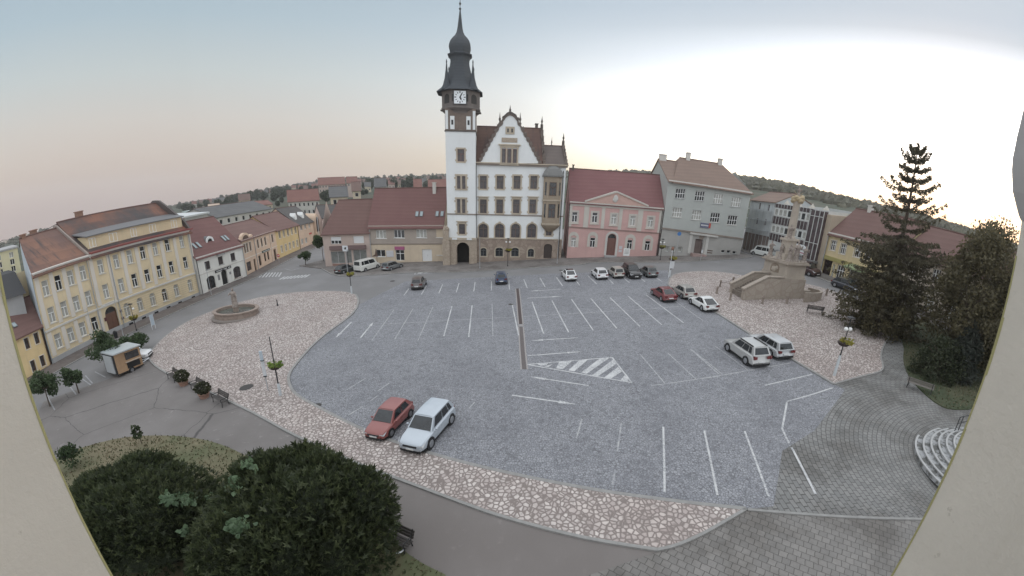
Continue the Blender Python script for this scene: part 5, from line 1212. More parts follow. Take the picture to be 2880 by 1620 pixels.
mb = MB(); mb.lathe([(.55, 0), (.55, .02)], 20, sq=.5); lo = link('sign_emblem', mb.mesh('sign_emblem', M('dark_blue_emblem', plain, (.05, .05, .09), .5)), sg, (8.1, -1.005, 3.75 - .05 * 8.1)); lo.rotation_euler = (math.pi / 2, 0, 0)
mb = MB(); mb.box(7.6, 10.9, -1.03, -1.001, 3.0, 3.12); Gl.part('red_stripe', mb, M('crimson_stripe', plain, (.33, .04, .09), .5), parent=sg)
mb = MB()
for k in range(6): mb.box(8.9 + k * .3, 9.08 + k * .3, -1.03, -1.001, 3.45, 3.7)
Gl.part('lettering', mb, M('grey_letters'), parent=sg)
Gl.boxp('canopy', 3.5, 12.9, -1.3, -.001, 2.0, 2.35, M('grey_canopy', plain, (.22, .22, .22))); 
for u in (7.6, 8.8): Gl.win(u, .9, .8, 1.7, '1', GLASS_D, WHITE, y=-.02, rec=-.04, hole=False)
mb = MB(); mb.box(9.6, 12.0, -.75, -.705, -.3, 1.9); Gl.part('shop_poster', mb, M('pale_teal_poster', plain, (.42, .52, .54)), parent=st)
Y = Bldg('yellow_shop_house', 'yellow shop house with three upper windows, green awning and brown roof beside the spruce', 'house', (47.9, 61.1), (48.9, 47.5), -.055)
BEIGE = M('beige_render', plaster, (.46, .385, .30))
mb = MB(); mb.box(-.35, .75, -.25, 8, -1, 9.6); Y.part('party_wall', mb, BEIGE)
mb = MB(); mb.box(.75, 3.2, 3.0, 8, 5, 9.75); Y.part('rear_wall', mb, BEIGE)
for x_, y_ in ((1060, 685), (1172, 725), (1335, 760)): Y.win(*Y.uz('m', x_, y_), 1.15, 1.5, 't3', GLASS_B, WHITE, sur=(PALECREAM, .1, 'p'))
Y.win(8.6, 5.3, 1.2, 1.5, 't3', GLASS_B, WHITE); Y.win(11, 5.3, 1.2, 1.5, 't3', GLASS_B, WHITE)
Y.win(1.75, 1.75, 1.7, 2.5, '1', M('dark_shop_glass', glass, (.05, .035, .035), .2), BROWN, name='door'); Y.win(3.05, 1.6, .45, 2.1, '1', GLASS_P); Y.win(4.5, 1.8, 1.5, 2.0, 't3', GLASS_B, WHITE); Y.win(7.2, 1.8, 2.2, 2.0, 't3', GLASS_B, WHITE)
Y.wall(7.15, 8, M('bright_yellow_plaster', plaster, (.66, .55, .34)), x0=.76, gable=(4, 10.95)); y_r = Y.gable_roof(7.2, 4, 11.0, 8, BROWNTILE, x0=.8, over=.45); Y.band('cornice', 6.8, .3, .3, CORN, .8); Y.band('shop_fascia', 3.05, .55, .2, M('olive_fascia', plain, (.36, .32, .13)), .8)
Y.chimney(3.6, 4, 10.8, .9, .6, .6, CORN, y_r); Y.pipe(.9, .2, 7, -.3)
u, zz = Y.uz('m', 1295, 950, -1.2); mb = MB(); mb.prism([(u - 1.5, -.21, zz + .45), (u - 1.5, -1.7, zz + .1), (u - 1.5, -1.7, zz - .15), (u - 1.5, -.21, zz + .3)], (3.6, 0, 0)); Y.part('awning', mb, M('lime_awning', plain, (.27, .34, .19), .6))
Z = Bldg('street_house', 'house with brown roof half hidden behind the spruce on the right', 'house', (49.0, 47), (51, 33), -.05)
for k in range(4): Z.win(2 + k * 3.2, 5.2, 1.1, 1.5, 't3', GLASS_B, WHITE); Z.win(2 + k * 3.2, 1.8, 1.3, 1.6, 't3', GLASS_P, WHITE)
Z.wall(7.0, 9, M('pale_sand_plaster', plaster, (.55, .48, .40)), gable=(4.5, 10.4)); Z.gable_roof(7.0, 4.5, 10.5, 9, BROWNTILE)
# ---------------------------------------------------------------- apartment block and shed at the far left
def far_xy(r, x, y, dist):
    d = ray(r, x, y); k = dist / math.hypot(d.x, d.y); return (d.x * k, d.y * k)
b_ = Vector(far_xy(1, 148, 500, 118)); d_ = Vector((b_.y, -b_.x)).normalized()
AP = Bldg('apartment_block', 'tall pale yellow apartment block with rows of small windows behind the school', 'apartment block', b_ + Vector((-.45, -.89)) * 22, b_, .0, z0=terr_z(*b_))
zt_ = AP.uz(1, 140, 385)[1]; AP.win
fl = zt_ / 8.6
APM = M('pale_yellow_panel', plaster, (.66, .62, .42), .06, .06)
for k in range(8):
    for j in range(7): AP.win(AP.L - 1.6 - j * 2.9, zt_ - fl * (k + .75), 1.0, 1.15, 'w2', GLASS_D if (j * 3 + k) % 3 else GLASS_P)
AP.wall(zt_, 11, APM); AP.boxp('roof', -.2, AP.L + .2, -.2, 11.2, zt_ + .001, zt_ + .35, GREYP)
AP.boxp('base_band', 0, AP.L, -.05, 0, 0, fl * 1.7, M('pale_green_panel', plaster, (.42, .55, .42), .06, .06))
b2 = Vector(far_xy(1, 166, 720, 64)); SH = Bldg('low_shed', 'low shed with dark felt roof between the apartment block and the small house', 'shed', b2 + Vector((-.35, -.93)) * 16, b2, .0)
z1 = SH.uz(1, 150, 735)[1]; SH.wall(z1, 8, GREYP); mb = MB(); mb.prism([(-.3, -.4, z1 + .02), (-.3, 4, z1 + 2.3), (-.3, 8.4, z1 + 2.3), (-.3, 8.4, z1 + .02)], (16.6, 0, 0)); SH.part('roof', mb, M('black_felt', plain, (.055, .055, .058), .9))
# ================================================================ CARS
RUBBER = M('tyre_rubber', plain, (.018, .018, .019), .85); RIM = M('alloy_rim', plain, (.42, .43, .45), .35, .8); RIMD = M('dull_rim', plain, (.22, .22, .23), .5, .5)
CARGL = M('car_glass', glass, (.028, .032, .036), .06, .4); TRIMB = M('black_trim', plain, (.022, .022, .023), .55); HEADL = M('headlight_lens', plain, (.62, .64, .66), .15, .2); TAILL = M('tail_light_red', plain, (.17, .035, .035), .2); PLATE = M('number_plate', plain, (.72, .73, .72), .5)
STY = dict(hatch=(.235, .05, -.33, -.455, .60, .93), estate=(.225, .05, -.405, -.475, .60, .95), suv=(.225, .07, -.385, -.465, .62, .96), lift=(.215, .03, -.20, -.44, .61, .92), coupe=(.20, -.02, -.20, -.47, .60, .9), van=(.335, .24, -.455, -.49, .58, .97), mpv=(.27, .10, -.38, -.47, .60, .95))
def make_car(label, x, y, head, L, W, H, sty, col, metal=.0, group='cars parked on the square', wheel=.32, darkroof=False, rails=False, rim=RIM, wb=.60, name='parked_car', front_light=True, cat='car'):
    ws, rf, rr, rb, belt, _ = STY[sty]
    z0 = plane_z(x, y) + .03
    root = thing(name, label, cat, (x, y, z0), 0, group)
    nrm = Vector((-TX, -TY, 1)).normalized(); f = Vector((math.cos(RAD(head)), math.sin(RAD(head)), 0)); f = (f - nrm * f.dot(nrm)).normalized(); l = nrm.cross(f)
    root.rotation_euler = Matrix((f, l, nrm)).transposed().to_euler()
    pm = M('paint_' + '_'.join('%d' % (c * 100) for c in col) + ('m' if metal else ''), paint, col, metal)
    hw = W / 2; bz = H * belt; zb = .20 if sty != 'suv' else .27
    st = [(-.5, .42, .46, .80), (-.485, .26, .52, .90), (-.44, zb, 1.0, .975), (-.30, zb, 1.01, 1), (0, zb, .985, 1), (ws - .03, zb, .965, 1), (ws + .06, zb, .915, .99), (.38, zb, .86, .965), (.455, zb + .02, .77, .90), (.488, .26, .66, .80), (.5, .36, .55, .70)]
    if sty == 'van': st = [(-.5, .40, .8, .93), (-.495, .26, .96, .97), (-.46, zb, 1.0, .99), (-.2, zb, 1, 1), (.2, zb, 1, 1), (.34, zb, .96, .99), (.40, zb, .84, .96), (.47, .24, .70, .90), (.495, .3, .58, .82), (.5, .38, .5, .75)]
    mb = MB(); ring = 0
    for fx, b_, t_, w_ in st:
        X = fx * L; zt = bz * t_; w = hw * w_; zm = b_ + (zt - b_) * .55
        sec = [(-w * .86, b_), (-w * .985, b_ + .10), (-w, zm), (-w * .97, zt - .09), (-w * .88, zt - .012), (-w * .4, zt + .018), (w * .4, zt + .018), (w * .88, zt - .012), (w * .97, zt - .09), (w, zm), (w * .985, b_ + .10), (w * .86, b_)]
        for yy, zz in sec: mb.v.append((X, yy, zz))
    n = 12
    for j in range(len(st) - 1):
        for k in range(n): mb.f.append([j * n + k, j * n + (k + 1) % n, (j + 1) * n + (k + 1) % n, (j + 1) * n + k]); mb.m.append(0)
    mb.f.append(list(range(n))); mb.m.append(0); e = (len(st) - 1) * n; mb.f.append([e + k for k in range(n)][::-1]); mb.m.append(0)
    # cabin
    wbt, wtp = hw * .93, hw * .74
    if sty == 'van': wtp = hw * .86
    zf, zr = bz * .955, bz * .99; Hf, Hr = H - .05, H - (.06 if sty not in ('estate', 'suv', 'van') else .04)
    c = {('f', 'b'): (ws * L, wbt * .97, zf), ('f', 't'): (rf * L, wtp * .97, Hf), ('r', 't'): (rr * L, wtp * .95, Hr), ('r', 'b'): (rb * L, wbt * .93, zr)}
    mid = ((rf + rr) / 2 * L, wtp, H)
    def V(k, s): q = c[k]; return (q[0], q[1] * s, q[2])
    for s in (-1, 1):
        q = [V(('f', 'b'), s), V(('f', 't'), s), (mid[0], mid[1] * s, mid[2] - .02), V(('r', 't'), s), V(('r', 'b'), s)]
        mb.face(q if s < 0 else q[::-1])
    mb.face([V(('f', 'b'), 1), V(('f', 't'), 1), V(('f', 't'), -1), V(('f', 'b'), -1)]); mb.face([V(('r', 'b'), -1), V(('r', 't'), -1), V(('r', 't'), 1), V(('r', 'b'), 1)])
    for a, b2, s in ((('f', 't'), None, 0), (None, ('r', 't'), 1)):
        m1, m2 = (mid[0], mid[1], mid[2] - .02), (mid[0], -mid[1], mid[2] - .02); mc1, mc2 = (mid[0], mid[1] * .6, mid[2]), (mid[0], -mid[1] * .6, mid[2])
        k = a or b2; e1, e2 = V(k, 1), V(k, -1); ec1, ec2 = (e1[0], e1[1] * .6, e1[2] + .025), (e2[0], e2[1] * .6, e2[2] + .025)
        for q in ([e1, ec1, mc1, m1], [ec1, ec2, mc2, mc1], [ec2, e2, m2, mc2]): mb.face(q)
    body = mb.build('body', pm, root, 35)
    bv = body.modifiers.new('bevel', 'BEVEL'); bv.width = .035; bv.segments = 2; bv.limit_method = 'ANGLE'; bv.angle_limit = RAD(30)
    def panel(name, A, B, C, Dd, u0, u1, v0, v1, mat=CARGL, off=.014, parent=root):
        A, B, C, Dd = map(Vector, (A, B, C, Dd)); nn = (B - A).cross(Dd - A).normalized()
        if nn.dot((A + C) / 2 - Vector((0, 0, H * .5))) < 0: nn = -nn
        P = lambda u, v: (A * (1 - u) + B * u) * (1 - v) + (Dd * (1 - u) + C * u) * v + nn * off
        m_ = MB(); m_.face([P(u0, v0), P(u1, v0), P(u1, v1), P(u0, v1)]); return m_.build(name, mat, parent)
    panel('windscreen', V(('f', 'b'), 1), V(('f', 'b'), -1), V(('f', 't'), -1), V(('f', 't'), 1), .05, .95, .03, .93)
    panel('rear_window', V(('r', 'b'), 1), V(('r', 'b'), -1), V(('r', 't'), -1), V(('r', 't'), 1), .09, .91, .14 if sty != 'coupe' else .06, .90)
    for s in (-1, 1):
        A, B, C_, D_2 = V(('f', 'b'), s), V(('r', 'b'), s), V(('r', 't'), s), V(('f', 't'), s)
        ns = [(.10, .44), (.47, .74), (.77, .90)] if sty in ('suv', 'estate', 'mpv', 'van') else [(.10, .47), (.50, .84)]
        for a, b2 in ns: panel('side_window', A, B, C_, D_2, a, b2, .12, .90, off=.022)
    if darkroof: m_ = MB(); m_.box(rr * L + .12, rf * L - .1, -wtp * .86, wtp * .86, H - .02, H + .012); m_.build('roof_glass', CARGL, root)
    if rails:
        for s in (-1, 1): m_ = MB(); m_.box(rr * L + .1, rf * L - .15, s * wtp * .93 - .03, s * wtp * .93 + .03, H - .05, H + .05); m_.build('roof_rail', TRIMB, root)
    wx = [(.5 - .2) * L * .98, -(.5 - .19) * L * .98]
    if sty == 'van': wx = [.31 * L, -.29 * L]
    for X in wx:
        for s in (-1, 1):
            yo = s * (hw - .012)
            m_ = MB(); m_.tube((X, yo - s * .2, wheel), (X, yo - s * .005 + s * .016, wheel), wheel * 1.19, n=20); ar = m_.build('wheel_arch_shade', TRIMB, root)  # dark disc on the body side, painted shade of the wheel well
            m_ = MB(); m_.tube((X, yo - s * .18, wheel), (X, yo + s * .024, wheel), wheel, n=18); wl_ = m_.build('wheel', RUBBER, root, 40)
            m_ = MB(); m_.lathe([(wheel * .66, 0), (wheel * .62, .012), (wheel * .25, .004), (.05, .02)], 14); r_ = m_.build('rim', rim, wl_); r_.location = (X, yo + s * .0245, wheel); r_.rotation_euler = (-math.pi / 2 * s, 0, 0)
    for s in (-1, 1):
        m_ = MB(); X = .455 * L; m_.prism([(.405 * L, s * hw * .97, bz * .80), (.478 * L, s * hw * .845, bz * .68), (.487 * L, s * hw * .55, bz * .67), (.49 * L, s * hw * .56, bz * .575), (.478 * L, s * hw * .90, bz * .56)], (.012, s * .02, .02)); m_.build('headlight', HEADL, root)
        m_ = MB(); X = -.5 * L; m_.box(-.492 * L, -.425 * L, s * hw * .80 - .12, s * hw * .80 + (.0), bz * .72, bz * .95); m_.box(-.494 * L, -.47 * L, s * hw * .62 - .1, s * hw * .62 + .1, bz * .74, bz * .93); m_.build('tail_light', TAILL, root)
        m_ = MB(); m_.blob((ws * L - .30, s * (hw + .085), bz + .03), .075, .10, .07, seed=1, jit=0, nu=8, nv=5); m_.build('mirror', pm, root, 60)
        for k, X in enumerate((.02 * L, -.17 * L)): m_ = MB(); m_.box(X, X + .14, s * hw * 1.0 - .012, s * hw + .018 if s > 0 else s * hw + .012, bz * .80, bz * .83) if s > 0 else m_.box(X, X + .14, -hw - .018, -hw + .012, bz * .80, bz * .83); m_.build('handle', pm, root)
    m_ = MB(); m_.box(-.506 * L, -.49 * L, -.26, .26, .50, .61); m_.build('number_plate', PLATE, root); m_ = MB(); m_.box(.49 * L, .507 * L, -.26, .26, .36, .46); m_.build('number_plate', PLATE, root)
    m_ = MB(); m_.box(.475 * L, .502 * L, -hw * .5, hw * .5, bz * .52, bz * .64); m_.build('grille', TRIMB, root)
    m_ = MB(); m_.box(-.503 * L, -.46 * L, -hw * .8, hw * .8, .22, .40); m_.box(.44 * L, .502 * L, -hw * .72, hw * .72, .20, .33); m_.box(-.44 * L, .44 * L, -hw * .94, hw * .94, .17, .26); m_.build('bumper', TRIMB, root)
    return root
SILV = (.50, .51, .52)
make_car('red three door hatchback beside the large silver car in the foreground', -7.95, 23.1, -107, 3.85, 1.66, 1.42, 'hatch', (.28, .085, .075), rim=RIMD, wheel=.29)
make_car('light silver crossover facing the camera, largest car in the foreground', -5.15, 22.05, -109, 4.45, 1.88, 1.62, 'suv', (.50, .55, .60), .3, wheel=.36)
make_car('grey brown crossover parked alone at the left of the far row', -14.2, 59.2, 93, 4.3, 1.8, 1.58, 'suv', (.16, .145, .14), .3)
make_car('dark blue crossover seen from behind in front of the town hall', -1.9, 60.6, 93.5, 4.1, 1.8, 1.6, 'suv', (.04, .065, .13), .2)
make_car('white liftback with black glass roof parked before the pink house', 8.5, 61.2, 94, 4.5, 1.76, 1.46, 'lift', (.74, .75, .75), darkroof=True)
make_car('white coupe style hatchback second from the left in the group by the lamp', 13.2, 61.4, 94, 4.2, 1.8, 1.45, 'hatch', (.76, .77, .78))
make_car('pale beige small estate between the white hatchback and the black off-roader', 15.75, 61.7, 94, 4.0, 1.68, 1.5, 'estate', (.46, .44, .40), .2)
make_car('black off-roader facing the camera between two other parked cars', 18.1, 61.4, -86, 4.7, 1.88, 1.78, 'suv', (.022, .021, .023), .1)
make_car('dark grey hatchback at the right end of the far row', 20.7, 61.5, 94, 4.1, 1.74, 1.46, 'hatch', (.13, .14, .14), .3)
make_car('dark red saloon car with bright rear lights at the plaza edge', 19.0, 49.6, 95, 4.6, 1.8, 1.47, 'lift', (.17, .025, .028), rim=RIM)
make_car('silver beige hatchback behind the red saloon at the plaza kerb', 21.8, 50.3, 95, 4.2, 1.74, 1.46, 'hatch', (.42, .40, .37), .3)
make_car('white sloping coupe with dark rear panel beside the plaza kerb', 22.3, 45.5, 95, 4.35, 1.78, 1.4, 'coupe', (.76, .77, .76))
make_car('silver off-roader with black roof rails at the right of the bays', 20.2, 31.8, 94.5, 4.55, 1.8, 1.72, 'suv', (.50, .50, .49), .25, wheel=.36, rails=True)
make_car('silver estate car next to the off-roader by the plaza corner', 23.1, 33.1, 95, 4.6, 1.78, 1.48, 'estate', SILV, .25)
make_car('white delivery van with roof hatch parked before the corner shop', -26.7, 72.7, 63, 4.9, 1.95, 2.0, 'van', (.74, .74, .70), wheel=.33)
make_car('grey estate car parked before the beige house', -22.0, 72.4, 64, 4.3, 1.72, 1.48, 'estate', (.21, .22, .225), .3)
make_car('dark grey hatchback standing left of the white delivery van', -30.2, 71.4, 62, 4.2, 1.74, 1.45, 'hatch', (.07, .075, .075), .2)
make_car('white car half hidden behind the wooden snack trailer', -39.6, 35.0, 20, 4.2, 1.76, 1.46, 'hatch', (.72, .73, .74))
make_car('small white van in the side street behind the column', 46.0, 74.0, 110, 4.4, 1.8, 1.8, 'van', (.72, .74, .72), wheel=.31)
make_car('dark maroon van parked behind the column monument', 45.2, 60.2, -75, 4.5, 1.85, 1.9, 'mpv', (.06, .030, .030), wheel=.32)
make_car('dark car at the kerb half hidden by the spruce', 45.6, 51.6, -80, 4.2, 1.75, 1.45, 'hatch', (.05, .055, .07), .2)
# ================================================================ STREET FURNITURE
def on(x, y, dz=0.0): return (x, y, plane_z(x, y) + dz)
FLOWER = M('yellow_flowers', leaves, (.30, .30, .05), (.42, .34, .06)); FLOWERG = M('green_flowers', leaves, (.16, .26, .05), (.34, .42, .10)); GLOBE = M('opal_globe', plain, (.80, .80, .78), .3); CONC = M('pale_lamp_base', plain, (.52, .55, .57), .7)
def flower_ring(mb, c, r, seed, n=90, size=.13):
    R = random.Random(seed)
    for _ in range(n):
        a = R.uniform(0, 6.283); q = Vector((c[0] + r * math.cos(a) * R.uniform(.7, 1.25), c[1] + r * math.sin(a) * R.uniform(.7, 1.25), c[2] + R.uniform(-.05, .28)))
        d = Vector((R.uniform(-1, 1), R.uniform(-1, 1), R.uniform(-.3, 1))).normalized() * size; e = d.orthogonal().normalized() * size * .7
        mb.face([q - d - e * .2, q + e, q + d, q - e])
def lamp(label, x, y, H, basket=None, globes=2, base=1.0, dz=.1, arm=.32, fl=FLOWER, pole=METAL_D, gz=.4, r=.05):
    t = thing('street_lamp', label, 'street lamp', on(x, y, dz), 0, 'street lamps around the square')
    mb = MB(); mb.lathe([(r * 2.2, -.1), (r * 2.2, base * .8), (r * 1.6, base), (r * 1.5, base + .02)], 10); mb.build('base', CONC if base > .3 else pole, t, 40)
    mb = MB(); mb.lathe([(r, base), (r, H * .45), (r * .8, H * .46), (r * .7, H)], 8); mb.build('pole', pole, t, 40)
    if basket:
        mb = MB(); mb.lathe([(.10, basket - .28), (.32, basket - .22), (.48, basket), (.50, basket + .04), (.46, basket + .05)], 14); b = mb.build('flower_basket', M('dark_basket', plain, (.05, .035, .03), .8), t, 40)
        mb = MB(); flower_ring(mb, (0.12, -.08, basket + .05), .42, int(x * 10) % 97); mb.build('flowers', fl, b)
    if globes:
        mb = MB(); mb.tube((-arm, 0, H - gz), (arm, 0, H - gz), .03, n=6); mb.build('arm', pole, t)
        for s in ((-1, 1) if globes > 1 else (1,)):
            mb = MB(); mb.blob((s * arm, 0, H - gz - .18), .16, .16, .16, jit=0, nu=12, nv=8); mb.build('globe', GLOBE, t, 60)
        mb = MB(); mb.lathe([(.28, H - .06), (.30, H), (.05, H + .1)], 10); mb.build('cap', pole, t, 40)
    return t
lamp('slim black lamp post with a green flower basket on the left cobbles', -18.0, 27.3, 4.85, 2.5, 0, 1.0, fl=FLOWERG)
lamp('lamp post with orange flower basket at the tip of the left plaza', -23.4, 56.3, 6.3, 2.75, 0, 1.1)
lamp('double globe lamp on the pavement before the town hall', -1.15, 71.0, 4.75, 2.7, 2, .2, .12)
lamp('lamp with flower basket on the pavement before the school door', -48.0, 44.3, 3.4, 1.55, 1, .1, .12, r=.045)
lamp('double globe lamp between the pink house and the office building', 26.0, 71.9, 3.6, 2.2, 2, .2, .12)
lamp('white based lamp with flower basket at the corner of the right plaza', 25.6, 27.7, 4.8, 2.75, 2, 1.7, arm=.18, gz=.75)
t = lamp('lamp post with flower basket and white notice at the far tip of the right plaza', 23.6, 60.2, 4.0, 2.55, 0, .9)
mb = MB(); mb.box(-.32, .32, -.24, -.18, 1.2, 2.25); mb.build('notice', METAL_W, t)
# white ticket machine post and other poles
t = thing('information_post', 'slim pale metal post with a wide upper panel beside the black lamp', 'post', on(-19.5, 28.1, .1))
mb = MB(); mb.tube((0, 0, -.1), (0, 0, 1.3), .035, n=8); mb.build('pole', METAL_G, t)
mb = MB(); mb.box(-.11, .11, -.06, .06, 1.3, 2.6); mb.build('panel', METAL_W, t); mb = MB(); mb.box(-.10, .10, -.06, .06, 2.62, 3.4); mb.build('upper_panel', M('pale_blue_panel', plain, (.45, .52, .58), .4), t); mb = MB(); mb.tube((0, 0, 2.6), (0, 0, 2.64), .16, n=10); mb.tube((0, 0, 1.24), (0, 0, 1.32), .14, n=10); mb.build('collar', METAL_D, t)
def pole(name, label, x, y, H, r=.04, mat=METAL_G, dz=.1, cat='post', group=None):
    mb = MB(); mb.lathe([(r * 1.6, -.1), (r * 1.6, .25), (r, .3), (r * .8, H)], 8); o = mb.build(name, mat, None, 40, loc=on(x, y, dz)); return tag(o, label, cat, group)
def sign(label, x, y, H, w, h, col, face=0.0, shape='box', mark=None, dz=.1, rim_=None, name='road_sign', pole_r=.03):
    t = thing(name, label, 'road sign', on(x, y, dz), face)
    mb = MB(); mb.tube((0, 0, -.1), (0, 0, H), pole_r, n=7); mb.build('pole', METAL_G, t)
    mb = MB()
    if shape == 'box': mb.box(-w / 2, w / 2, -.06, -.03, H - h, H)
    else: mb.lathe([(w / 2, 0), (w / 2, .03)], 18)
    p = mb.build('sign_face', col, t)
    if shape != 'box': p.location = (0, -.03, H - h / 2); p.rotation_euler = (math.pi / 2, 0, 0)
    if mark:
        mb = MB()
        for x0, x1, z0, z1 in mark[1]: mb.box(x0, x1, -.075, -.0605, H - h / 2 + z0, H - h / 2 + z1)
        mb.build('symbol', mark[0], t)
    return t
BLUE = M('sign_blue', plain, (.06, .18, .42), .5); SRED = M('sign_red', plain, (.5, .05, .05), .5); BLK = M('symbol_black', plain, (.015, .015, .015), .6)
pm_ = [(-.16, -.08, -.3, .3), (-.08, .12, .18, .3), (-.08, .12, -.04, .08), (.12, .18, -.02, .28)]
px_, py_ = xy(G('q', 2400, 625)); sign('blue parking sign in front of the beige house wall', px_, py_, 2.6, .75, .95, BLUE, .0, 'box', (WHITE, pm_), .12)
px_, py_ = xy(G('q', 1175, 880)); sign('tall post with square white sign bearing a black symbol before the corner shop', px_ - .2, py_, 5.2, .95, .95, METAL_W, 0, 'box', (BLK, [(-.15, .15, -.15, .05), (-.08, .2, .05, .2)]), .0, pole_r=.05)
px_, py_ = xy(G('q', 1690, 735)); t = thing('direction_sign', 'brown triangular pointer sign on a post before the beige house', 'road sign', on(px_, py_, .12))
mb = MB(); mb.tube((0, 0, 0), (0, 0, 3.4), .04, n=7); mb.build('pole', BROWN, t); mb = MB(); mb.prism([(-.9, -.05, 2.0), (.3, -.05, 2.0), (.15, -.05, 2.4), (-.05, -.05, 3.4), (-.3, -.05, 2.4)], (0, .04, 0)); mb.build('sign_face', BROWN, t)
px_, py_ = xy(G('k', 1470, 380)); t = pole('sign_pole', 'pale pole with reddish top at the left edge of the right plaza', px_, py_, 4.1, .045, METAL_W)
mb = MB(); mb.blob((0, 0, 4.25), .22, .1, .25, seed=2); o = mb.build('sign_back', M('rusty_sign_back', plain, (.25, .13, .09), .7), t)
px_, py_ = xy(G('p', 1150, 1150)); sign('blue round sign above a blue plate on a post at the office corner', 29.3, 73.3, 4.6, .7, .7, BLUE, 0, 'round', None, .12)
for q, n in ((('t', 482, 1310), 'thin pole on the pavement left of the town hall lamp'), (('t', 1180, 1265), 'thin pole on the pavement between the town hall and the pink house')): px_, py_ = xy(G(*q)); pole('flag_pole', n, px_, py_, 5.4, .035, METAL_G, .12)
for x_, y_, n in ((-48.3, 38.2, 'thin grey pole before the left half of the school'), (-48.2, 42.3, 'thin grey pole just left of the lamp before the school'), (-48.0, 59.6, 'thin dark pole at the corner of the school and the white inn')): pole('flag_pole', n, x_, y_, 5.0, .035, METAL_G, .12)
px_, py_ = xy(G('d', 388, 828)); t = thing('notice_stand', 'pale twin post notice stand at the kerb before the school', 'sign', on(px_, py_, .05), RAD(90))
for s in (-1, 1): mb = MB(); mb.tube((s * .28, 0, -.1), (s * .28, 0, 1.9), .035, n=6); mb.build('leg', METAL_W, t)
mb = MB(); mb.box(-.26, .26, -.02, .02, .5, 1.85); mb.build('panel', M('pale_blue_panel'), t)
px_, py_ = xy(G('p', 1520, 1215)); sign('small white marker post before the office building', px_, py_, 1.9, .3, .5, METAL_W, 0, 'box', None, .12)
px_, py_ = xy(G('p', 755, 1165)); t = thing('a_board', 'white pavement board leaning by the pink house door', 'board', on(px_, py_ - .3, .12))
mb = MB(); mb.box(-.6, .6, -.3, -.26, .1, 1.5); mb.build('panel', WHITE, t); mb = MB(); mb.box(-.55, .55, .2, .24, 0, 1.3); mb.build('leg', METAL_G, t); mb = MB(); [mb.box(-.4, .4, -.315, -.301, .5 + k * .22, .58 + k * .22) for k in range(4)]; mb.build('lettering', M('grey_letters'), t)
px_, py_ = xy(G(2, 1398, 690)); sign('round red and white no entry sign at the mouth of the side street', px_, py_, 1.9, .62, .62, SRED, RAD(25), 'round', (WHITE, [(-.22, .22, -.06, .06)]), .02)
# bins by the school door
t = thing('litter_bin', 'dark litter bin by the school doorway', 'litter bin', on(-48.8, 46.6 - 4.9, .12)); mb = MB(); mb.lathe([(.22, 0), (.26, .75), (.28, .8), (.25, .82)], 12); mb.build('bin_body', METAL_D, t, 40); mb = MB(); mb.lathe([(.23, .821), (.10, .93)], 12); mb.build('lid', METAL_D, t)
# benches
WOODB = M('dark_bench_slats', plain, (.06, .052, .048), .6); CAST = M('cast_iron_bench', plain, (.02, .02, .021), .5)
def bench(label, x, y, rot, L=1.75, dz=.01, wood=WOODB):
    t = thing('park_bench', label, 'bench', on(x, y, dz), rot, 'park benches')
    mb = MB()
    for k in range(4): mb.box(-L / 2, L / 2, -.22 + k * .13, -.12 + k * .13, .42, .455)
    mb.build('seat', wood, t); mb = MB()
    for k in range(3): mb.prism([(-L / 2, .27 + k * .05, .55 + k * .13), (L / 2, .27 + k * .05, .55 + k * .13), (L / 2, .31 + k * .05, .65 + k * .13), (-L / 2, .31 + k * .05, .65 + k * .13)], (0, .03, 0))
    mb.build('backrest', wood, t)
    for s in (-1, 1):
        mb = MB(); X = s * (L / 2 - .12); mb.tube((X, -.24, 0), (X, -.18, .42), .03, n=6); mb.tube((X, .34, 0), (X, .24, .42), .03, n=6); mb.tube((X, .24, .42), (X, .44, .95), .028, n=6); mb.tube((X, -.26, .42), (X, .26, .42), .028, n=6); mb.tube((X, -.26, .63), (X, .30, .66), .024, n=6); mb.tube((X, -.25, .42), (X, -.25, .64), .022, n=6); mb.build('leg', CAST, t)
    return t
br = math.atan2(-(30.7 - 26.2), (30.4 - 22.4)) 
bench('dark bench at the plaza edge nearest the snack trailer', -30.3, 30.45, br); bench('dark bench between the two potted shrubs at the plaza edge', -26.2, 28.45, br); bench('dark bench nearest the large yew at the plaza edge', -22.5, 26.3, br)
px_, py_ = xy(G(5, 1410, 480)); bench('dark bench standing alone on the right cobbles', px_, py_, RAD(150), dz=.1)
px_, py_ = xy(G('w', 565, 340)); bench('pale worn bench on the curved lawn edge at the right', px_, py_, RAD(125), 2.0, .03, M('weathered_slats', plain, (.22, .20, .18), .8))
px_, py_ = xy(G('d', 992, 1372)); b7 = bench('dark bench beside the brown path partly under the yew', px_, py_, RAD(-25), 1.8, .02)
mb = MB()
for k in range(7):
    a0, a1 = -1.9 + k * .5, -1.9 + (k + 1) * .5; mb.tube((.22 * math.cos(a0), .22 * math.sin(a0), .0), (.22 * math.cos(a1), .22 * math.sin(a1), .0), .035, n=7)
p_ = G('d', 1003, 1381, .3); tag(mb.build('bent_pipe', METAL_W, None, 40, loc=(p_.x, p_.y, p_.z)), 'pale curved pipe end beside the bench at the brown path', 'pipe')
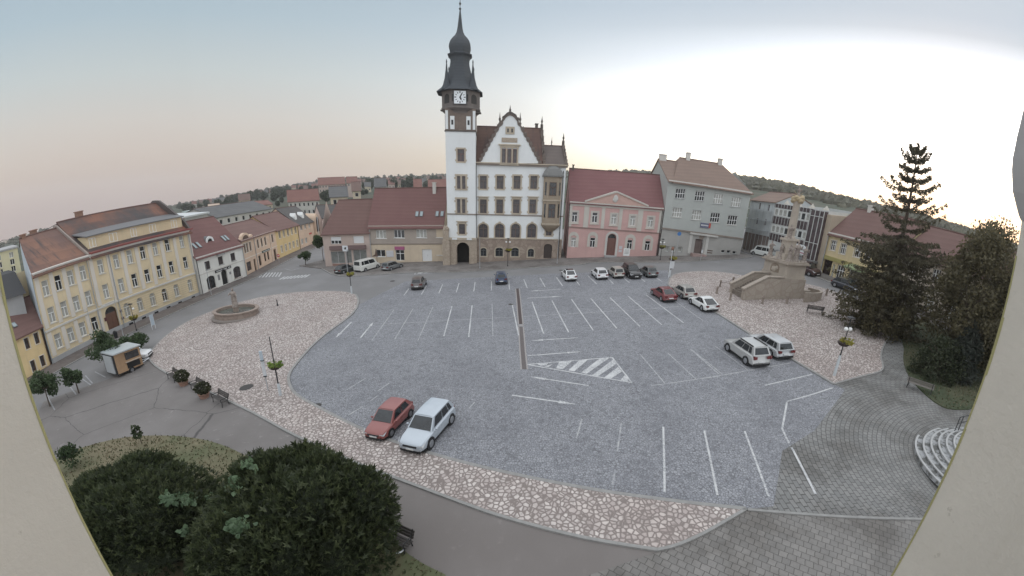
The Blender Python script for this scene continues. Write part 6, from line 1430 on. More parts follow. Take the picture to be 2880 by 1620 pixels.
# planters with shrubs
def planter(label, x, y, seed, h=1.0):
    t = thing('potted_shrub', label, 'planter', on(x, y, .01), 0, 'potted shrubs between the benches')
    mb = MB(); mb.lathe([(.34, 0), (.42, .35), (.46, .38), (.40, .40)], 14); mb.build('pot', M('terracotta', plain, (.33, .20, .15), .8), t, 40)
    mb = MB(); R = random.Random(seed)
    for _ in range(420):
        v = Vector((R.gauss(0, 1), R.gauss(0, 1), R.gauss(0, 1))).normalized() * R.uniform(.7, 1.05); q = Vector((v.x * .62, v.y * .62, .85 + v.z * .55 * h)); d = Vector((R.uniform(-1, 1), R.uniform(-1, 1), R.uniform(-1, 1))).normalized() * .11; e = d.orthogonal().normalized() * .07; mb.face([q - d, q + e, q + d, q - e])
    mb.build('foliage', M('dark_shrub_leaves', leaves, (.045, .05, .025), (.09, .095, .04)), t)
    return t
planter('dark round shrub in a terracotta pot with a yellow green top', *xy(G('v', 1390, 885)), 3); planter('dark ragged shrub in a terracotta pot next to the middle bench', *xy(G('v', 1670, 1055)), 8, .9)
# snack trailer
ta, tb_ = Vector(xy(G('v', 515, 790))), Vector(xy(G('v', 845, 625)))
ang_ = math.atan2((tb_ - ta).y, (tb_ - ta).x); L0 = (tb_ - ta).length
t = thing('snack_trailer', 'small wooden snack trailer with silver roof and dark serving hatches beside the left trees', 'trailer', on(ta.x, ta.y, .0), ang_)
mb = MB(); mb.box(0, L0, 0, 1.9, .38, 2.35); tb = mb.build('body', M('pine_boards', mat_bricks, (.46, .30, .18), (.54, .37, .23), (.22, .14, .09), 4.0, .13, .012, 0), t)
mb = MB(); mb.box(-.10, 0, -.02, 1.95, .3, 2.38); mb.box(-.1, L0 + .05, -.03, 0, .28, .38); mb.build('edge_trim', TRIMB, t)
mb = MB(); mb.box(-.16, L0 + .12, -.22, 2.05, 2.351, 2.47); mb.build('roof', M('silver_roof', plain, (.50, .54, .56), .35, .3), t)
mb = MB(); mb.box(L0 * .40, L0 * .93, -.03, .0, 1.42, 2.12); mb.build('serving_hatch', GLASS_D, t); mb = MB(); mb.box(L0 * .40, L0 * .90, -.035, .0, .55, 1.12); mb.build('menu_board', BLK, t); mb = MB(); mb.box(L0 * .36, L0 * .95, -.18, -.0, 1.2, 1.25); mb.build('counter', M('pale_counter', plain, (.5, .42, .34), .6), t)
mb = MB(); mb.box(-.19, -.101, .2, 1.7, .45, 2.2); mb.build('door', M('grey_trailer_door', plain, (.4, .42, .43), .5), t)
for yy in (-.08, 1.78):
    mb = MB(); mb.tube((L0 * .52, yy, .3), (L0 * .52, yy + .18, .3), .3, n=16); w_ = mb.build('wheel', RUBBER, t); mb = MB(); mb.tube((L0 * .52, yy - .012, .3), (L0 * .52, yy + .19, .3), .17, n=12); mb.build('rim', M('dull_rim'), w_)
mb = MB(); mb.tube((L0, .4, .42), (L0 + 1.3, .95, .42), .045, n=6); mb.tube((L0, 1.5, .42), (L0 + 1.3, .95, .42), .045, n=6); mb.tube((L0 + 1.2, .95, .02), (L0 + 1.2, .95, .6), .04, n=6); mb.build('drawbar', METAL_W, t)
# fountain
fa = G('d', 590, 800); c_ = Vector(xy(fa)) + Vector((0, .6)) 
r_f = (Vector(xy(G('d', 538, 800))) - Vector(xy(G('d', 642, 790)))).length / 2
t = thing('fountain', 'round stone fountain basin with a weathered statue on the left plaza', 'fountain', on(c_.x, c_.y, .1))
FST = M('fountain_stone', stonework, (.33, .26, .22), (.41, .34, .29), (.25, .20, .17), 1.4)
mb = MB(); mb.lathe([(r_f + .25, -.1), (r_f + .25, .12), (r_f - .05, .14), (r_f - .05, .14)], 36); mb.build('step', M('fountain_step', plain, (.27, .24, .22), .9), t, 40)
mb = MB(); n_ = 36; pr = [(r_f - .12, .12), (r_f - .12, .74), (r_f + .02, .78), (r_f + .02, .92), (r_f - .42, .92), (r_f - .42, .3)]; mb.lathe(pr, n_); mb.f.pop(); mb.m.pop(); mb.f.pop(); mb.m.pop(); mb.build('basin', FST, t, 40)
mb = MB(); mb.lathe([(r_f - .43, .5), (r_f - .43, .56)], n_); mb.build('water', M('green_water', glass, (.12, .135, .12), .1, .2), t)
mb = MB(); mb.lathe([(.34, .3), (.34, 1.05), (.42, 1.1), (.42, 1.2), (.28, 1.25)], 8); mb.build('pedestal', FST, t)
def figure(mb, c, h, seed=0, lean=0.0, arm=1):
    """a draped standing stone figure"""
    R = random.Random(seed); x, y, z = c; k = h / 1.8
    mb.lathe([(.30 * k, 0), (.27 * k, .25 * k), (.22 * k, .7 * k), (.20 * k, .95 * k), (.25 * k, 1.15 * k), (.27 * k, 1.35 * k), (.20 * k, 1.47 * k), (.08 * k, 1.52 * k), (.08 * k, 1.58 * k)], 10, (x, y, z), a0=R.random())
    mb.blob((x + lean * .1, y, z + 1.69 * k), .10 * k, .11 * k, .14 * k, seed=seed, jit=.05)
    for s in (-1, 1):
        e = Vector((x + s * .36 * k, y - .12 * k, z + (1.05 if s == arm else 1.25) * k)); mb.tube((x + s * .22 * k, y, z + 1.36 * k), e, .085 * k, .065 * k, 7); mb.tube(e, e + Vector((-s * .10 * k, -.22 * k, (.38 if s == arm else -.05) * k)), .065 * k, .045 * k, 7)
    for q in range(4): a = R.uniform(0, 6.28); mb.tube((x + .22 * k * math.cos(a), y + .22 * k * math.sin(a), z + .02), (x + .2 * k * math.cos(a + .5), y + .2 * k * math.sin(a + .5), z + 1.0 * k), .06 * k, .05 * k, 6)
STAT = M('weathered_statue', stonework, (.36, .31, .275), (.44, .385, .34), (.22, .18, .16), 2.5)
mb = MB(); figure(mb, (0, 0, 1.24), 2.35, 7); mb.blob((.18, -.05, 1.5), .25, .22, .35, seed=9); mb.build('statue', STAT, t, 60)
pole('bollard', 'dark short post behind the fountain', c_.x + 3.6, c_.y + 3.6, .9, .07, METAL_D, cat='bollard')
# ---------------------------------------------------------------- column monument
MX, MY = 34.9, 50.2
CSAND = M('column_sandstone', stonework, (.41, .355, .30), (.49, .43, .365), (.33, .28, .235), 1.1); CS2 = M('column_trim_stone', plaster, (.48, .42, .355), .2, .25)
t = thing('column_monument', 'tall baroque stone column with statues on a stepped plinth and stairway', 'monument', on(MX, MY, .05))
mb = MB(); mb.box(-1.85, 1.05, -2.75, 2.8, -.5, 2.35); mb.box(1.051, 2.2, -2.6, 2.4, -.4, 1.0); mb.build('terrace', CSAND, t)
mb = MB(); mb.box(-1.62, .85, -2.5, 2.5, 2.351, 4.05); mb.box(-1.72, .95, -2.6, 2.6, 2.352, 2.65); pl = mb.build('plinth', CS2, t)
mb = MB(); mb.box(-1.95, 1.15, -2.85, 2.85, 4.051, 4.22); mb.box(-1.8, 1.0, -2.68, 2.68, 4.221, 4.40); mb.build('cornice', CSAND, t)
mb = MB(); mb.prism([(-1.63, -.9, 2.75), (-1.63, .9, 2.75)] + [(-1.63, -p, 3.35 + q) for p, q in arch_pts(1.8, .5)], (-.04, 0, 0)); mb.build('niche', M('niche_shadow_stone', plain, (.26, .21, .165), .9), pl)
mb = MB(); mb.blob((-1.68, .1, 3.1), .12, .55, .35, seed=3); mb.blob((-1.68, -.4, 3.3), .1, .3, .25, seed=5); mb.build('relief', CS2, pl, 60)
mb = MB()
for k in range(9): mb.box(-6.5 + k * .29, -1.86, -2.15, .35, -.6 if k == 0 else .17 * k - .02, .17 * (k + 1))
mb.build('stairs', M('grey_stair_stone', mat_bricks, (.27, .23, .195), (.31, .265, .22), (.10, .085, .07), 5, .17, .02), t)
for y0, y1 in ((-2.75, -2.16), (.36, .85)):
    mb = MB(); mb.prism([(-6.7, y0, -.6), (-6.7, y0, .75), (-3.9, y0, 2.35), (-1.86, y0, 2.35), (-1.86, y0, -.6)], (0, y1 - y0, 0)); mb.prism([(-6.85, y0 - .06, .751), (-3.95, y0 - .06, 2.40), (-1.86, y0 - .06, 2.40), (-1.86, y0 - .06, 2.55), (-4.0, y0 - .06, 2.55), (-6.85, y0 - .06, .92)], (0, y1 - y0 + .12, 0)); mb.build('stair_wall', CSAND, t)
mb = MB()
for k in range(10):
    a0, a1 = -1.75 + k * .24, -1.75 + (k + 1) * .24; q = [(.9 + 3.0 * math.cos(a_), -2.0 + 2.2 * math.sin(a_)) for a_ in (a0, a1)]; q2 = [(.9 + 2.7 * math.cos(a_), -2.0 + 1.95 * math.sin(a_)) for a_ in (a1, a0)]; mb.prism([(*p, -.3) for p in q + q2], (0, 0, 1.35))
mb.build('basin_wall', CSAND, t)
CX = -.45
mb = MB(); mb.box(CX - .85, CX + .85, -.95, .95, 4.401, 5.2); mb.box(CX - .6, CX + .6, -.65, .65, 5.201, 6.75); mb.box(CX - .8, CX + .8, -.85, .85, 6.751, 7.0); mb.build('pedestal', CS2, t)
mb = MB(); mb.lathe([(.62, 7.0), (.62, 7.15), (.46, 7.3), (.47, 8.5), (.40, 11.2), (.52, 11.35), (.58, 11.55)], 16, (CX, 0, 0)); mb.build('column', CS2, t, 40)
mb = MB()
for k in range(14):
    R = random.Random(k); a = k * 2.4; mb.blob((CX + .45 * math.cos(a), .45 * math.sin(a), 11.5 + .5 * (k / 13)), .34, .34, .28, seed=k)
for k in range(9): a = k * .7; mb.tube((CX, 0, 12.1), (CX + .95 * math.cos(a), .3 * math.sin(a), 12.1 + .75 * math.sin(a)), .035, .02, 5)
mb.build('cloud_capital', M('gilded_stone', plain, (.42, .335, .215), .7), t, 60)
mb = MB(); figure(mb, (CX, 0, 11.9), 1.35, 31); mb.build('statue', STAT, t, 60)
for k, (sx, sy, h_) in enumerate(((-1.4, -2.1, 1.8), (.6, -2.1, 1.75), (-1.35, 2.1, 1.8), (.6, 2.1, 1.7), (-1.3, -.1, 1.7), (-.4, -1.9, 2.2))): mb = MB(); mb.lathe([(.42, 4.4), (.38, 4.6), (.36, 4.62)], 8, (sx, sy, 0)); figure(mb, (sx, sy, 4.6), h_, 20 + k, arm=1 if k % 2 else -1); mb.build('statue', STAT, t, 60)
mb = MB(); figure(mb, (CX - .45, -.5, 7.0), 1.7, 44); mb.build('statue', STAT, t, 60)
bl = ((26.3, 50.5), (28.2, 53.6), (30.8, 55.2), (26.6, 47.5), (29.8, 45.9), (32.8, 45.7), (37.1, 47.0), (40.2, 48.6))
BST = M('bollard_stone', plain, (.24, .20, .17), .9)
nm = ('left of the stairway foot', 'behind the stairs on the left', 'farthest behind the stairs', 'at the near foot of the stairway', 'in front of the stair wall', 'before the near corner of the plinth', 'right of the basin wall', 'rightmost near the street')
first = None
for (x_, y_), n in zip(bl, nm):
    if first is None:
        first = thing('stone_bollard', '', 'bollard', (0, 0, 0), 0, 'stone bollards round the column'); mb = MB(); mb.lathe([(.15, -.1), (.15, .12), (.12, .16), (.12, .62), (.15, .68), (.13, .8)], 8); mb.build('post', BST, first, 40); mb = MB(); mb.lathe([(.13, .801), (.1, .9), (.02, .95)], 8); mb.build('cap', BST, first); o = first
    else: o = copy_tree(first)
    o.location = on(x_, y_, .1); o['label'] = 'short stone bollard %s of the column monument' % n if 'plinth' not in n and 'street' not in n else 'short stone bollard %s beside the column monument' % n
for a, b_ in ((0, 1), (1, 2)):
    mb = MB(); p0, p1 = Vector(on(*bl[a], .75)), Vector(on(*bl[b_], .75)); prev = p0
    for k in range(1, 9): q = p0.lerp(p1, k / 8) - Vector((0, 0, .25 * math.sin(math.pi * k / 8))); mb.tube(prev, q, .03, n=5); prev = q
    tag(mb.build('iron_chain', M('rusty_chain', plain, (.09, .07, .06), .8)), 'hanging chain between the bollards ' + ('left of the stairway' if a == 0 else 'farther behind the stairway'), 'chain')
# church steps on the right
t = thing('church_steps', 'half round stained stone steps at the foot of the tower on the right', 'steps', (STC.x, STC.y, plane_z(STC.x, STC.y) - .05))
ST1 = M('stained_step_stone', mat_setts, (.40, .40, .40), (.50, .50, .50), (.43, .43, .43), 2.0, .0, .01, (.55, .55, .55))
def mat_stain(name):
    m, tt_, b = node_mat(name); v = objco(tt_); n1 = smooth01(tt_, noise(tt_, v, 1.7, 6, .7), .44, .58)
    tt_.links.new(rgbmix(tt_, n1, (.12, .12, .115), (.36, .365, .37)), b.inputs['Base Color']); b.inputs['Roughness'].default_value = .85; return m
ST1 = M('black_stained_stone', mat_stain); NOSE = M('pale_step_edge', plain, (.42, .42, .415), .8, 0, .2, 3)
a0_, a1_ = RAD(95), RAD(275)
for k in range(6):
    r_ = STR - k * .42; z1 = .17 * (k + 1) - .02; nn = 40
    q = [(r_ * math.cos(a0_ + (a1_ - a0_) * j / nn), r_ * math.sin(a0_ + (a1_ - a0_) * j / nn)) for j in range(nn + 1)]
    mb = MB(); mb.prism([(p_[0], p_[1], z1 - .28) for p_ in q] + [(3, -r_, z1 - .28), (3, r_, z1 - .28)], (0, 0, .279)); s_ = mb.build('step', ST1, t)
    mb = MB()
    for j in range(nn):
        p0, p1 = Vector((*q[j], z1 + .004)), Vector((*q[j + 1], z1 + .004)); i0, i1 = Vector((q[j][0] * (1 - .12 / r_), q[j][1] * (1 - .12 / r_), z1 + .004)), Vector((q[j + 1][0] * (1 - .12 / r_), q[j + 1][1] * (1 - .12 / r_), z1 + .004)); mb.face([p0, p1, i1, i0]); dn_ = Vector((0, 0, .06)); mb.face([p0 * 1.0005, p0 - dn_, p1 - dn_, p1])
    mb.build('nosing', NOSE, s_)
rp = G('w', 935, 680, 1.0); mb = MB()
d_ = Vector((1.4, .15, 0)); p0 = Vector((rp.x, rp.y, plane_z(rp.x, rp.y) + .6))
for a, b_ in ((Vector((0, 0, 0)), Vector((0, 0, 1.0))), (Vector((0, 0, 1.0)), d_ + Vector((0, 0, 1.05))), (d_ * .3, d_ * .3 + Vector((0, 0, 1.0))), (Vector((0, 0, .55)), d_ + Vector((0, 0, .6)))): mb.tube(p0 + a - Vector((0, 0, .6 if a.z == 0 else 0)), p0 + b_, .03, n=6)
tag(mb.build('hand_rail', METAL_D), 'black iron hand rail at the top of the church steps', 'railing')
def mat_lime(name):
    m, t, b = node_mat(name); v = objco(t)
    n1 = smooth01(t, noise(t, v, 2.2, 5, .6), .3, .7); n2 = smooth01(t, noise(t, scalevec(t, v, (9, 9, 1.2)), 1.0, 5, .7), .55, .75); n3 = noise(t, v, 90, 4, .7); n4 = smooth01(t, noise(t, v, 26, 5, .7), .66, .72)
    c = rgbmix(t, n1, (.57, .54, .49), (.66, .63, .575))
    a = tnode(t, 'ShaderNodeMath', operation='MULTIPLY'); t.links.new(n2, a.inputs[0]); a.inputs[1].default_value = .30; c = rgbmix(t, a.outputs[0], c, (.42, .39, .33))
    a = tnode(t, 'ShaderNodeMath', operation='MULTIPLY'); t.links.new(n3, a.inputs[0]); a.inputs[1].default_value = .22; c = rgbmix(t, a.outputs[0], c, (.40, .38, .34))
    a = tnode(t, 'ShaderNodeMath', operation='MULTIPLY'); t.links.new(n4, a.inputs[0]); a.inputs[1].default_value = .45; c = rgbmix(t, a.outputs[0], c, (.33, .31, .27))
    t.links.new(c, b.inputs['Base Color']); b.inputs['Roughness'].default_value = .95; bump(t, b, n3, .4, .003); return m
# ================================================================ TOWER OPENING round the camera
LIME = M('lime_washed_stone', mat_lime); ALG = M('lichen_edge', plain, (.36, .34, .17), .9)
t = thing('tower_window', 'lime washed stone window of the church tower framing both sides of the view', 'window opening', (0, 0, 0))
for s, az in ((-1, 59.75), (1, 57.6)):
    dd = .66; ex, ey = s * dd * math.sin(RAD(az)), dd * math.cos(RAD(az))
    # the reveal opens outwards above the springing of the arch
    lev = [(-1.0, 0), (14.9, 0), (15.2, .0), (15.45, .03), (15.8, .12), (16.6, .5), (18, 1.2)] if s < 0 else [(-1.0, 0), (15.3, 0), (15.40, .0), (15.5, .03), (15.8, .12), (16.6, .5), (18, 1.2)]
    mb = MB(); n_ = 7
    for z_, of in lev:
        for px_, py_ in [(.05, -1.2 - ey), (.02, -.10), (.003, -.02), (0, 0), (.05, .02), (2.2, .02), (2.2, -1.2 - ey)]: mb.v.append((ex + s * (px_ + of), ey + py_, z_))
    for j in range(len(lev) - 1):
        for k in range(n_):
            q = [j * n_ + k, j * n_ + (k + 1) % n_, (j + 1) * n_ + (k + 1) % n_, (j + 1) * n_ + k]; mb.f.append(q if s < 0 else q[::-1]); mb.m.append(0)
    j_ = mb.build('jamb', LIME, t, 50)
    mb = MB(); R = random.Random(4 + s)
    for k in range(60):
        zz = 11.0 + k * .0715; wv = .0012 + .0016 * R.random(); mb.box(ex - .0006 if s > 0 else ex - wv, ex + wv if s > 0 else ex + .0006, ey - wv, ey + .0008, zz, zz + .0712)
    mb.build('edge_crust', ALG, j_)
# the moulded capital on the right jamb
dd = .66; ex, ey = dd * math.sin(RAD(57.6)), dd * math.cos(RAD(57.6)); mb = MB()
ring = []
for az_, e_ in ((57.5, 2.6), (57.2, 3.0), (56.8, 3.8), (56.2, 5.2), (55.9, 7.2), (55.9, 8.4), (56.3, 10.6), (56.9, 12.8), (57.5, 14.6), (59, 16.5)):
    z_ = CAM_H + dd * math.tan(RAD(e_)); xx = dd * math.sin(RAD(az_)); yy = dd * math.cos(RAD(az_))
    ring.append([(ex + 1.4, ey + .02, z_), (xx + .08, ey + .02, z_), (xx + .02, yy + .004, z_), (xx, yy, z_), (xx + .008, yy - .06, z_), (xx + .03, yy - .3, z_), (ex + 1.4, ey - .8, z_)])
for j in range(len(ring) - 1):
    for k in range(6): mb.face([ring[j][k], ring[j + 1][k], ring[j + 1][k + 1], ring[j][k + 1]])
mb.face(ring[0]); mb.face(ring[-1][::-1]); mb.build('capital', M('grey_moulding', plaster, (.40, .40, .41), .08, .1), t, 50)
# ================================================================ TREES AND SHRUBS
BARK = M('bark', plain, (.085, .065, .05), .95, 0, .3, 8)
def leaf(mb, q, R, L, Wd, up=.4, out=None, m=0):
    d = Vector((R.uniform(-1, 1), R.uniform(-1, 1), R.uniform(-1, 1) + up))
    if out is not None: d += out
    d = d.normalized(); e = d.cross(Vector((R.uniform(-1, 1), R.uniform(-1, 1), R.uniform(-1, 1)))).normalized()
    mb.face([q - d * L * .5, q + e * Wd * .5, q + d * L * .5, q - e * Wd * .5], m)
def round_tree(name, label, x, y, h, r, seed, n=1700, ls=.26, cat='tree', group=None, mats=('small_tree_leaves', (.075, .115, .055), (.12, .17, .08)), flat=.85, dz=.0, trunk=.07, clumps=13):
    R = random.Random(seed); t = thing(name, label, cat, on(x, y, dz), 0, group)
    ch = r * flat; cz = h - ch
    mb = MB(); mb.tube((0, 0, -.2), (.04, .02, cz - ch * .2), trunk, trunk * .75, 8)
    for k in range(5): a = k * 1.26 + R.random(); mb.tube((.04, .02, cz - ch * .35), (r * .6 * math.cos(a), r * .6 * math.sin(a), cz + ch * R.uniform(-.1, .5)), trunk * .55, .015, 6)
    mb.build('trunk', BARK, t, 60)
    mb = MB(); cl = []
    for k in range(clumps):
        v = Vector((R.gauss(0, 1), R.gauss(0, 1), R.gauss(0, .8))).normalized() * R.uniform(.35, .82); cl.append((Vector((v.x * r, v.y * r, cz + v.z * ch)), R.uniform(.28, .5) * r))
    for _ in range(n):
        c, q = R.choice(cl); v = Vector((R.gauss(0, 1), R.gauss(0, 1), R.gauss(0, 1))).normalized(); p = c + v * q * R.uniform(.55, 1.08); leaf(mb, p, R, ls, ls * .75, .2, v * .3)
    mb.build('crown', M(mats[0], leaves, mats[1], mats[2]), t)
    return t
TG = 'small round street trees on the left'
round_tree('street_tree', 'large round leafy tree directly behind the snack trailer', -40.3, 32.6, 3.9, 1.9, 1, 3200, .24, group=TG)
round_tree('street_tree', 'small round tree beyond the trailer nearest the plaza', -41.0, 37.0, 3.0, 1.5, 2, 2000, .24, group=TG)
round_tree('street_tree', 'slender round tree between the trailer and the tower wall', -39.6, 27.9, 2.8, 1.15, 3, 1500, .24, group=TG)
round_tree('street_tree', 'broad small tree closest to the left tower wall', -41.0, 25.4, 3.5, 1.6, 4, 2200, .24, group=TG)
round_tree('street_tree', 'small clipped tree at the corner of the side street', -41.8, 79.3, 3.1, 1.3, 5, 1300, .26, group='trees by the side street')
round_tree('street_tree', 'taller dark tree against the corner shop house', -39.6, 82.6, 5.6, 1.9, 6, 2000, .28, group='trees by the side street')
round_tree('sapling', 'young leafy sapling on the lawn edge behind the yew', *xy(G('d', 357, 1118)), 1.7, .6, 7, 170, .2, mats=('sapling_leaves', (.05, .075, .03), (.09, .12, .05)), flat=1.2, dz=.1, trunk=.025, clumps=6)
round_tree('lawn_bush', 'leafy bush at the left lawn end against the tower wall', -28.6, 17.8, 1.9, 1.0, 8, 700, .2, cat='bush', mats=('bush_leaves', (.04, .07, .03), (.08, .12, .045)), dz=.1)
def spruce(name, label, x, y, H, rad, seed, sparse=.55, mats=('spruce_needles', (.115, .105, .068), (.165, .145, .092)), dz=.1, dens=1.0, z0=1.0, whorl=.55):
    R = random.Random(seed); t = thing(name, label, 'tree', on(x, y, dz))
    mb = MB(); mb.tube((0, 0, -.3), (0, 0, H * .6), .30 * H / 19, .17 * H / 19, 9); mb.tube((0, 0, H * .6), (0, 0, H * .99), .17 * H / 19, .02, 7); mb.build('trunk', BARK, t, 60)
    mb = MB(); wb = MB(); z = z0
    while z < H - .25:
        f = (z - z0) / (H - z0)
        Lm = rad * min(1.0, .10 + 1.62 * (1 - f)) * (.80 + .20 * math.sin(z * 2.3))
        thin = f > sparse
        nb = 6 if thin else 9
        for k in range(nb):
            a = k * 6.283 / nb + z * 1.7 + R.uniform(-.3, .3); L = Lm * R.uniform(.72, 1.12); prev = Vector((0, 0, z)); steps = 8
            rise = (.75 if f > .85 else .28) if thin else -.12; droop = -.35 if thin else -.55
            for j in range(1, steps + 1):
                s = j / steps; q = Vector((L * s * math.cos(a), L * s * math.sin(a), z + L * (rise * s * s + droop * s * (1 - s)))); d = q - prev
                wb.tube(prev, q, .045 * (1 - s) + .012, n=4, cap=False)
                m = int((8 if thin else 9) * dens * (1.25 - s * .5))
                for _ in range(m):
                    p = prev + d * R.random() + Vector((R.gauss(0, .07), R.gauss(0, .07), R.uniform(-.30 if not thin else -.22, .07)))
                    leaf(mb, p, R, R.uniform(.30, .55), .13, -.5 if not thin else -.1, Vector((math.cos(a), math.sin(a), .0)) * .5)
            # side twigs
                if s > .25:
                    for sd in (-1, 1):
                        tl = L * (1 - s) * .45 + .3; b = a + sd * R.uniform(.7, 1.1)
                        for _ in range(int((5 if thin else 7) * dens)):
                            u_ = R.random() * tl * (.6 if thin else 1); p = q + Vector((u_ * math.cos(b), u_ * math.sin(b), R.uniform(-.28, .03) - u_ * .15)); leaf(mb, p, R, R.uniform(.28, .5), .12, -.3, Vector((math.cos(b), math.sin(b), 0)) * .4)
                prev = q
        z += whorl * (1.7 if thin else 1) * R.uniform(.8, 1.2)
    wb.build('branches', BARK, t); mb.build('crown', M(mats[0], leaves, mats[1], mats[2]), t)
    return t
spruce('spruce_tree', 'tall spruce with thin bare branched top standing by the right plaza', 38.6, 37.6, 19.0, 5.6, 11, .50)
def big_tree(name, label, x, y, h, r, seed, n, mats, low=.12, dz=.1, ls=.34, clumps=42, cat='tree', group=None):
    R = random.Random(seed); t = thing(name, label, cat, on(x, y, dz), 0, group)
    mb = MB(); mb.tube((0, 0, -.3), (.2, .1, h * .45), .26, .18, 9)
    for k in range(9): a = k * .7 + R.random(); z = h * R.uniform(.2, .5); mb.tube((.1, .05, z), (r * .6 * math.cos(a), r * .6 * math.sin(a), z + h * R.uniform(.15, .4)), .11, .02, 6)
    mb.build('trunk', BARK, t, 60)
    cl = []
    for k in range(clumps):
        f = (k + .5) / clumps; z = h * (low + (1 - low) * f * .93); rr = r * (math.sin(math.pi * min(1, .25 + f * .72)) ** .75) * R.uniform(.35, .95); a = k * 2.4 + R.uniform(-.4, .4); cl.append((Vector((rr * math.cos(a), rr * math.sin(a), z)), r * R.uniform(.22, .40)))
    mb = MB()
    for _ in range(n):
        c, q = R.choice(cl); v = Vector((R.gauss(0, 1), R.gauss(0, 1), R.gauss(0, .9))).normalized(); p = c + v * q * R.uniform(.4, 1.1); leaf(mb, p, R, ls * R.uniform(.7, 1.2), ls * .6, .1, v * .3)
    mb.build('crown', M(mats[0], leaves, mats[1], mats[2]), t)
    return t
OLV = ('olive_leaves', (.115, .102, .056), (.185, .16, .088)); DGR = ('dark_green_leaves', (.055, .07, .038), (.09, .105, .055))
BG_ = 'dense trees on the right lawn'
big_tree('lawn_tree', 'broad dense olive green tree right of the spruce', 39.8, 28.5, 12.2, 4.3, 21, 13000, OLV, group=BG_)
big_tree('lawn_tree', 'dark tree rising behind the olive green tree on the right', 47.5, 33.0, 12.5, 4.6, 22, 9000, OLV, group=BG_)
big_tree('lawn_tree', 'tree with trailing branches against the right tower wall', 40.6, 24.0, 10.5, 3.6, 23, 8000, OLV, group=BG_)
big_tree('yew_bush', 'low dark yew bush at the curved edge of the right lawn', 35.2, 26.8, 3.0, 2.4, 24, 6000, DGR, 0, .1, .22, 26, 'bush')
big_tree('spruce_bush', 'broad dark bush under the spruce by the right plaza', 36.6, 36.2, 5.2, 3.3, 26, 7000, OLV, 0, .1, .28, 30, 'bush')
spruce('small_conifer', 'small bluish conifer between the yew bush and the olive tree', 37.0, 26.0, 5.2, 1.7, 25, 2.0, ('blue_needles', (.08, .095, .08), (.11, .125, .10)), .1, .55, .3, .38)
# ---- the big yews below the tower
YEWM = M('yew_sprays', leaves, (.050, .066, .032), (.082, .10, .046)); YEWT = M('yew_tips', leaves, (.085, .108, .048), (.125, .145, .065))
def yew(label, x, y, h, rx, ry, seed, n, lobes):
    R = random.Random(seed); t = thing('yew_tree', label, 'yew', on(x, y, .1), 0, 'large yews below the tower')
    mb = MB()
    for k in range(6): a = k * 1.05; mb.tube((.2 * math.cos(a), .2 * math.sin(a), -.2), (rx * .5 * math.cos(a), ry * .5 * math.sin(a), h * .7), .10, .03, 7)
    mb.build('trunk', BARK, t, 60)
    L = [(Vector((0, 0, h * .35)), Vector((rx * .85, ry * .85, h * .55)))]
    for k in range(lobes):
        a = k * 2.399 + R.uniform(-.3, .3); f = R.uniform(.35, .95); q = Vector((rx * .66 * f * math.cos(a), ry * .66 * f * math.sin(a), h * (.42 + .36 * (1 - f) + R.uniform(-.06, .10)))); s = R.uniform(.24, .36); L.append((q, Vector((rx * s, ry * s, h * s * 1.0))))
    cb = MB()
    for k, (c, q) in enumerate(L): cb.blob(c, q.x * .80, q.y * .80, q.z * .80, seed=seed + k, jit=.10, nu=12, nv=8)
    cb.build('dark_core', M('yew_core_shade', plain, (.028, .036, .02), .95), t)  # solid core; the shade inside the crown is put into its dark colour
    mb = MB(); wts = [q.x * q.z for c, q in L]
    for _ in range(n):
        c, q = R.choices(L, wts)[0]; v = Vector((R.gauss(0, 1), R.gauss(0, 1), R.gauss(.25, 1))).normalized()
        if v.z < -.35: continue
        s = R.uniform(.78, 1.12); p = c + Vector((v.x * q.x, v.y * q.y, v.z * q.z)) * s
        if any(((p.x - c2.x) / q2.x) ** 2 + ((p.y - c2.y) / q2.y) ** 2 + ((p.z - c2.z) / q2.z) ** 2 < .66 for c2, q2 in L if c2 is not c): continue
        d = (v + Vector((R.gauss(0, .55), R.gauss(0, .55), R.gauss(.35, .5)))).normalized(); e = d.cross(Vector((R.gauss(0, 1), R.gauss(0, 1), R.gauss(0, 1)))).normalized(); ln = R.uniform(.20, .46)
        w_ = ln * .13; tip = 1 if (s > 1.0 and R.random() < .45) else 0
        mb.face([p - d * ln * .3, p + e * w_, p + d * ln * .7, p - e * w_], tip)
        for sd in (-1, 1):
            d2 = (d + e * sd * .9).normalized(); mb.face([p, p + d * ln * .18, p + d2 * ln * .55, p + d2 * ln * .3 - d * .02], tip)
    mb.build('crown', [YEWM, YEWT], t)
    return t, L
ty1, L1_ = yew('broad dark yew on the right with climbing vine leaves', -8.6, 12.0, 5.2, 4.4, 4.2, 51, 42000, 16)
ty2, L2_ = yew('broad dark yew on the left beside the tower wall', -17.2, 12.6, 4.0, 5.4, 4.2, 52, 36000, 16)
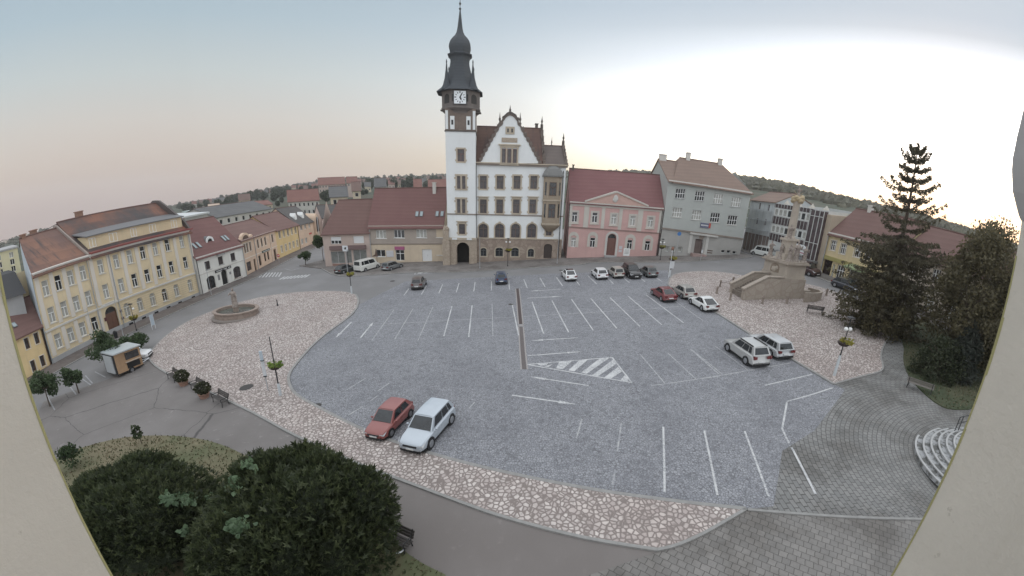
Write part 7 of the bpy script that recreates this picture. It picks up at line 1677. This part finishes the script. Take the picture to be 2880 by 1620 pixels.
# vine leaves on the yews
def yew_hit(r, x, y):
    d = ray(r, x, y); best = None
    for t_, L in ((ty1, L1_), (ty2, L2_)):
        base = Vector(t_.location)
        for c, q in L:
            o = CAMV - (base + c); A = sum((d[i] / q[i]) ** 2 for i in range(3)); B = 2 * sum(o[i] * d[i] / q[i] ** 2 for i in range(3)); C0 = sum((o[i] / q[i]) ** 2 for i in range(3)) - 1.02
            D0 = B * B - 4 * A * C0
            if D0 > 0:
                s = (-B - math.sqrt(D0)) / (2 * A)
                if s > 0 and (best is None or s < best): best = s
    return None if best is None else CAMV + d * (best - .34)
mb = MB(); R = random.Random(77)
for cx, cyy, sx, sy, n in ((1290, 565, 40, 40, 42), (1205, 660, 45, 50, 55), (878, 742, 45, 32, 42), (972, 742, 50, 38, 60), (1088, 738, 32, 20, 26), (1225, 880, 70, 45, 75), (955, 908, 30, 18, 18)):
    for _ in range(n):
        p = yew_hit(7, cx + R.gauss(0, sx * .5), cyy + R.gauss(0, sy * .5))
        if p is None: continue
        d = Vector((R.gauss(0, .6), R.gauss(-.4, .5), R.gauss(.1, .5))).normalized(); nrm = (CAMV - p).normalized() + Vector((R.gauss(0, .3), R.gauss(0, .3), R.gauss(.3, .3))); e = d.cross(nrm).normalized(); s = R.uniform(.13, .22)
        mb.face([p - d * s * .5, p + e * s * .55 - d * s * .15, p + e * s * .4 + d * s * .3, p + d * s * .75, p - e * s * .4 + d * s * .3, p - e * s * .55 - d * s * .15])
tag(mb.build('climbing_vine', M('pale_vine_leaves', leaves, (.13, .20, .11), (.21, .30, .17))), 'pale green heart shaped vine leaves scattered over the dark yews', 'vine')
# dry grass on the left lawn
mb = MB(); R = random.Random(5)
import mathutils.geometry as mg
lp = [Vector(q).to_3d() for q in lawnl]
def inside(x, y, poly):
    c = False; j = len(poly) - 1
    for i in range(len(poly)):
        if (poly[i][1] > y) != (poly[j][1] > y) and x < (poly[j][0] - poly[i][0]) * (y - poly[i][1]) / (poly[j][1] - poly[i][1]) + poly[i][0]: c = not c
        j = i
    return c
for poly, n, x0, x1, y0, y1 in ((lawnl, 16000, -36, 1, 9, 24), (lawnr, 5000, 30, 46, 18, 36)):
    for _ in range(n):
        x, y = R.uniform(x0, x1), R.uniform(y0, y1)
        if not inside(x, y, poly): continue
        h = R.uniform(.05, .16); a = R.uniform(0, 6.28); dx, dy = .05 * math.cos(a), .05 * math.sin(a); z = plane_z(x, y) + .10; l_ = R.uniform(-.08, .08)
        mb.face([(x - dx, y - dy, z), (x + dx, y + dy, z), (x + l_, y + l_, z + h)], 0 if R.random() < .55 else 1)
tag(mb.build('grass', [M('green_grass_blades', leaves, (.075, .095, .04), (.12, .13, .06)), M('straw_grass_blades', leaves, (.20, .165, .10), (.26, .21, .13))]), kind='stuff')
# ================================================================ THE TOWN BEHIND
RED1, RED2, RED3 = M('far_red_roof', tiles, (.21, .10, .085), (.25, .13, .105)), M('far_brown_roof', tiles, (.17, .11, .095), (.20, .135, .115)), M('far_grey_roof', tiles, (.12, .12, .122), (.15, .15, .15))
FW = [M('far_white_wall', plaster, (.58, .56, .52)), M('far_cream_wall', plaster, (.58, .50, .38)), M('far_pink_wall', plaster, (.52, .42, .37)), M('far_grey_wall', plaster, (.42, .42, .40))]
def town_house(label, r, xa, ya, xb, yb, h, rise, depth, wall_, roof, name='town_house', cat='house', nw=3, rows=1, flat=False, group='houses of the town behind the square', dist=None):
    if dist: 
        a, b = [Vector((*far_xy(r, x, y, dist), 0)) for x, y in ((xa, ya), (xb, yb))]; a.z = b.z = 0
        z0 = (CAMV + ray(r, xa, ya) * (dist / math.hypot(ray(r, xa, ya).x, ray(r, xa, ya).y))).z
    else:
        a, b = ground_hit(r, xa, ya), ground_hit(r, xb, yb); k = a.length / b.length; b = Vector((b.x * k, b.y * k, 0)); z0 = terr_z(a.x, a.y)
    B = Bldg(name, label, cat, (a.x, a.y), (b.x, b.y), 0, z0=z0, group=group)
    sc = max(.6, B.L / (nw * 3.2 + 1))
    for k in range(nw):
        for j in range(rows): B.win(B.L * (k + .5) / nw, h * (j + .5) / rows, min(1.3, B.L / nw * .4), min(1.5, h / rows * .5), '1', GLASS_D)
    if flat: B.wall(h, depth, wall_, base=-6); B.boxp('roof', -.3, B.L + .3, -.3, depth + .3, h + .001, h + rise, roof)
    else: B.wall(h, depth, wall_, gable=(depth / 2, h + rise), base=-6); B.gable_roof(h, depth / 2, h + rise, depth, roof, over=.3, side=.3)
    return B
def roof_house(label, r, xa, ya, xb, yb, dist, rise, depth, wall_, roof, name, cat, nw, rows, distb=None):
    """a building of the far town, set by where its eaves show and how far away it stands"""
    da, db = ray(r, xa, ya), ray(r, xb, yb); ka, kb = dist / math.hypot(da.x, da.y), (distb or dist) / math.hypot(db.x, db.y)
    a, b = CAMV + da * ka, CAMV + db * kb; z0 = min(terr_z(a.x, a.y), terr_z(b.x, b.y), a.z - 4)
    B = Bldg(name, label, cat, (a.x, a.y), (b.x, b.y), max(-.05, min(.05, (b.z - a.z) / (b - a).length)), z0=z0, group='buildings of the far town'); h = a.z - z0
    vis = 3.3 * rows
    for k in range(nw):
        for j in range(rows): B.win(B.L * (k + .5) / nw, h - vis * (j + .55) / rows, min(1.4, B.L / nw * .42), 1.5, '1', GLASS_D)
    B.wall(h, depth, wall_, gable=(depth / 2, h + rise) if rise > 1 else None, base=-8)
    if rise > 1: B.gable_roof(h, depth / 2, h + rise, depth, roof, over=.4, side=.4)
    else: B.boxp('roof', -.4, B.L + .4, -.4, depth + .4, h + .001, h + rise, roof)
    return B
PGR = M('pale_green_roof', plain, (.44, .50, .48), .6); WHR = M('pale_flat_roof', plain, (.56, .58, .58), .6)
for spec in (
    ('long white two storey school with red roof in the far town', 'f', 1775, 625, 2230, 548, 215, 5.0, 13, FW[0], RED1, 'town_school', 'school', 7, 2),
    ('long dark grey roofed hall with a pale wall behind the row of houses', 'f', 690, 862, 1530, 728, 165, 3.0, 17, FW[0], RED3, 'industrial_hall', 'hall', 8, 1, 190),
    ('flat white roofed hall directly behind the white inn', 'f', 195, 880, 560, 800, 150, .5, 24, FW[3], WHR, 'industrial_hall', 'hall', 3, 1, 160),
    ('flat pale green roofed hall farther behind the white inn', 'f', 720, 780, 1110, 712, 215, .6, 22, FW[0], PGR, 'industrial_hall', 'hall', 4, 1, 225),
    ('low long beige block beyond the pale green hall', 'f', 1110, 700, 1530, 640, 250, 2.0, 12, FW[1], RED1, 'town_block', 'block', 6, 1, 255),
    ('small cream roofed building beside the flat white hall', 'f', 590, 770, 735, 735, 190, 2.5, 9, FW[1], M('cream_roof', plain, (.50, .40, .32), .8), 'town_house', 'house', 2, 1),
    ('large pinkish manor with red roof on the skyline left of the tower', 'b', 165, 252, 435, 232, 400, 6.0, 16, FW[2], RED1, 'manor_house', 'large house', 9, 2),
    ('pale gabled house behind the corner shop house', 'b', 285, 372, 455, 322, 150, 3.2, 10, FW[1], RED3, 'town_house', 'house', 2, 1),
    ('pale house with brown roof right of the gabled one behind the corner shop house', 'b', 512, 310, 592, 290, 190, 3.5, 9, FW[1], RED2, 'town_house', 'house', 1, 1),
    ('white walled house above the left end of the long red roof', 'b', 742, 268, 850, 262, 190, 3.5, 9, FW[0], RED3, 'town_house', 'house', 2, 1),
    ('red roofed house above the middle of the long red roof', 'b', 1140, 272, 1215, 270, 230, 4, 9, FW[2], RED1, 'town_house', 'house', 2, 1),
    ('white house with red roof touching the left edge of the tower', 'b', 1290, 275, 1475, 268, 175, 3.0, 9, FW[0], RED1, 'town_house', 'house', 3, 1),
    ('cream house on the left skyline above the halls', 'f', 1030, 610, 1200, 592, 420, 5, 12, FW[1], RED2, 'town_house', 'house', 2, 1),
    ('pink house on the skyline right of the manor', 'b', 455, 232, 560, 222, 380, 5, 12, FW[2], RED1, 'town_house', 'house', 3, 1)):
    roof_house(*spec[:9], spec[9], *spec[10:])
far = []
R = random.Random(12)
desc = ['red roofed', 'brown roofed', 'grey roofed']; wd_ = ['white', 'cream', 'pinkish', 'grey']
k = 0
for x_, y_ in ((440, 690), (500, 700), (560, 680), (640, 690), (700, 660), (760, 670), (820, 650), (880, 640), (330, 720), (1250, 580), (1330, 560), (1420, 545), (1500, 560), (1640, 520), (1700, 500), (1830, 470), (1930, 480), (2100, 440), (2180, 430), (2290, 460)):
    a, b2 = R.randrange(3), R.randrange(4)
    far.append((town_house('far house', 'f', x_, y_, x_ + R.uniform(52, 85), y_ - 10, 6, 4.5, 10, FW[b2], (RED1, RED2, RED3)[a], nw=2), desc[a], wd_[b2], 480 + x_ / 5.3667, 450 + y_ / 5.3667))
for x_, y_ in ((60, 270), (500, 262), (560, 255), (620, 262), (680, 275), (730, 245), (850, 240), (900, 262), (960, 225), (1010, 255), (1090, 245), (1210, 270), (1270, 225), (1380, 215), (1430, 250), (100, 315), (20, 345), (640, 330), (880, 300), (960, 295)):
    a, b2 = R.randrange(3), R.randrange(4)
    far.append((town_house('far house', 'b', x_, y_, x_ + R.uniform(40, 66), y_ - 3, 6, 4.5, 10, FW[b2], (RED1, RED2, RED3)[a], nw=2), desc[a], wd_[b2], 850 + x_ / 3.6233, 450 + y_ / 3.6233))
zones = ((600, 'above the white hall roofs beside the school'), (700, 'above the pale green hall'), (790, 'left of the long white town school'), (880, 'behind the long white town school'), (975, 'behind the corner shop house'), (1060, 'just above the left half of the long red roof'), (1140, 'just above the middle of the long red roof'), (1300, 'close to the left edge of the clock tower'))
seen = {}
for B, d0, w0, px_, py_ in far:
    seen.setdefault((d0, w0, [z_ for x_, z_ in zones if px_ < x_][0]), []).append((px_, py_, B))
for (d0, w0, zn_), L in seen.items():
    L.sort(key=lambda q: q[0])
    for k, (a_, b_, B) in enumerate(L):
        pre = 'small ' if len(L) == 1 else (('leftmost ', 'rightmost ') if len(L) == 2 else ('leftmost ', 'middle ', 'rightmost ', 'farthest right '))[k]
        B.root['label'] = pre + d0 + ' ' + w0 + ' far house ' + zn_
TREEM = M('far_tree_leaves', leaves, (.06, .08, .048), (.095, .115, .065))
protos = []
for s in range(3):
    R2 = random.Random(60 + s); t = thing('town_tree', 'dark round tree among the roofs of the far town', 'tree', (0, 0, 0), 0, 'trees of the far town'); mb = MB(); mb.tube((0, 0, -2), (0, 0, 3), .35, .2, 6); mb.build('trunk', BARK, t)
    mb = MB()
    for _ in range(520): v = Vector((R2.gauss(0, 1), R2.gauss(0, 1), R2.gauss(0, 1))).normalized() * R2.uniform(.6, 1.05); leaf(mb, Vector((v.x * 4, v.y * 4, 5 + v.z * 4.2)), R2, 1.5, 1.1, .2, v * .4)
    mb.blob((0, 0, 5), 3.1, 3.1, 3.3, seed=s, jit=.2); mb.build('crown', TREEM, t); protos.append([t, False])
def town_tree(x, y, s, k):
    p = protos[k % 3]; o = p[0]
    if p[1]: o = copy_tree(p[0])
    p[1] = True; o.location = (x, y, terr_z(x, y) - .5); o.scale = (s, s, s * R.uniform(.85, 1.3)); o.rotation_euler = (0, 0, R.uniform(0, 6))
    return o
pts = []
for r, lst in (('f', ((250, 760), (200, 740), (300, 770), (350, 760), (850, 950), (880, 900), (960, 930), (1000, 880), (1040, 900), (820, 850), (1620, 690), (1680, 640), (1560, 620), (2320, 600), (2380, 580), (2440, 560), (2500, 620), (2540, 560), (2260, 560), (1400, 600), (1300, 600), (1200, 600), (980, 580), (1120, 560), (900, 690), (780, 620), (1480, 500), (1560, 490), (1720, 470), (1900, 440), (2020, 420), (2450, 470))), ('b', ((200, 380), (230, 340), (250, 420), (480, 350), (420, 370), (560, 380), (620, 350), (660, 340), (690, 300), (640, 290), (720, 260), (790, 260), (830, 220), (860, 260), (920, 250), (940, 290), (1040, 230), (1060, 270), (1100, 285), (1130, 240), (1180, 240), (1230, 240), (1280, 260), (1320, 230), (1360, 260), (1420, 225), (1440, 190), (600, 230), (480, 230), (330, 220), (120, 250), (20, 280), (1000, 280), (1250, 290), (840, 180), (1200, 210)))):
    for q in lst: pts.append((r, q))
for _ in range(95):
    x_ = R.uniform(120, 2500); pts.append(('f', (x_, R.uniform(770 - .165 * x_, 900 - .165 * x_) - 60)))
for _ in range(70): pts.append(('b', (R.uniform(20, 1470), R.uniform(170, 285))))
for k, (r, (x_, y_)) in enumerate(pts):
    p = ground_hit(r, x_ + R.uniform(-8, 8), y_ + 6); rr_ = math.hypot(p.x, p.y)
    if rr_ > 2000: continue
    town_tree(p.x, p.y, R.uniform(.45, .85) * (1 if rr_ < 500 else 1.5), k)
# woods: on the hill to the right and along the far ridge on the left
def woods(n, az0, az1, r0f, r1f, rad, seed, name='woods'):
    R = random.Random(seed); mb = MB()
    for _ in range(n):
        az = R.uniform(az0, az1); rc = lerp_tab(CREST_R, az); r_ = rc * (r0f + (r1f - r0f) * math.sqrt(R.random())); x, y = r_ * math.sin(RAD(az)), r_ * math.cos(RAD(az)); s = rad * R.uniform(.5, 1.15)
        mb.blob((x, y, terr_z(x, y) + s * .15), s, s, s * R.uniform(.8, 1.3), seed=R.randrange(999), jit=.28, nu=7, nv=5)
    return tag(mb.build(name, M('woodland', leaves, (.07, .075, .045), (.11, .105, .062), .1)), kind='stuff')
woods(1500, 12, 66, .52, .985, 4.2, 31)
woods(420, -40, 9, .42, .99, 5.0, 32)
woods(150, -62, -38, .3, .70, 6, 33)
# overhead line at the far left behind the school
mb = MB(); p0 = CAMV + ray('s', -20, 305) * 110; p1 = CAMV + ray('s', 640, 110) * 100; q0 = CAMV + ray('s', -20, 345) * 110; q1 = CAMV + ray('s', 660, 118) * 100
for a, b_ in ((p0, p1), (q0, q1)):
    prev = a
    for k in range(1, 13): s = k / 12; q = a.lerp(b_, s) - Vector((0, 0, 1.2 * math.sin(math.pi * s) - .6)); mb.tube(prev, q, .05, n=4, cap=False); prev = q
tag(mb.build('overhead_cable', METAL_D), 'two thin cables strung past the school roof at the far left', 'cable')
# ================================================================ THE AIR
m = bpy.data.materials.new('dawn_haze'); m.use_nodes = True; t_ = m.node_tree
for n_ in list(t_.nodes):
    if n_.type != 'OUTPUT_MATERIAL': t_.nodes.remove(n_)
pv = t_.nodes.new('ShaderNodeVolumePrincipled'); pv.inputs['Density'].default_value = HAZE; pv.inputs['Color'].default_value = (.97, .96, .955, 1); pv.inputs['Anisotropy'].default_value = .5
t_.links.new(pv.outputs[0], t_.nodes['Material Output'].inputs['Volume'])
mb = MB(); mb.box(-3200, 3200, -160, 3200, -190, 175); tag(mb.build('haze', m), kind='stuff')
